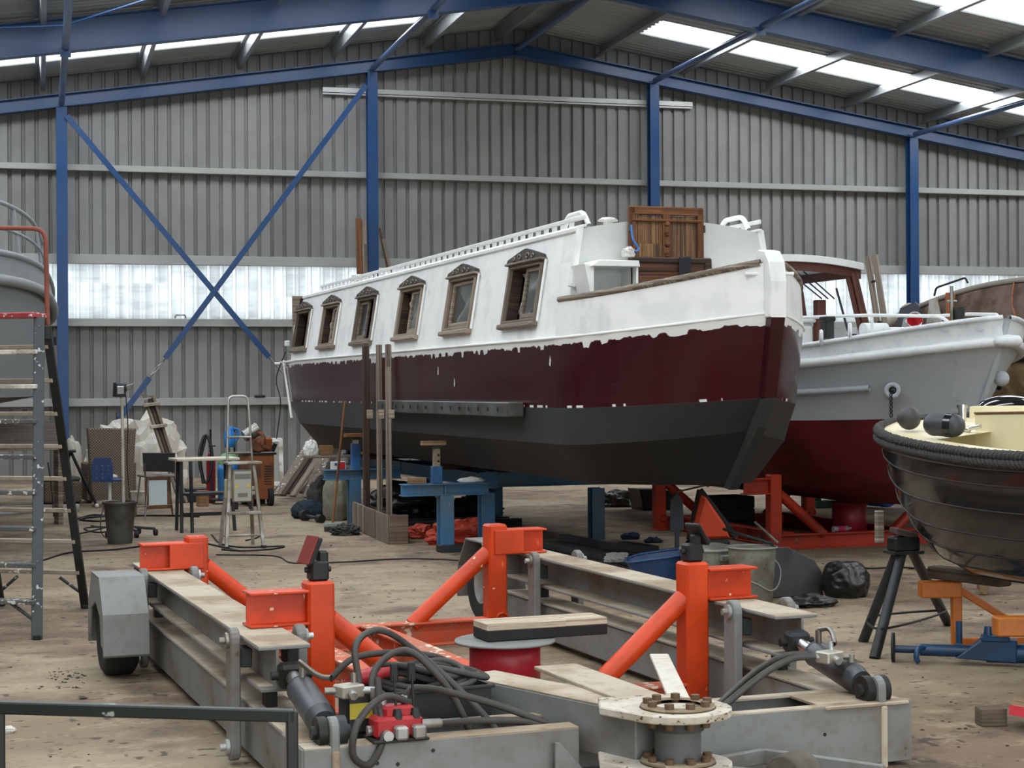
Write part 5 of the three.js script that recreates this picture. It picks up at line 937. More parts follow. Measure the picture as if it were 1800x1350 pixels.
{
  const t = thing('blue_boat_stand', 'blue steel beam stand carrying the white and maroon narrowboat', 'stand', narrowboat.position.clone(), narrowboat.rotation.y);
  const legs = [[-0.96, -4.95, 0.55], [-0.47, -5.15, 0.56], [0.82, -5.4, 0.56], [-1.06, -8.3, 0.55], [0.75, -8.5, 0.6], [-0.5, -11.2, 0.55], [0.75, -11.2, 0.6]];
  for (const [x, z, h] of legs) mesh('leg', ibeam(V(x, 0.02, z), V(x, h, z), 0.14, 0.14, 0.01, 0.014, V(0, 0, 1)), standBlue, t);
  mesh('foot_beam', [bx(1.2, 0.07, 0.16, -0.45, 0.035, -4.9, 0.006)], M.darkSteel, t); mesh('foot_beam', [bx(1.9, 0.06, 0.16, -0.1, 0.03, -8.35, 0.006)], M.darkSteel, t); mesh('foot_beam', [bx(1.6, 0.06, 0.16, 0.1, 0.03, -11.2, 0.006)], M.darkSteel, t);
  mesh('arm', [ibeam(V(-1.4, 0.61, -5.0), V(-0.5, 0.61, -5.0), 0.12, 0.14, 0.01, 0.012), bx(0.012, 0.1, 0.13, -0.96, 0.61, -5.0, 0)], standBlue, t);
  mesh('arm', [ibeam(V(-1.42, 0.61, -8.3), V(-0.5, 0.61, -8.3), 0.12, 0.14, 0.01, 0.012)], standBlue, t);
  mesh('rail', ibeam(V(-0.4, 0.67, -5.45), V(-0.4, 0.67, -11.3), 0.15, 0.15, 0.01, 0.014), standBlue, t);
  mesh('rail', ibeam(V(0.8, 0.67, -5.45), V(0.8, 0.67, -11.3), 0.15, 0.15, 0.01, 0.014), standBlue, t);
  mesh('cross_rail', ibeam(V(-0.42, 0.67, -5.4), V(1.12, 0.67, -5.4), 0.15, 0.15, 0.01, 0.014), standBlue, t);
  mesh('cross_rail', ibeam(V(-0.42, 0.67, -8.6), V(1.0, 0.67, -8.6), 0.15, 0.15, 0.01, 0.014), standBlue, t);
  mesh('rail_end_plate', bx(0.2, 0.17, 0.012, -0.4, 0.67, -5.3, 0.003), standBlue, t);
  // jack posts up to the hull
  for (const [x, z] of [[-1.04, -4.98], [-1.04, -8.3]]) { const j = mesh('jack_sleeve', bx(0.1, z < -6 ? 0.3 : 0.17, 0.1, x, z < -6 ? 0.82 : 0.755, z, 0.006), std({ color: '#2f6aa8', roughness: 0.45, map: T.grime }), t); mesh('jack_bar', bx(0.065, 0.2, 0.065, x, 0.92, z, 0.005), std({ color: '#a69c84', map: T.grime, roughness: 0.6 }), j); for (const y of [0.89, 0.95]) mesh('jack_hole', rod(V(x + 0.01, y, z + 0.034), V(x + 0.01, y, z + 0.036), 0.012), M.black, j); mesh('jack_cup', bx(0.1, 0.025, 0.1, x, 1.03, z, 0.006), M.darkSteel, j); }
  for (const [x, z] of [[0.75, -5.3], [0.75, -8.6], [-0.4, -11.2]]) mesh('jack_post', bx(0.1, 0.075, 0.1, x, 0.786, z, 0.006), standBlue, t);
}
const put = (name, label, cat, geos, mat, at, ry = 0, group) => { const m = tag(mesh(name, geos, mat), label, cat, group); m.position.copy(at); m.rotation.y = ry; return m; };
put('packing_block', 'short timber packing block between the near jack post and the hull', 'block', bx(0.24, 0.045, 0.1, 0, 0.0225, 0, 0.004), M.wood, NB(-1.07, 1.0435, -4.98), narrowboat.rotation.y);
put('packing_block', 'rusty timber packing block on the far jack post under the hull', 'block', bx(0.22, 0.045, 0.14, 0, 0.0225, 0, 0.004), M.woodBrown, NB(-1.06, 1.0435, -8.3), narrowboat.rotation.y);
put('keel_timber', 'square timber laid across the blue rails under the hull', 'timber', bx(1.6, 0.078, 0.14, 0, 0.039, 0, 0.006), M.woodDark, NB(0.1, 0.748, -6.2), 0.06);
put('keel_timber', 'dark square timber across the blue rails below mid hull', 'timber', bx(1.6, 0.078, 0.14, 0, 0.039, 0, 0.006), M.woodDark, NB(0.1, 0.748, -9.2), 0.06);
put('wood_brick', 'small wooden block with pale ends on the near blue arm', 'block', bx(0.17, 0.06, 0.09, 0, 0.03, 0, 0.003), M.wood, NB(-1.24, 0.672, -4.98), 0.1);
put('white_rag', 'crumpled white rag beside the wooden block on the blue arm', 'rag', crumple(0.26, 0.05, 0.1, 5), M.whiteMatte, NB(-0.68, 0.674, -5.0));
{ const t = thing('snack_box', 'small red and white box on the far blue arm', 'box', NB(-1.25, 0.672, -8.3), 0.1); mesh('carton', bx(0.16, 0.09, 0.1, 0, 0.045, 0, 0.003), M.white, t); mesh('red_panel', bx(0.07, 0.085, 0.004, 0.035, 0.045, 0.052, 0), std({ color: '#b81c24', roughness: 0.5 }), t); mesh('blue_panel', bx(0.03, 0.03, 0.004, -0.04, 0.06, 0.052, 0), std({ color: '#2c4c8c', roughness: 0.5 }), t); }
{ // black block stack under the far cradle's boat
  const p = G(1290, 938);
  for (let i = 0; i < 3; i++) put('keel_block', `black keel block, ${['bottom', 'middle', 'top'][i]} of the stack beside the red cradle`, 'block', bx(0.46 - 0.01 * i, 0.135, 0.4, 0, 0.0675, 0, 0.012), std({ color: '#22252b', map: T.grime, roughness: 0.8 }), V(p.x, i * 0.136, p.z - 0.15), 0.08 + 0.03 * i, 'black keel blocks');
}
{ // three timber poles and the plank box they stand in
  const c = G(684, 957), t = thing('plank_box', 'open box of upright brown planks standing on the floor below the hull', 'box', c, 0.05);
  const pm = wood(0x847160, 0x5b4c3f, 3);
  const L = G(637, 929), w = V(L.x - c.x, 0, L.z - c.z);
  for (let i = 0; i < 3; i++) { const a = w.clone().multiplyScalar(i / 3 + 0.01), b = w.clone().multiplyScalar((i + 1) / 3 - 0.01), m = a.clone().lerp(b, 0.5); mesh('plank', beam(m.clone().setY(0), m.clone().setY(0.3 + i * 0.006), 0.025, a.distanceTo(b) * 1.0, 0.004, V(-w.z, 0, w.x).normalize()), i % 2 ? pm : M.woodGrey, t); }
  mesh('side_board', bx(0.2, 0.3, 0.025, 0.11, 0.15, -0.02, 0.004, 0, 0.05), pm, t); mesh('side_board', bx(0.22, 0.28, 0.025, w.x + 0.1, 0.14, w.z - 0.02, 0.004, 0, 0.05), pm, t); mesh('back_board', beam(V(0.2, 0.13, -0.02), w.clone().add(V(0.2, 0.13, 0)), 0.26, 0.025, 0.004), M.woodDark, t);
  const tops = [[641, 606, 'dark'], [656, 604, 'pale streaked'], [673, 603, 'slim pale']];
  tops.forEach(([px, py, nm], i) => {
    const k = 0.2 + i * 0.27, b = c.clone().addScaledVector(w, 0.86 - i * 0.33)  .add(V(0.07 - (i ? 0 : 0.06), 0, -0.02 + (i ? 0 : 0.03))), zc = 17.6 + (2 - i) * 0.75, top = AT(px, py, zc);
    const h = top.y; tag(mesh('timber_pole', beam(V(b.x, 0, b.z), V(b.x, h, b.z), 0.06, i === 0 ? 0.075 : 0.06, 0.008, V(0, 0, 1)), i === 0 ? M.woodDark : M.woodGrey), `${nm} upright timber pole in the plank box against the hull`, 'pole', 'poles against the hull');
  });
  for (const [px, nm] of [[650, 'left'], [670, 'middle'], [688, 'right']]) { const p = AT(px, 728, 17.3); tag(mesh('wedge_block', bx(0.055, 0.09, 0.06, p.x, p.y, p.z, 0.004), M.woodFrame), `${nm} pale wooden wedge between the poles and the drilled bar`, 'wedge'); }
}
{ // broom leaning on the hull
  const f = G(588, 934), top = AT(606, 706, 19.6), t = thing('broom', 'push broom with wooden handle leaning against the hull', 'broom', f);
  const h = top.clone().sub(f);
  mesh('handle', rod(V(-0.02, 0.09, 0), h, 0.014, 0.014, 10), M.woodBrown, t); mesh('brush_head', bx(0.22, 0.045, 0.07, -0.01, 0.075, 0, 0.008, 0, 0.2), std({ color: '#8f9a90', roughness: 0.7 }), t); mesh('bristles', bx(0.21, 0.055, 0.06, -0.01, 0.0275, 0, 0.004, 0, 0.2), std({ color: '#3c403c', roughness: 1, bumpMap: T.rough, bumpScale: 0.01 }), t);
}
const sack = std({ color: '#7d7b6c', map: T.grime, roughness: 0.9 }), darkSack = std({ color: '#3a3a39', map: T.grime, roughness: 0.85 }), binBag = phy({ color: '#1b1c1d', roughness: 0.32, map: T.grime });
put('rubble_sack', 'upright grey-green rubble sack beside the far blue leg', 'sack', crumple(0.36, 0.56, 0.34, 3, 0.18, 1.6, true), sack, G(592, 914));
put('dark_sack', 'dark brown sack slumped against the rubble sack', 'sack', crumple(0.42, 0.5, 0.36, 6, 0.22, 1.6, true), darkSack, G(566, 905));
put('blue_cloth', 'dark navy cloth bundle on the floor below the sacks', 'cloth', crumple(0.42, 0.24, 0.34, 8, 0.2, 1.6, true), std({ color: '#1e2a38', roughness: 0.95 }), G(544, 911));
{ const a = G(534, 915), b = G(606, 925), t = thing('axle_bar', 'black bar with round weight on its end lying on the floor', 'axle', a, Math.atan2(-(b.z - a.z), b.x - a.x)); mesh('weight', rod(V(-0.02, 0.065, 0), V(0.07, 0.065, 0), 0.065, 0.065, 20), M.rubber, t); mesh('bar', rod(V(0.06, 0.06, 0), V(0.48, 0.05, 0), 0.02, 0.02, 12), M.darkSteel, t); mesh('end_collar', rod(V(0.4, 0.05, 0), V(0.5, 0.05, 0), 0.05, 0.05, 16), M.black, t); }
put('ash_pile', 'heap of dark grey swept grit beside the plank box', 'heap', crumple(0.36, 0.12, 0.34, 2, 0.35, 6), std({ color: '#3b3a3a', roughness: 1, bumpMap: T.rough, bumpScale: 0.02 }), G(606, 940));
put('red_tarp', 'crumpled red-orange tarpaulin on the floor under the hull', 'tarpaulin', crumple(0.82, 0.26, 0.5, 1, 0.4, 2.6), std({ color: '#c4492f', roughness: 0.65, map: T.soft }), G(812, 955), 0.2);
put('red_tarp', 'small red-orange tarpaulin heap left of the near blue leg', 'tarpaulin', crumple(0.3, 0.15, 0.3, 4, 0.4, 2.6), std({ color: '#bb4a32', roughness: 0.65, map: T.soft }), G(738, 946), 0.1);
put('black_tarp', 'heap of black plastic sheeting between the blue legs', 'sheeting', crumple(1.0, 0.42, 0.8, 7, 0.35, 1.8, true), binBag, G(712, 912), 0.3);
put('black_tarp', 'dark heap of clothes and boots behind the near blue leg', 'clothes', crumple(0.5, 0.3, 0.4, 9, 0.4, 2.4), std({ color: '#25272b', roughness: 0.9 }), G(826, 910), 0.2);
put('jeans', 'grey-blue crumpled cloth trailing from the dark heap', 'cloth', crumple(0.5, 0.1, 0.26, 4, 0.4, 2.8), std({ color: '#4b5566', roughness: 0.95 }), G(858, 903), 0.35);
put('floor_plate', 'long dark steel plate lying on the floor between blue legs', 'plate', bx(1.6, 0.1, 0.12, 0, 0.05, 0, 0.006), M.black, G(800, 930), 0.1);
{ // stack of black boards at the middle
  const a = G(966, 970), b = G(1172, 1014), ry = Math.atan2(-(b.z - a.z), b.x - a.x), L = a.distanceTo(b), bm = std({ color: '#33363a', map: T.grime, roughness: 0.75 });
  const mid = a.clone().lerp(b, 0.5);
  [[0, 0, L, 0.34, 0.05, 'broad black board lying at the bottom of the board stack'], [0.02, 0.051, L * 0.97, 0.22, 0.06, 'black board in the middle of the board stack'], [-0.12, 0.112, L * 0.94, 0.1, 0.06, 'narrow black board on top of the board stack']].forEach(([dz, y, l, w, h, label]) => put('black_board', label, 'board', bx(l, h, w, 0, h / 2, dz, 0.006), bm, V(mid.x, y, mid.z), ry, 'stacked black boards'));
  const c = a.clone().lerp(b, 0.86); put('black_offcut', 'short black offcut on the right end of the board stack', 'board', bx(0.5, 0.07, 0.12, 0, 0.035, 0, 0.006), M.black, V(c.x - 0.05, 0.173, c.z - 0.12), ry + 0.1);
  put('clear_film', 'crumpled clear plastic film on the black boards', 'plastic', crumple(0.22, 0.08, 0.14, 5, 0.5, 3), phy({ color: '#e8e8e4', roughness: 0.15, transmission: 0.6, thickness: 0 }), V(c.x - 0.3, 0.114, c.z + 0.06));
  put('blue_glove', 'dark blue glove lying behind the black boards', 'glove', crumple(0.22, 0.08, 0.12, 3, 0.4, 3), std({ color: '#2c3c58', roughness: 0.9 }), G(1108, 948)); put('blue_glove', 'flat navy glove on the floor behind the black offcut', 'glove', crumple(0.2, 0.06, 0.12, 8, 0.4, 3), std({ color: '#28344a', roughness: 0.9 }), G(1148, 954));
}
{ // blue wheelbarrow tray
  const p = G(1162, 1032), t = thing('wheelbarrow_tray', 'scratched dark blue wheelbarrow tray lying behind the trailer beam', 'wheelbarrow', p, -0.25);
  const rows = []; for (let i = 0; i <= 10; i++) { const r = []; for (let j = 0; j <= 16; j++) { const a = j / 16 * Math.PI * 2, k = i / 10, rx = 0.28 * (0.55 + 0.45 * Math.sqrt(k)), rz = 0.26 * (0.55 + 0.45 * Math.sqrt(k)); r.push(V(rx * Math.sign(Math.cos(a)) * Math.pow(Math.abs(Math.cos(a)), 0.7), 0.02 + 0.24 * k + 0.05 * k * Math.cos(a), rz * Math.sign(Math.sin(a)) * Math.pow(Math.abs(Math.sin(a)), 0.7))); } rows.push(r); }
  const bm = std({ map: worn(0x2f4f7c, 0x8a94a0, 0.12, 6, 0x283a54, 0.4), roughness: 0.4, side: THREE.DoubleSide });
  mesh('tray', [grid(rows)], bm, t); mesh('tray_floor', lathe([[0, 0.02], [0.2, 0.02]], 16), bm, t); mesh('rim', pipe(rows[10].slice(0, 16), 0.012, 6, 3, true), bm, t);
}
const zinc = std({ map: worn(0x8f9287, 0x5a5346, 0.12, 2, 0x6c675a, 0.7, 0.7), roughness: 0.5, metalness: 0.35 });
function bucket(name, label, at, r0, r1, h, mat, ry, bail) {
  const t = thing(name, label, 'bucket', at, ry);
  mesh('bucket_body', lathe([[0, 0.0], [r0, 0.0], [r1, h], [r1 + 0.012, h + 0.004], [r1 + 0.012, h - 0.012], [r1 - 0.006, h - 0.006], [r0 - 0.008, 0.012], [0, 0.012]], 36), mat, t);
  if (bail) mesh('bail_handle', pipe([V(r1 + 0.01, h * 0.78, 0), V(r1 + 0.03, h * 0.6, 0.06), V(r1 * 0.7, h * 0.32, r1 * 0.85), V(0.02, h * 0.24, r1 + 0.02), V(-r1 * 0.4, h * 0.36, r1 * 0.95), V(-r1 * 0.8, h * 0.45, r1 * 0.6)], 0.007, 6, 8), M.galv, t);
  return t;
}
{ const p = G(1338, 1062, 0); const t = bucket('zinc_bucket', 'tall dented zinc bucket with wire handle behind the right trailer beam', V(p.x, 0, p.z - 0.16), 0.15, 0.178, 0.41, zinc, 0.2, true);
  mesh('bucket_cover', lathe([[0, 0.41], [0.16, 0.405]], 24), std({ color: '#7c7b72', map: T.grime, roughness: 0.7 }), t);
  const q = G(1268, 1052), u = bucket('lidded_pot', 'wide grey lidded metal pot beside the zinc bucket', V(q.x, 0, q.z - 0.25), 0.2, 0.215, 0.36, zinc, 0, false);
  mesh('pot_lid', lathe([[0, 0.4], [0.1, 0.395], [0.2, 0.375], [0.228, 0.365], [0.228, 0.345], [0.21, 0.345]], 36), zinc, u); mesh('lid_handle', [new THREE.TorusGeometry(0.05, 0.008, 8, 16, Math.PI).translate(-0.04, 0.395, 0)], M.darkSteel, u); mesh('side_latch', [bx(0.1, 0.05, 0.05, 0.05, 0.3, 0.22, 0.008)], zinc, u);
  // float rod and trowel lying across the bucket
  const a = AT(1272, 930, 13.2), b = AT(1358, 956, 12.75), c = AT(1327, 918, 13.0), d = AT(1368, 955, 12.7);
  tag(mesh('mixing_rod', rod(a, b, 0.012), M.darkSteel), 'thin dark rod resting across the rim of the zinc bucket', 'rod'); tag(mesh('mixing_rod', rod(c, d, 0.009), M.steel), 'thin bare steel rod sticking up from the zinc bucket', 'rod'); }
{ const p = G(1255, 1035), t = thing('shovel_stand', 'upright black shovel blade with bare steel cross rod behind the cradle post', 'shovel', V(p.x - 0.1, 0, p.z - 0.55), 0.3);
  mesh('blade', [slab([[-0.07, 0.42], [-0.06, 0.68], [0, 0.74], [0.06, 0.66], [0.07, 0.42]], 0.02, 0.004), rod(V(0, 0, 0), V(0, 0.45, 0), 0.02)], std({ color: '#474d55', roughness: 0.4, metalness: 0.4 }), t); mesh('cross_rod', rod(V(0, 0.74, 0), V(0.29, 0.79, 0.05), 0.008), M.steel, t); mesh('rod_tip', rod(V(0.29, 0.77, 0.05), V(0.295, 0.82, 0.05), 0.012), M.steel, t); }
{ const p = G(1270, 1016), t = thing('orange_bag', 'orange folded bag with black straps standing behind the lidded pot', 'bag', V(p.x, 0.0, p.z - 0.35), 0.1);
  mesh('bag_body', slab([[-0.17, 0.3], [0.2, 0.3], [0.15, 0.42], [-0.03, 0.66], [-0.07, 0.68], [-0.14, 0.45]], 0.16, 0.03), std({ color: '#e8502a', roughness: 0.6 }), t); mesh('bag_base', bx(0.36, 0.3, 0.2, 0.01, 0.15, 0, 0.03), M.black, t); mesh('strap', [beam(V(-0.06, 0.72, 0), V(0.27, 0.3, 0.03), 0.05, 0.03), beam(V(-0.06, 0.72, 0), V(-0.18, 0.3, 0.03), 0.05, 0.03)], std({ color: '#2a2a28', roughness: 0.8 }), t); }
{ const p = G(1415, 1052), t = put('rubber_sheet', 'curved black rubber sheet standing on edge beside the zinc bucket', 'sheet', slab([[-0.24, 0], [0.22, 0], [0.22, 0.18], [0.16, 0.27], [-0.08, 0.38], [-0.2, 0.38], [-0.24, 0.34]], 0.03, 0.006), std({ color: '#3a3c3e', roughness: 0.6, map: T.grime }), V(p.x, 0.0, p.z - 0.12), 0.15); t.rotation.x = -0.12;
  put('bin_bag', 'crumpled black plastic bag on the floor right of the rubber sheet', 'bag', crumple(0.38, 0.28, 0.36, 2, 0.16, 1.5, true), binBag, G(1486, 1048)); put('bin_bag', 'flat spread of black plastic sheeting before the rubber sheet', 'sheeting', crumple(0.42, 0.09, 0.24, 6, 0.3, 1.8, true), binBag, G(1425, 1066)); }
put('plastic_tray', 'black plastic tray heaped with sheeting behind the blue leg', 'tray', [slab([[-0.3, 0.28], [-0.24, 0], [0.24, 0], [0.32, 0.26]], 0.4, 0.02)], binBag, G(1150, 895), 0.1);
put('bin_bag', 'wrinkled dark plastic bag behind the right blue leg', 'bag', crumple(0.55, 0.22, 0.4, 4, 0.35, 2.6), phy({ color: '#4a4844', roughness: 0.35 }), G(1085, 890));
{ const p = farCradle.localToWorld(V(-0.2, 0.182, 1.31)), t = thing('drink_bottle', 'clear bottle with pink label lying on the red cradle beam', 'bottle', p, 0.1); mesh('bottle_body', [rod(V(-0.09, 0, 0), V(0.07, 0, 0), 0.03, 0.03, 16), rod(V(0.07, 0, 0), V(0.1, 0, 0), 0.03, 0.012, 16), rod(V(0.1, 0, 0), V(0.115, 0, 0), 0.013, 0.013, 10)], phy({ color: '#e6e6ea', roughness: 0.1, transmission: 0.7, thickness: 0 }), t); mesh('bottle_label', rod(V(-0.04, 0, 0), V(0.04, 0, 0), 0.031, 0.031, 16), std({ color: '#b0305c', roughness: 0.5 }), t); }
{ const p = G(1435, 893), t = thing('green_stand', 'dark green steel stand far behind the red cradle', 'stand', p, 0.1); const gm = std({ color: '#1f4a3a', roughness: 0.5, map: T.grime }); mesh('post', bx(0.1, 0.6, 0.1, 0, 0.3, 0, 0.008), gm, t); mesh('foot', bx(0.5, 0.1, 0.2, 0.2, 0.05, 0, 0.008), gm, t); mesh('shelf', bx(0.4, 0.14, 0.1, 0.2, 0.22, 0, 0.008), gm, t);
  put('blue_barrel', 'blue plastic barrel lying behind the bright red drum', 'barrel', lathe([[0, 0], [0.2, 0], [0.22, 0.04], [0.23, 0.3], [0.22, 0.56], [0.2, 0.6], [0, 0.58]], 28).rotateX(-Math.PI / 2 + 0.05).translate(0, 0.235, 0.2), std({ color: '#1f4d96', roughness: 0.4 }), G(1545, 893), 0.35); }
{ // long boards standing behind the boat against the middle post
  const board = (label, px0, px1, py, dx, m, zc, off = 0) => { const a = AT(px0, py, zc), w = (px1 - px0) / 3000 * zc; tag(mesh('long_board', beam(V(a.x + w / 2 + dx, 0, WALL_Z + 1.0 + off), V(a.x + w / 2, a.y, WALL_Z + 0.62 + off), 0.04, w, 0.004), m), label, 'board', 'boards at the middle post'); };
  board('tall brown board leaning left of the middle blue post', 628, 638, 382, 0.0, M.woodBrown, 31.3); board('slightly shorter grey-brown board touching the middle blue post', 639, 648, 386, 0.0, M.woodGrey, 31.3);
  board('dark board leaning right of the middle blue post', 664, 671, 400, 0.9, M.woodDark, 31.5); board('weathered thin board leaning beyond the dark board', 670, 678, 420, 0.85, M.woodGrey, 31.5, 0.1);
}
// ================================================================ left side: ship, ladder, workshop clutter
{ // round-ended grey ship at the left edge
  const plan = [[-5.6, 13.2], [-4.9, 13.9], [-4.55, 14.6], [-4.42, 15.2], [-4.45, 16.0], [-4.62, 17.1], [-4.98, 18.7], [-5.45, 20.6], [-6.1, 23.0], [-6.9, 25.6]].map(([x, z]) => C2W(x - 0.07 * z / 16, z));
  const cv = new THREE.CatmullRomCurve3(plan).getSpacedPoints(40), H = 2.83;
  const t = thing('grey_ship', 'large round-ended grey ship hull with railing at the left edge', 'boat', V(0, 0, 0));
  const gm = std({ map: worn(0x8b9092, 0x9ca1a1, 0.1, 3, 0x767b7d, 0.5, 2.4), roughness: 0.5 }), hm = std({ color: '#75797b', roughness: 0.55 });
  const inn = cv.map((p, i) => { const a = cv[Math.max(0, i - 1)], b = cv[Math.min(40, i + 1)], d = b.clone().sub(a).normalize(); return V(d.z, 0, -d.x).multiplyScalar(-1); });   // away from the viewer's side
  const off = (i, k, y) => cv[i].clone().addScaledVector(inn[i], k).setY(y);
  const sgn = (() => { const c = C2W(-7.2, 17); return off(20, 0.5, 0).distanceTo(c) < off(20, -0.5, 0).distanceTo(c) ? 1 : -1; })();
  const ring = (k, y, r, m, name) => mesh(name, pipe(cv.map((_, i) => off(i, sgn * k, y)), r, 8, 2), m, t);
  const wall = (k0, y0, k1, y1, m, name) => mesh(name, grid(cv.map((_, i) => [off(i, sgn * k0, y0), off(i, sgn * k1, y1)])), m, t);
  wall(0, H, 0.02, H - 0.22, gm, 'bulwark'); wall(0.06, H, 0.06, H - 0.24, gm, 'bulwark_inner'); ring(0.0, H, 0.03, gm, 'bulwark_cap'); ring(-0.02, H - 0.24, 0.05, gm, 'rub_rail');
  wall(0.03, H - 0.25, 0.16, 1.55, hm, 'hull_side'); wall(0.16, 1.55, 1.5, 1.3, std({ color: '#4a4c4c', roughness: 0.7 }), 'hull_bottom');
  mesh('deck', grid(cv.map((_, i) => [off(i, sgn * 0.05, H - 0.15), off(i, sgn * 1.4, H - 0.12)])), gm, t);
  ring(0.1, H + 0.47, 0.022, gm, 'top_rail'); ring(0.06, H + 0.23, 0.016, gm, 'middle_rail');
  for (const i of [3, 9, 15, 21, 26, 31, 36]) mesh('stanchion', [beam(off(i, sgn * 0.04, H - 0.02), off(i, sgn * 0.1, H + 0.47), 0.03, 0.05, 0.005), rod(off(i, sgn * 0.04, H + 0.1), off(i, sgn * 0.2, H - 0.08), 0.012)], gm, t);
  const c = C2W(-5.75, 16.2); mesh('deck_house', [bx(1.6, 0.75, 1.6, c.x, H + 0.25, c.z, 0.03), bx(1.7, 0.05, 1.7, c.x, H + 0.65, c.z, 0.01)], std({ color: '#b9c0c2', roughness: 0.5, map: T.soft }), t);
  for (const [x, z] of [[-5.4, 16.5], [-5.9, 18.8], [-6.6, 16.8], [-7.3, 22]]) { const p = C2W(x, z); mesh('shore', beam(V(p.x, 0, p.z), V(p.x, 1.35, p.z), 0.2, 0.2, 0.01, V(0, 0, 1)), M.woodDark, t); }
}
{ // double-sided step ladder
  const F = G(65, 1124), R = G(150, 1069), Rl = G(2, 1065), acr = Rl.clone().sub(R), T0 = AT(69, 558, 11.55), T1 = AT(80, 560, 11.75);
  const t = thing('step_ladder', 'tall paint-splashed double step ladder at the left edge', 'ladder', V(0, 0, 0));
  const stile = std({ map: worn(0x3c4344, 0xb5b9b8, 0.34, 4, 0x2a2e2f, 0.4, 0.8), roughness: 0.5 }), tread = std({ map: worn(0xd6d2c6, 0x4d4c46, 0.36, 2, 0x8f8a7c, 0.7, 0.6), roughness: 0.7 }), rear = std({ map: worn(0xa89e8c, 0xd6d2c6, 0.2, 5, 0x7a6f5e, 0.6, 0.8), roughness: 0.7 });
  const dull = std({ map: worn(0x4d5150, 0xd0cfc6, 0.42, 1, 0x6c6a62, 0.5, 0.6), roughness: 0.65 });
  for (const k of [0, 1]) { const o = acr.clone().multiplyScalar(k); mesh('front_stile', beam(F.clone().add(o), T0.clone().add(o), 0.03, 0.07, 0.004), stile, t); mesh('rear_stile', beam(R.clone().add(o), T1.clone().add(o), 0.03, 0.06, 0.004), k ? M.black : std({ color: '#23282a', map: T.grime, roughness: 0.5 }), t); mesh('rubber_foot', [bx(0.05, 0.03, 0.08, F.x + o.x, 0.015, F.z + o.z, 0.005)], M.rubber, t); mesh('rubber_foot', [bx(0.05, 0.03, 0.08, R.x + o.x, 0.015, R.z + o.z, 0.005)], M.rubber, t); }
  const N = 9;
  for (let i = 1; i < N; i++) {
    const k = i / N, a = F.clone().lerp(T0, k), b = a.clone().add(acr), q = R.clone().lerp(T1, k + 0.02), r = q.clone().add(acr);
    const tr = mesh('tread', beam(a, b, 0.03, 0.1, 0.004), i > 6 ? tread : dull, t);
    mesh('tread_bracket', slab([[0, 0], [0.07, 0], [0, -0.07]], 0.02, 0).applyMatrix4(basis(b, a)).translate(0, 0, 0).translate(0, 0, 0), M.black, tr);
    mesh('rear_rung', beam(q, r, 0.03, 0.05, 0.004), rear, t);
  }
  mesh('top_step', beam(T0.clone().add(V(0, 0.015, 0)), T0.clone().add(acr).add(V(0, 0.015, 0)), 0.035, 0.2, 0.006), std({ map: worn(0xa83a40, 0xdcc9c4, 0.4, 6, 0x7a2a30, 0.4, 0.5), roughness: 0.5 }), t);
  mesh('brace', [rod(F.clone().lerp(T0, 0.05), F.clone().lerp(T0, 1 / N).addScaledVector(acr, 0.3), 0.012)], stile, t); mesh('brace', [rod(R.clone().lerp(T1, 0.05), R.clone().lerp(T1, 1 / N).addScaledVector(acr, 0.25), 0.012)], stile, t); mesh('brace', [rod(R.clone().add(acr).lerp(T1.clone().add(acr), 0.05), R.clone().add(acr).lerp(T1.clone().add(acr), 1 / N).addScaledVector(acr, -0.25), 0.012)], stile, t);
  mesh('stay_rope', pipe([R.clone().lerp(T1, 0.52).addScaledVector(acr, 0.2), R.clone().lerp(T1, 0.42).addScaledVector(acr, 0.2), R.clone().lerp(T1, 0.33).addScaledVector(acr, 0.22)], 0.005, 5, 4), M.black, t);
  const p0 = AT(84, 585, 11.7), p1 = AT(80, 402, 11.7), p2 = AT(-40, 400, 11.7);
  mesh('hand_rail', bentPipe([p0, p1, p2], 0.016, 0.09, 10), std({ map: worn(0x8a4a3a, 0x6b5a50, 0.3, 3, 0x5a2a20, 0.4, 0.4), roughness: 0.6 }), t);
  mesh('rail_clamp', bx(0.05, 0.1, 0.06, p0.x, p0.y - 0.0, p0.z, 0.008), M.black, t);
}
{ // wall-side box and black trestle
  const t = thing('black_trestle', 'black folding metal trestle behind the step ladder', 'trestle', G(122, 893)); for (const [x, z] of [[-0.22, 0.1], [0.38, 0.05], [-0.2, -0.35], [0.36, -0.4]]) mesh('leg', rod(V(x, 0, z), V(0.02, 0.78, z * 0.2), 0.02, 0.02, 8), M.black, t); mesh('top_bar', bx(0.14, 0.03, 0.35, 0.02, 0.78, -0.03, 0.004), M.darkSteel, t);
}
const wick = std({ map: tex(256, 256, 0.16, 0.16, (u, v) => { const a = Math.sin(u * Math.PI * 8) * (Math.floor(v * 8) % 2 ? 1 : -1), b = Math.abs((v * 8) % 1 - 0.5); return mix3([150, 134, 116], [88, 77, 66], sm(-0.4, 0.8, a * 0.6 + b)); }), roughness: 0.85, bumpMap: tex(256, 256, 0.16, 0.16, (u, v) => g3(128 + 110 * Math.sin(u * Math.PI * 8) * (Math.floor(v * 8) % 2 ? 1 : -1)), false), bumpScale: 0.01 });
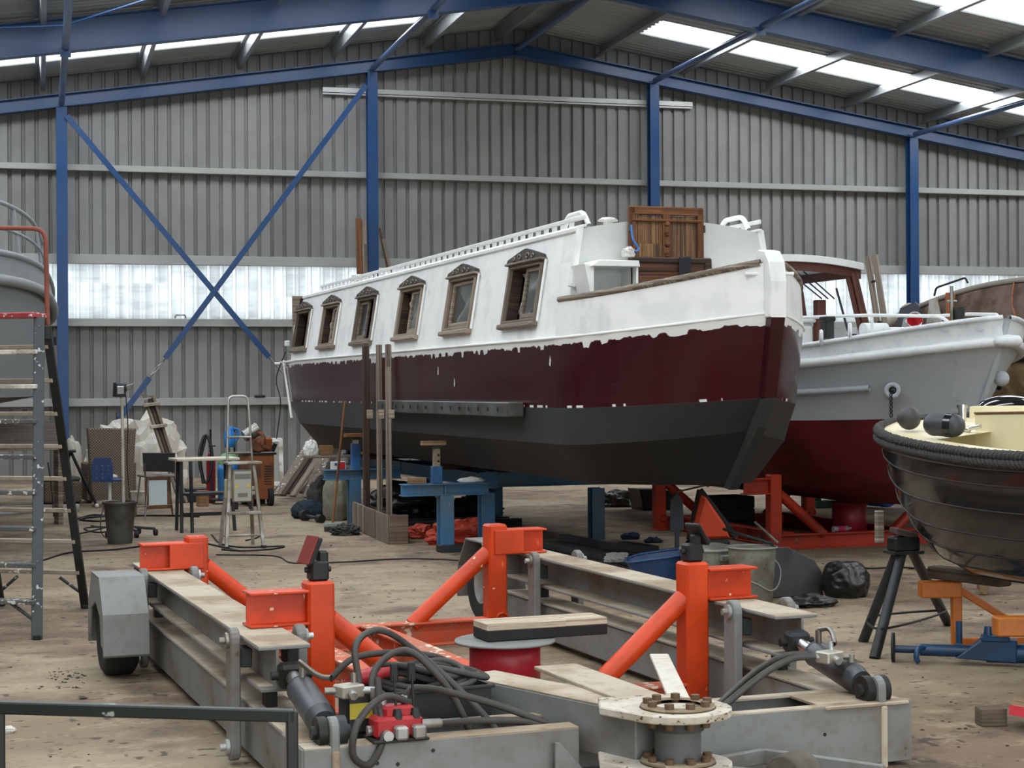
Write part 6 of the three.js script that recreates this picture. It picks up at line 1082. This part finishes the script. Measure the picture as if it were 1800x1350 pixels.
{
  const p = G(198, 884), t = thing('wicker_chair', 'tall-backed brown wicker armchair seen from behind', 'chair', p, 0.12);
  mesh('backrest', slab([[-0.3, 0.02], [0.27, 0.02], [0.34, 1.06], [-0.35, 1.08]], 0.12, 0.02).rotateX(-0.05), wick, t); mesh('armrest', bx(0.1, 0.55, 0.6, 0.3, 0.3, -0.36, 0.02), wick, t); mesh('armrest', bx(0.1, 0.55, 0.6, -0.3, 0.3, -0.36, 0.02), wick, t); mesh('seat', bx(0.55, 0.2, 0.6, 0, 0.3, -0.36, 0.02), wick, t);
  const s = thing('wicker_bench', 'low brown wicker bench left of the wicker armchair', 'bench', G(110, 886), 0.1); mesh('bench_body', bx(0.52, 0.3, 0.5, 0, 0.17, -0.2, 0.02), wick, s); mesh('bench_cushion', bx(0.5, 0.06, 0.46, 0, 0.35, -0.2, 0.02), std({ color: '#55524e', roughness: 0.95 }), s);
}
put('white_tarp', 'large crumpled white tarpaulin heap behind the wicker armchair', 'tarpaulin', crumple(1.6, 1.32, 0.8, 3, 0.42, 3.2), std({ color: '#dedacf', roughness: 0.5, map: T.soft }), G(240, 868), 0.1);
put('white_tarp', 'fold of white tarpaulin hanging left of the wicker armchair', 'tarpaulin', crumple(0.34, 0.9, 0.4, 5, 0.22, 1.6, true), std({ color: '#c6c1b4', roughness: 0.6, map: T.soft }), G(126, 872), 0.1);
{ const t = thing('office_chair', 'blue perforated plastic shell chair on a castor base', 'chair', G(180, 892), 0.15), bm = std({ color: '#1e4278', roughness: 0.5 });
  const sh = new THREE.Shape(); sh.moveTo(-0.14, 0.36); sh.lineTo(0.14, 0.34); sh.quadraticCurveTo(0.16, 0.62, 0.1, 0.68); sh.lineTo(-0.1, 0.69); sh.quadraticCurveTo(-0.17, 0.62, -0.14, 0.36);
  for (let i = 0; i < 3; i++) for (let j = 0; j < 5; j++) { const h = new THREE.Path(); h.absarc(-0.08 + i * 0.08, 0.41 + j * 0.055, 0.012, 0, Math.PI * 2, true); sh.holes.push(h); }
  mesh('backrest', uvBox(new THREE.ExtrudeGeometry(sh, { depth: 0.02, bevelEnabled: false, curveSegments: 6 })), bm, t); mesh('seat', bx(0.34, 0.03, 0.34, 0.12, 0.37, -0.15, 0.01), bm, t); mesh('column', [rod(V(0.12, 0.08, -0.1), V(0.12, 0.36, -0.1), 0.022)], M.white, t);
  for (let i = 0; i < 5; i++) { const a = i * 1.2566; mesh('base_arm', [beam(V(0.12, 0.08, -0.1), V(0.12 + 0.25 * Math.cos(a), 0.06, -0.1 + 0.25 * Math.sin(a)), 0.03, 0.03), ball(0.03, 0.12 + 0.25 * Math.cos(a), 0.03, -0.1 + 0.25 * Math.sin(a), 8)], M.whiteMatte, t); } }
put('work_gloves', 'pair of pale work gloves on the blue chair seat', 'gloves', crumple(0.18, 0.06, 0.14, 3, 0.3, 3), M.whiteMatte, G(180, 892).add(V(0.13, 0.386, -0.19)));
{ const p = G(212, 957), at = V(p.x, 0, p.z - 0.14), t = thing('black_tub', 'tall scuffed black plastic bucket holding the work light pole', 'bucket', at); mesh('tub_body', lathe([[0, 0], [0.125, 0], [0.165, 0.41], [0.185, 0.415], [0.185, 0.44], [0.16, 0.44], [0.12, 0.02], [0, 0.02]], 36), std({ color: '#565650', map: T.grime, roughness: 0.6 }), t); mesh('tub_fill', lathe([[0, 0.36], [0.155, 0.36]], 24), std({ color: '#6a655c', roughness: 1 }), t); mesh('tub_handle', pipe([V(-0.17, 0.38, 0.05), V(-0.2, 0.25, 0.08), V(-0.19, 0.12, 0.08), V(-0.14, 0.06, 0.1)], 0.006, 6, 6), M.darkSteel, t);
  const l = thing('work_light', 'dusty floodlight on a white-splashed pole standing in the black bucket', 'work light', at.clone().setY(0.37), 0.2), y = 1.17;
  mesh('pole', rod(V(0.04, 0, 0), V(0.03, y, 0), 0.017, 0.015, 10), std({ map: worn(0xb9b4a8, 0x6a655c, 0.3, 2, 0x7a756a, 0.6, 0.4), roughness: 0.7 }), l); mesh('lamp_housing', [slab([[-0.07, -0.07], [0.05, -0.07], [0.06, 0.07], [-0.06, 0.08]], 0.11, 0.015).translate(0.01, y + 0.07, 0)], M.darkSteel, l); mesh('lamp_hood', [slab([[0.05, 0.02], [0.14, 0.05], [0.12, 0.0], [0.06, -0.03]], 0.1, 0.004).translate(0.01, y + 0.09, 0)], M.steel, l); mesh('lamp_lens', bx(0.07, 0.08, 0.01, 0.0, y + 0.07, 0.06, 0.002), M.chrome, l); mesh('hook', bentPipe([V(-0.01, y - 0.22, 0), V(-0.03, y - 0.24, 0), V(-0.03, y - 0.16, 0)], 0.006, 0.02), M.darkSteel, l); mesh('lamp_cable', pipe([V(0.07, y + 0.02, 0), V(0.09, y - 0.3, 0), V(0.08, 0.5, 0), V(0.1, 0.1, 0.02)], 0.006, 5, 6), M.black, l);
  const c = thing('castor_base', 'black five-armed castor base behind the black bucket', 'castor base', G(228, 942), 0.2); for (let i = 0; i < 5; i++) { const a = i * 1.2566 + 0.3; mesh('base_arm', beam(V(0, 0.1, 0), V(0.28 * Math.cos(a), 0.075, 0.28 * Math.sin(a)), 0.03, 0.035, 0.005), M.plastic, c); mesh('castor', rod(V(0.28 * Math.cos(a) - 0.02, 0.035, 0.28 * Math.sin(a)), V(0.28 * Math.cos(a) + 0.02, 0.035, 0.28 * Math.sin(a)), 0.035, 0.035, 14), M.rubber, c); } }
{ const t = thing('metal_chair', 'black shell chair with thin steel legs facing away', 'chair', G(278, 910), 0.25), sm_ = M.steel;
  mesh('backrest', slab([[-0.2, 0.56], [0.2, 0.54], [0.21, 0.78], [-0.21, 0.79]], 0.02, 0.006).translate(-0.05, 0.04, 0.2), M.black, t); mesh('seat', bx(0.46, 0.025, 0.42, 0.02, 0.53, 0, 0.008), std({ color: '#77736c', map: T.grime, roughness: 0.6 }), t);
  for (const [x, z] of [[-0.24, 0.22], [0.26, 0.22], [-0.22, -0.24], [0.27, -0.24]]) mesh('leg', rod(V(x, 0, z), V(x * 0.75, 0.53, z * 0.8), 0.012, 0.012, 8), sm_, t); mesh('back_tube', [rod(V(-0.22, 0.5, 0.19), V(-0.24, 0.7, 0.21), 0.011), rod(V(0.16, 0.5, 0.19), V(0.16, 0.7, 0.21), 0.011)], sm_, t); mesh('stretcher', rod(V(-0.22, 0.14, -0.2), V(0.25, 0.14, -0.2), 0.008), sm_, t); }
{ // bundle of long timbers tied together, leaning on the wall side
  const b0 = G(322, 884), t0 = AT(262, 700, 25.0), t = thing('timber_bundle', 'strapped bundle of long brown laths leaning over the white tarpaulin', 'timber bundle', V(0, 0, 0));
  for (let i = 0; i < 6; i++) { const o = V((i % 3 - 1) * 0.045, 0, (i / 3 | 0) * 0.05), o2 = V((i % 3 - 1) * 0.05, rr(-0.06, 0.05), (i / 3 | 0) * 0.05); mesh('lath', beam(b0.clone().add(o), t0.clone().add(o2), 0.035, 0.04, 0.004), i % 2 ? M.woodGrey : M.woodDark, t); }
  for (const k of [0.72, 0.93]) { const c = b0.clone().lerp(t0, k); mesh('strap', beam(c.clone().add(V(-0.12, 0.0, 0.06)), c.clone().add(V(0.12, 0.03, 0.06)), 0.05, 0.14, 0.006), M.whiteMatte, t); }
  mesh('end_cap', bx(0.28, 0.02, 0.18, t0.x, t0.y + 0.03, t0.z, 0.003, 0, 0, -0.2), M.woodGrey, t); }
bucket('paint_bucket', 'white paint bucket on the floor under the black chair', G(247, 890), 0.12, 0.135, 0.21, M.whiteMatte, 0, false);
{ const t = thing('framed_pane', 'small brown-framed pale glass pane leaning behind the black chair', 'window frame', G(278, 894), 0.1); t.rotation.x = -0.12; mesh('frame', [bx(0.05, 0.44, 0.03, -0.15, 0.22, 0, 0.004), bx(0.05, 0.44, 0.03, 0.15, 0.22, 0, 0.004), bx(0.3, 0.05, 0.03, 0, 0.025, 0, 0.004), bx(0.3, 0.05, 0.03, 0, 0.415, 0, 0.004)], M.woodBrown, t); mesh('pane', bx(0.26, 0.36, 0.006, 0, 0.22, 0, 0), std({ color: '#c4d2d2', roughness: 0.15 }), t); }
{ // narrow work table
  const a = G(330, 937), t = thing('work_table', 'narrow white-topped work table with black metal legs', 'table', V(a.x, 0, a.z - 0.2), 0.15), H = 0.82;
  mesh('table_top', bx(0.72, 0.03, 0.45, 0.22, H, -0.05, 0.006), std({ map: worn(0xcfc8b6, 0x7a705e, 0.25, 4, 0x9a917e, 0.6, 0.6), roughness: 0.7 }), t);
  for (const [x, z] of [[-0.08, 0.14], [0.02, 0.18], [0.48, 0.12], [-0.05, -0.22], [0.5, -0.24]]) mesh('leg', beam(V(x * 1.1, 0, z * 1.1), V(x, H - 0.02, z * 0.8), 0.035, 0.035, 0.004, V(0, 0, 1)), M.darkSteel, t);
  mesh('lower_rail', [bx(0.55, 0.04, 0.04, 0.22, 0.2, 0.1, 0.004)], M.black, t); mesh('lower_shelf', [bx(0.55, 0.03, 0.3, 0.26, 0.42, -0.1, 0.004)], M.darkSteel, t);
  put('black_crate', 'black plastic crate on the floor beyond the work table', 'crate', slab([[-0.18, 0.2], [-0.15, 0], [0.15, 0], [0.18, 0.2]], 0.3, 0.01), M.plastic, G(345, 882), 0.1);
  put('cardboard_piece', 'small brown cardboard box beside the black crate', 'box', bx(0.14, 0.22, 0.14, 0, 0.11, 0, 0.003), wood(0x9a7350, 0x7a5a3c, 6), G(356, 890), 0.2); }
{ // aluminium step stool with tall handle, electric box standing on it
  const f = G(428, 964), t = thing('step_stool', 'aluminium step stool with tall hoop handle in the middle background', 'step stool', V(f.x, 0, f.z - 0.12), 0.08), al = std({ color: '#b5b4ae', metalness: 0.6, roughness: 0.4, map: T.grime }), H = 0.86;
  for (const s of [-1, 1]) { mesh('front_leg', beam(V(s * 0.19, 0, 0.16), V(s * 0.12, H, 0.0), 0.03, 0.035, 0.004, V(0, 0, 1)), al, t); mesh('rear_leg', beam(V(s * 0.17, 0, -0.3), V(s * 0.11, H, -0.12), 0.03, 0.035, 0.004, V(0, 0, 1)), al, t); mesh('rubber_foot', bx(0.05, 0.03, 0.06, s * 0.19, 0.015, 0.16, 0.005), M.black, t); }
  mesh('platform', bx(0.36, 0.025, 0.26, 0.02, H, -0.05, 0.005), al, t); mesh('middle_step', bx(0.34, 0.03, 0.1, 0, 0.36, 0.12, 0.005), al, t); mesh('tie_bar', rod(V(-0.18, 0.13, 0.14), V(0.18, 0.13, 0.14), 0.009), al, t); mesh('tie_bar', rod(V(-0.16, 0.1, -0.28), V(0.16, 0.1, -0.28), 0.009), al, t);
  mesh('hoop_handle', bentPipe([V(-0.13, H, -0.1), V(-0.1, 1.54, -0.16), V(0.1, 1.54, -0.16), V(0.13, H, -0.1)], 0.013, 0.06), al, t); mesh('hoop_bar', [rod(V(-0.125, H + 0.26, -0.12), V(0.125, H + 0.26, -0.12), 0.012), rod(V(-0.12, H + 0.1, -0.11), V(0.12, H + 0.1, -0.11), 0.01)], al, t);
  const b = thing('control_box', 'grey electric control box with yellow warning labels hanging in the step stool', 'control box', V(f.x + 0.0, 0.395, f.z - 0.16), 0.08), g = std({ color: '#9d9d92', map: T.grime, roughness: 0.5 });
  mesh('enclosure', bx(0.195, 0.33, 0.12, 0.0, 0.23, 0, 0.01), g, b); mesh('lid', bx(0.18, 0.31, 0.02, 0.0, 0.23, 0.066, 0.006), std({ color: '#a9a89c', roughness: 0.45 }), b); mesh('name_plate', bx(0.16, 0.05, 0.004, 0.0, 0.33, 0.077, 0), std({ color: '#6d7468', roughness: 0.5 }), b); mesh('dirt_plate', bx(0.1, 0.04, 0.004, 0.0, 0.14, 0.077, 0), std({ color: '#77746a', roughness: 0.8 }), b);
  for (const x of [-0.06, 0.06]) mesh('warning_label', [slab([[-0.02, -0.018], [0.02, -0.018], [0, 0.02]], 0.003, 0).translate(x, 0.235, 0.077)], std({ color: '#e0b418', roughness: 0.5 }), b);
  mesh('side_box', bx(0.08, 0.2, 0.08, -0.125, 0.2, -0.03, 0.008), std({ color: '#b8b28c', roughness: 0.6 }), b); mesh('socket', [rod(V(0.09, 0.15, -0.06), V(0.15, 0.15, -0.06), 0.025, 0.02), rod(V(0.09, 0.2, -0.06), V(0.15, 0.2, -0.06), 0.025, 0.02)], M.whiteMatte, b); mesh('bracket', [bx(0.03, 0.12, 0.03, -0.05, 0.05, 0, 0.003), bx(0.03, 0.12, 0.03, 0.09, 0.05, 0, 0.003)], M.darkSteel, b);
}
{ // rusty generator cabinet with parts on top
  const t = thing('generator_cabinet', 'rust-brown wheeled welding cabinet with vents in the background', 'cabinet', G(456, 889), 0.1), br = std({ map: worn(0x8c5026, 0x3c2a1c, 0.3, 5, 0x4c3420, 0.6), roughness: 0.6 });
  mesh('cabinet_body', bx(0.4, 0.62, 0.5, 0, 0.4, -0.2, 0.01), br, t); mesh('cabinet_top', bx(0.46, 0.03, 0.54, 0, 0.72, -0.2, 0.005), M.darkSteel, t); for (let i = 0; i < 8; i++) mesh('vent_slot', bx(0.1, 0.012, 0.006, 0.11, 0.3 + i * 0.035, 0.052, 0), M.black, t); mesh('front_panel', bx(0.16, 0.14, 0.008, -0.07, 0.46, 0.053, 0.002), std({ color: '#5a3a24', roughness: 0.6 }), t); for (const s of [-1, 1]) mesh('wheel', rod(V(s * 0.14 - 0.03, 0.12, 0.06), V(s * 0.14 + 0.03, 0.12, 0.06), 0.12, 0.12, 22), M.rubber, t); mesh('cabinet_foot', bx(0.34, 0.1, 0.06, 0, 0.05, -0.4, 0.005), M.darkSteel, t);
  const y = 0.737, base = G(456, 889);
  const e = thing('engine_part', 'rusty engine block with red hoses on the cabinet top', 'engine', V(base.x - 0.05, y, base.z - 0.2), 0.2), rust = std({ map: worn(0x7a4a30, 0x3a2418, 0.3, 2, 0x4a2c1c, 0.6, 0.4), roughness: 0.75 });
  mesh('engine_block', [bx(0.24, 0.2, 0.22, 0.12, 0.1, 0, 0.02)], std({ color: '#a4521c', map: T.grime, roughness: 0.6 }), e); mesh('air_cleaner', rod(V(-0.14, 0.22, 0), V(0.06, 0.32, 0), 0.08, 0.1, 18), M.steel, e); mesh('manifold', [pipe([V(0.02, 0.3, 0.05), V(0.1, 0.22, 0.12), V(0.08, 0.1, 0.14), V(0.18, 0.05, 0.12)], 0.03, 8, 6), ball(0.06, 0.04, 0.14, 0.1, 10)], rust, e); mesh('flywheel', rod(V(0.02, 0.1, 0.1), V(0.02, 0.1, 0.14), 0.09, 0.09, 20), rust, e); mesh('cable_clip', bx(0.06, 0.12, 0.02, 0.26, 0.06, 0.1, 0.004, 0, 0, -0.4), M.black, e);
  put('paper_sheet', 'sheet of paper lying at the cabinet top edge', 'paper', bx(0.16, 0.004, 0.1, 0, 0.002, 0, 0, 0, 0, 0), M.white, V(base.x + 0.12, y, base.z + 0.0), 0.4);
  const tr = thing('bottle_trolley', 'dark gas trolley with hoses beside the rusty cabinet', 'trolley', G(398, 886), 0.1); mesh('trolley_frame', [bx(0.4, 0.03, 0.3, 0, 0.06, -0.1, 0.005), rod(V(-0.17, 0.05, -0.2), V(-0.17, 1.05, -0.25), 0.015), rod(V(0.17, 0.05, -0.2), V(0.17, 1.05, -0.25), 0.015)], M.darkSteel, tr); mesh('black_hose', [pipe([V(-0.28, 0.95, -0.05), V(-0.36, 0.6, 0.0), V(-0.3, 0.3, 0.05), V(-0.22, 0.5, 0.05), V(-0.22, 0.85, 0), V(-0.28, 0.98, -0.05), V(-0.38, 0.7, 0.02), V(-0.34, 0.3, 0.08)], 0.022, 8, 8)], M.black, tr);
  const gb = thing('gas_bottle', 'blue gas bottle with green shoulder behind the step stool', 'gas bottle', G(402, 886).setY(0.076), 0); mesh('bottle_body', lathe([[0, 0], [0.15, 0.0], [0.155, 0.4], [0.15, 0.48], [0, 0.48]], 28), std({ color: '#2a74b4', roughness: 0.4 }), gb); mesh('bottle_shoulder', lathe([[0.15, 0.48], [0.14, 0.56], [0.1, 0.62], [0.04, 0.65], [0, 0.66]], 28), std({ color: '#6b9a6e', roughness: 0.4 }), gb); mesh('bottle_valve', rod(V(0, 0.64, 0), V(0, 0.72, 0), 0.025), M.steel, gb);
  const jug = thing('blue_jug', 'bright blue plastic jug on the gas trolley frame', 'jug', G(402, 886).add(V(0.02, 0.8, 0)), 0.3); mesh('jug_body', lathe([[0, 0], [0.07, 0], [0.08, 0.1], [0.075, 0.2], [0.045, 0.25], [0.05, 0.29], [0, 0.29]], 22), std({ color: '#2f86d6', roughness: 0.35 }), jug); mesh('jug_handle', pipe([V(0.05, 0.26, 0), V(0.12, 0.24, 0), V(0.13, 0.14, 0), V(0.08, 0.08, 0)], 0.018, 8, 6), std({ color: '#2f86d6', roughness: 0.35 }), jug);
  const ex = thing('fire_extinguisher', 'small red fire extinguisher left of the gas trolley', 'extinguisher', G(371, 884), 0); mesh('cylinder', lathe([[0, 0], [0.06, 0], [0.065, 0.05], [0.065, 0.62], [0.04, 0.7], [0.02, 0.72], [0, 0.72]], 20), std({ color: '#8d1c28', roughness: 0.35 }), ex); mesh('valve', [rod(V(0, 0.7, 0), V(0, 0.8, 0), 0.02), bx(0.1, 0.02, 0.02, 0.02, 0.81, 0, 0.004)], M.black, ex);
}
{ const p = AT(476, 836, 28.5), t = thing('white_window_frame', 'white window frame leaning on the back wall beside the planks', 'window frame', V(p.x, 0, p.z), 0.05); t.rotation.x = -0.15; mesh('frame', [bx(0.07, 0.8, 0.04, -0.2, 0.4, 0, 0.005), bx(0.07, 0.8, 0.04, 0.18, 0.4, 0, 0.005), bx(0.38, 0.07, 0.04, 0, 0.035, 0, 0.005), bx(0.38, 0.07, 0.04, 0, 0.77, 0, 0.005)], M.whiteMatte, t); mesh('pane', bx(0.32, 0.68, 0.006, -0.01, 0.4, 0, 0), std({ color: '#9a9d96', roughness: 0.3 }), t); }
{ // leaning planks
  const L = [[488, 872, 560, 757, 0.16, 'grey'], [497, 878, 577, 752, 0.1, 'dark'], [514, 882, 590, 760, 0.11, 'grey'], [508, 880, 567, 768, 0.09, 'dark'], [542, 882, 578, 785, 0.17, 'pale'], [553, 884, 590, 790, 0.1, 'dark'], [530, 884, 584, 795, 0.08, 'grey'], [484, 850, 545, 795, 0.1, 'dark'], [560, 880, 600, 770, 0.12, 'grey']];
  const names = ['broad paint-stained plank at the left of the leaning pile', 'dark plank second in the leaning pile', 'long grey plank in the middle of the leaning pile', 'thin dark batten crossing the leaning pile', 'broad pale paint-flaked plank at the front of the leaning pile', 'narrow dark plank right of the pale plank', 'grey batten behind the pale plank', 'low dark plank nearest the white window frame', 'grey plank at the right end of the leaning pile'];
  const stained = std({ map: worn(0x7c7064, 0xd2cdc2, 0.62, 3, 0x4a4038, 0.6, 0.8), roughness: 0.85 });
  L.forEach(([x0, y0, x1, y1, w, k], i) => { const d = 24.6 + [0.36, 0.24, 0.1, 0.6, -0.16, 0.48, 0.72, 0.84, 0.96][i] * 1.3, a = AT(x0, y0, d), b = AT(x1, y1, d + 0.9); tag(mesh('leaning_plank', beam(a.setY(0.06), b, 0.035, w, 0.004), k === 'pale' || i === 0 ? stained : k === 'dark' ? M.woodDark : M.woodGrey), names[i], 'plank', 'planks leaning beside the stern'); });
  put('plywood_piece', 'plain brown plywood board hanging under the stern', 'board', bx(0.34, 0.36, 0.02, 0, 0, 0, 0.003), wood(0x77695a, 0x5d5145, 2), AT(592, 771, 26.2), 0.1); put('carrier_bag', 'small white carrier bag on the blue stand end', 'bag', crumple(0.18, 0.2, 0.12, 5, 0.3, 2.5), M.whiteMatte, NB(-1.22, 0.78, -9.9)); put('brown_box', 'small brown cardboard box on the blue rail end', 'box', bx(0.16, 0.12, 0.14, 0, 0.06, 0, 0.003), wood(0x8f6a44, 0x76573a, 6), NB(-1.03, 0.78, -9.9), 0.05);
  put('support_shelf', 'short plank shelf carrying the bag and box under the hull', 'plank', bx(0.7, 0.03, 0.3, 0, 0.015, 0, 0.003), M.woodGrey, NB(-0.95, 0.747, -9.9), 0.0); }
{ // things behind the ladder, below the grey ship
  put('steel_channel', 'long grey steel channel lying on the floor behind the step ladder', 'channel', [bx(1.3, 0.02, 0.16, 0, 0.01, 0, 0.003), bx(1.3, 0.1, 0.012, 0, 0.05, 0.075, 0.003), bx(1.3, 0.1, 0.012, 0, 0.05, -0.075, 0.003)], M.galv, G(50, 902), 0.1);
  const q = AT(40, 748, 20.5); put('plywood_sheet', 'brown plywood sheet propped under the grey ship', 'board', bx(0.9, 0.3, 0.02, 0, 0.15, 0, 0.003), wood(0x86807a, 0x67615b, 4), V(q.x, 0.95, q.z), 0.2);
  put('saw_bench', 'low brown timber bench carrying the plywood under the grey ship', 'bench', [bx(1.0, 0.05, 0.3, 0, 0.92, 0, 0.004), bx(0.06, 0.9, 0.25, -0.42, 0.45, 0, 0.004), bx(0.06, 0.9, 0.25, 0.42, 0.45, 0, 0.004)], M.woodGrey, V(q.x, 0, q.z), 0.2);
}
{ // cables on the floor
  const line = (label, pts, r = 0.01) => tag(mesh('floor_cable', pipe(pts.map(([x, y]) => G(x, y, r)), r, 6, 6), M.black), label, 'cable');
  line('long black cable curving across the floor from the left edge', [[-30, 1000], [60, 988], [130, 970], [200, 966], [270, 957], [330, 952], [420, 968]]);
  line('thin dark cable stretched across the floor before the blue leg', [[380, 975], [480, 977], [520, 990], [600, 988], [720, 982], [840, 986], [900, 985]], 0.007);
  line('looped black cable on the floor behind the black bucket', [[135, 912], [165, 905], [200, 910], [175, 916], [140, 913], [175, 908], [280, 906], [350, 908]], 0.012);
  line('tangled cable left of the black bucket', [[140, 938], [165, 932], [185, 926], [150, 928], [175, 936], [200, 930], [160, 924]], 0.009);
  line('black cable running from the step stool legs', [[372, 940], [395, 958], [430, 962], [500, 960], [470, 966], [420, 968], [390, 966]], 0.009);
  line('black cable curving below the control box', [[455, 890], [458, 920], [452, 945], [432, 950]], 0.008);
  line('black cable on the floor beyond the rubber sheet', [[1455, 1003], [1490, 997], [1530, 999], [1580, 997], [1640, 1002]], 0.008);
  line('thin cable on the far floor behind the red drum', [[1385, 920], [1420, 918], [1470, 921], [1540, 920]], 0.006);
}
{
  put('white_scrap', 'white paper scrap on the floor beside the green rail post', 'paper', crumple(0.08, 0.03, 0.05, 3, 0.4), M.whiteMatte, G(12, 1288));
}
{ // small bits: black wall box, tool on the rail, blue strap on the bulwark
  const p = AT(96, 600, 30.5); tag(mesh('wall_box', bx(0.06, 0.14, 0.1, p.x, p.y, WALL_Z + 0.2, 0.005), M.black), 'small black switch box on the wall left of the blue post', 'switch box');
  const q = AT(460, 700, 31.2); tag(mesh('rail_tool', [bx(0.2, 0.04, 0.06, q.x, 1.49, WALL_Z + 0.14, 0.012)], M.darkSteel), 'dark hand tool resting on the lower wall rail', 'tool');
  const h = AT(318, 565, 31.0); tag(mesh('wire_hoop', bentPipe([V(h.x - 0.1, 2.92, WALL_Z + 0.12), V(h.x - 0.08, 2.98, WALL_Z + 0.12), V(h.x + 0.08, 2.98, WALL_Z + 0.12), V(h.x + 0.1, 2.92, WALL_Z + 0.12)], 0.014, 0.02), M.galv), 'small grey hoop on the rail below the translucent strip', 'hoop');
  const f = thing('blue_mask', 'pale respirator mask with blue strap hanging by the companion door', 'mask', NB(-0.47, 2.7, -1.36)); mesh('mask_cup', crumple(0.12, 0.08, 0.1, 4, 0.25).translate(-0.04, -0.06, 0), M.whiteMatte, f); mesh('mask_strap', [pipe([V(0, 0.2, -0.04), V(0.0, 0.08, 0), V(0.04, 0.0, 0.02), V(0.0, -0.02, 0.04)], 0.009, 6, 5)], std({ color: '#2f74c0', roughness: 0.6 }), f);
  put('plastic_wrap', 'crumpled dark plastic hanging over the lower companion door', 'plastic', crumple(0.16, 0.24, 0.12, 6, 0.4, 3), phy({ color: '#4a4b48', roughness: 0.35 }), NB(-0.57, 2.07, -1.2));
}
{ // scattered grit, chips and leaves on the open floor
  const feet = scene.children.filter((o) => !o.isLight && o.userData.kind !== 'structure').map((o) => { o.updateMatrixWorld(true); return new THREE.Box3().setFromObject(o).expandByScalar(0.02); }).filter((b) => b.min.y < 0.08 && b.max.x - b.min.x < 20);
  const free = (p) => !feet.some((b) => p.x > b.min.x && p.x < b.max.x && p.z > b.min.z && p.z < b.max.z);
  const g = [], bit = (p, s) => { if (!free(p)) return; const c = new THREE.OctahedronGeometry(s); c.scale(rr(0.8, 2), 0.5, rr(0.6, 1.4)); c.rotateY(rr(0, 6)); c.translate(p.x, s * 0.3, p.z); g.push(uvBox(c)); };
  for (let i = 0; i < 520; i++) { const near = rnd() < 0.7; bit(G(rr(-20, 1820), near ? rr(985, 1345) : rr(870, 985)), rr(0.003, 0.01) * (rnd() < 0.1 ? 1.8 : 1)); }
  for (const [cx, cy, n] of [[130, 1190, 40], [160, 1200, 30], [115, 1105, 14], [640, 1095, 24]]) for (let i = 0; i < n; i++) bit(G(cx + rr(-45, 45), cy + rr(-14, 14)), rr(0.004, 0.01));
  const m = mesh('floor_grit', g, std({ color: '#4a3f34', roughness: 1 })); m.userData = { label: 'scattered dark grit and wood chips on the concrete floor', category: 'grit', kind: 'stuff' };
}
renderer.render(scene, camera);
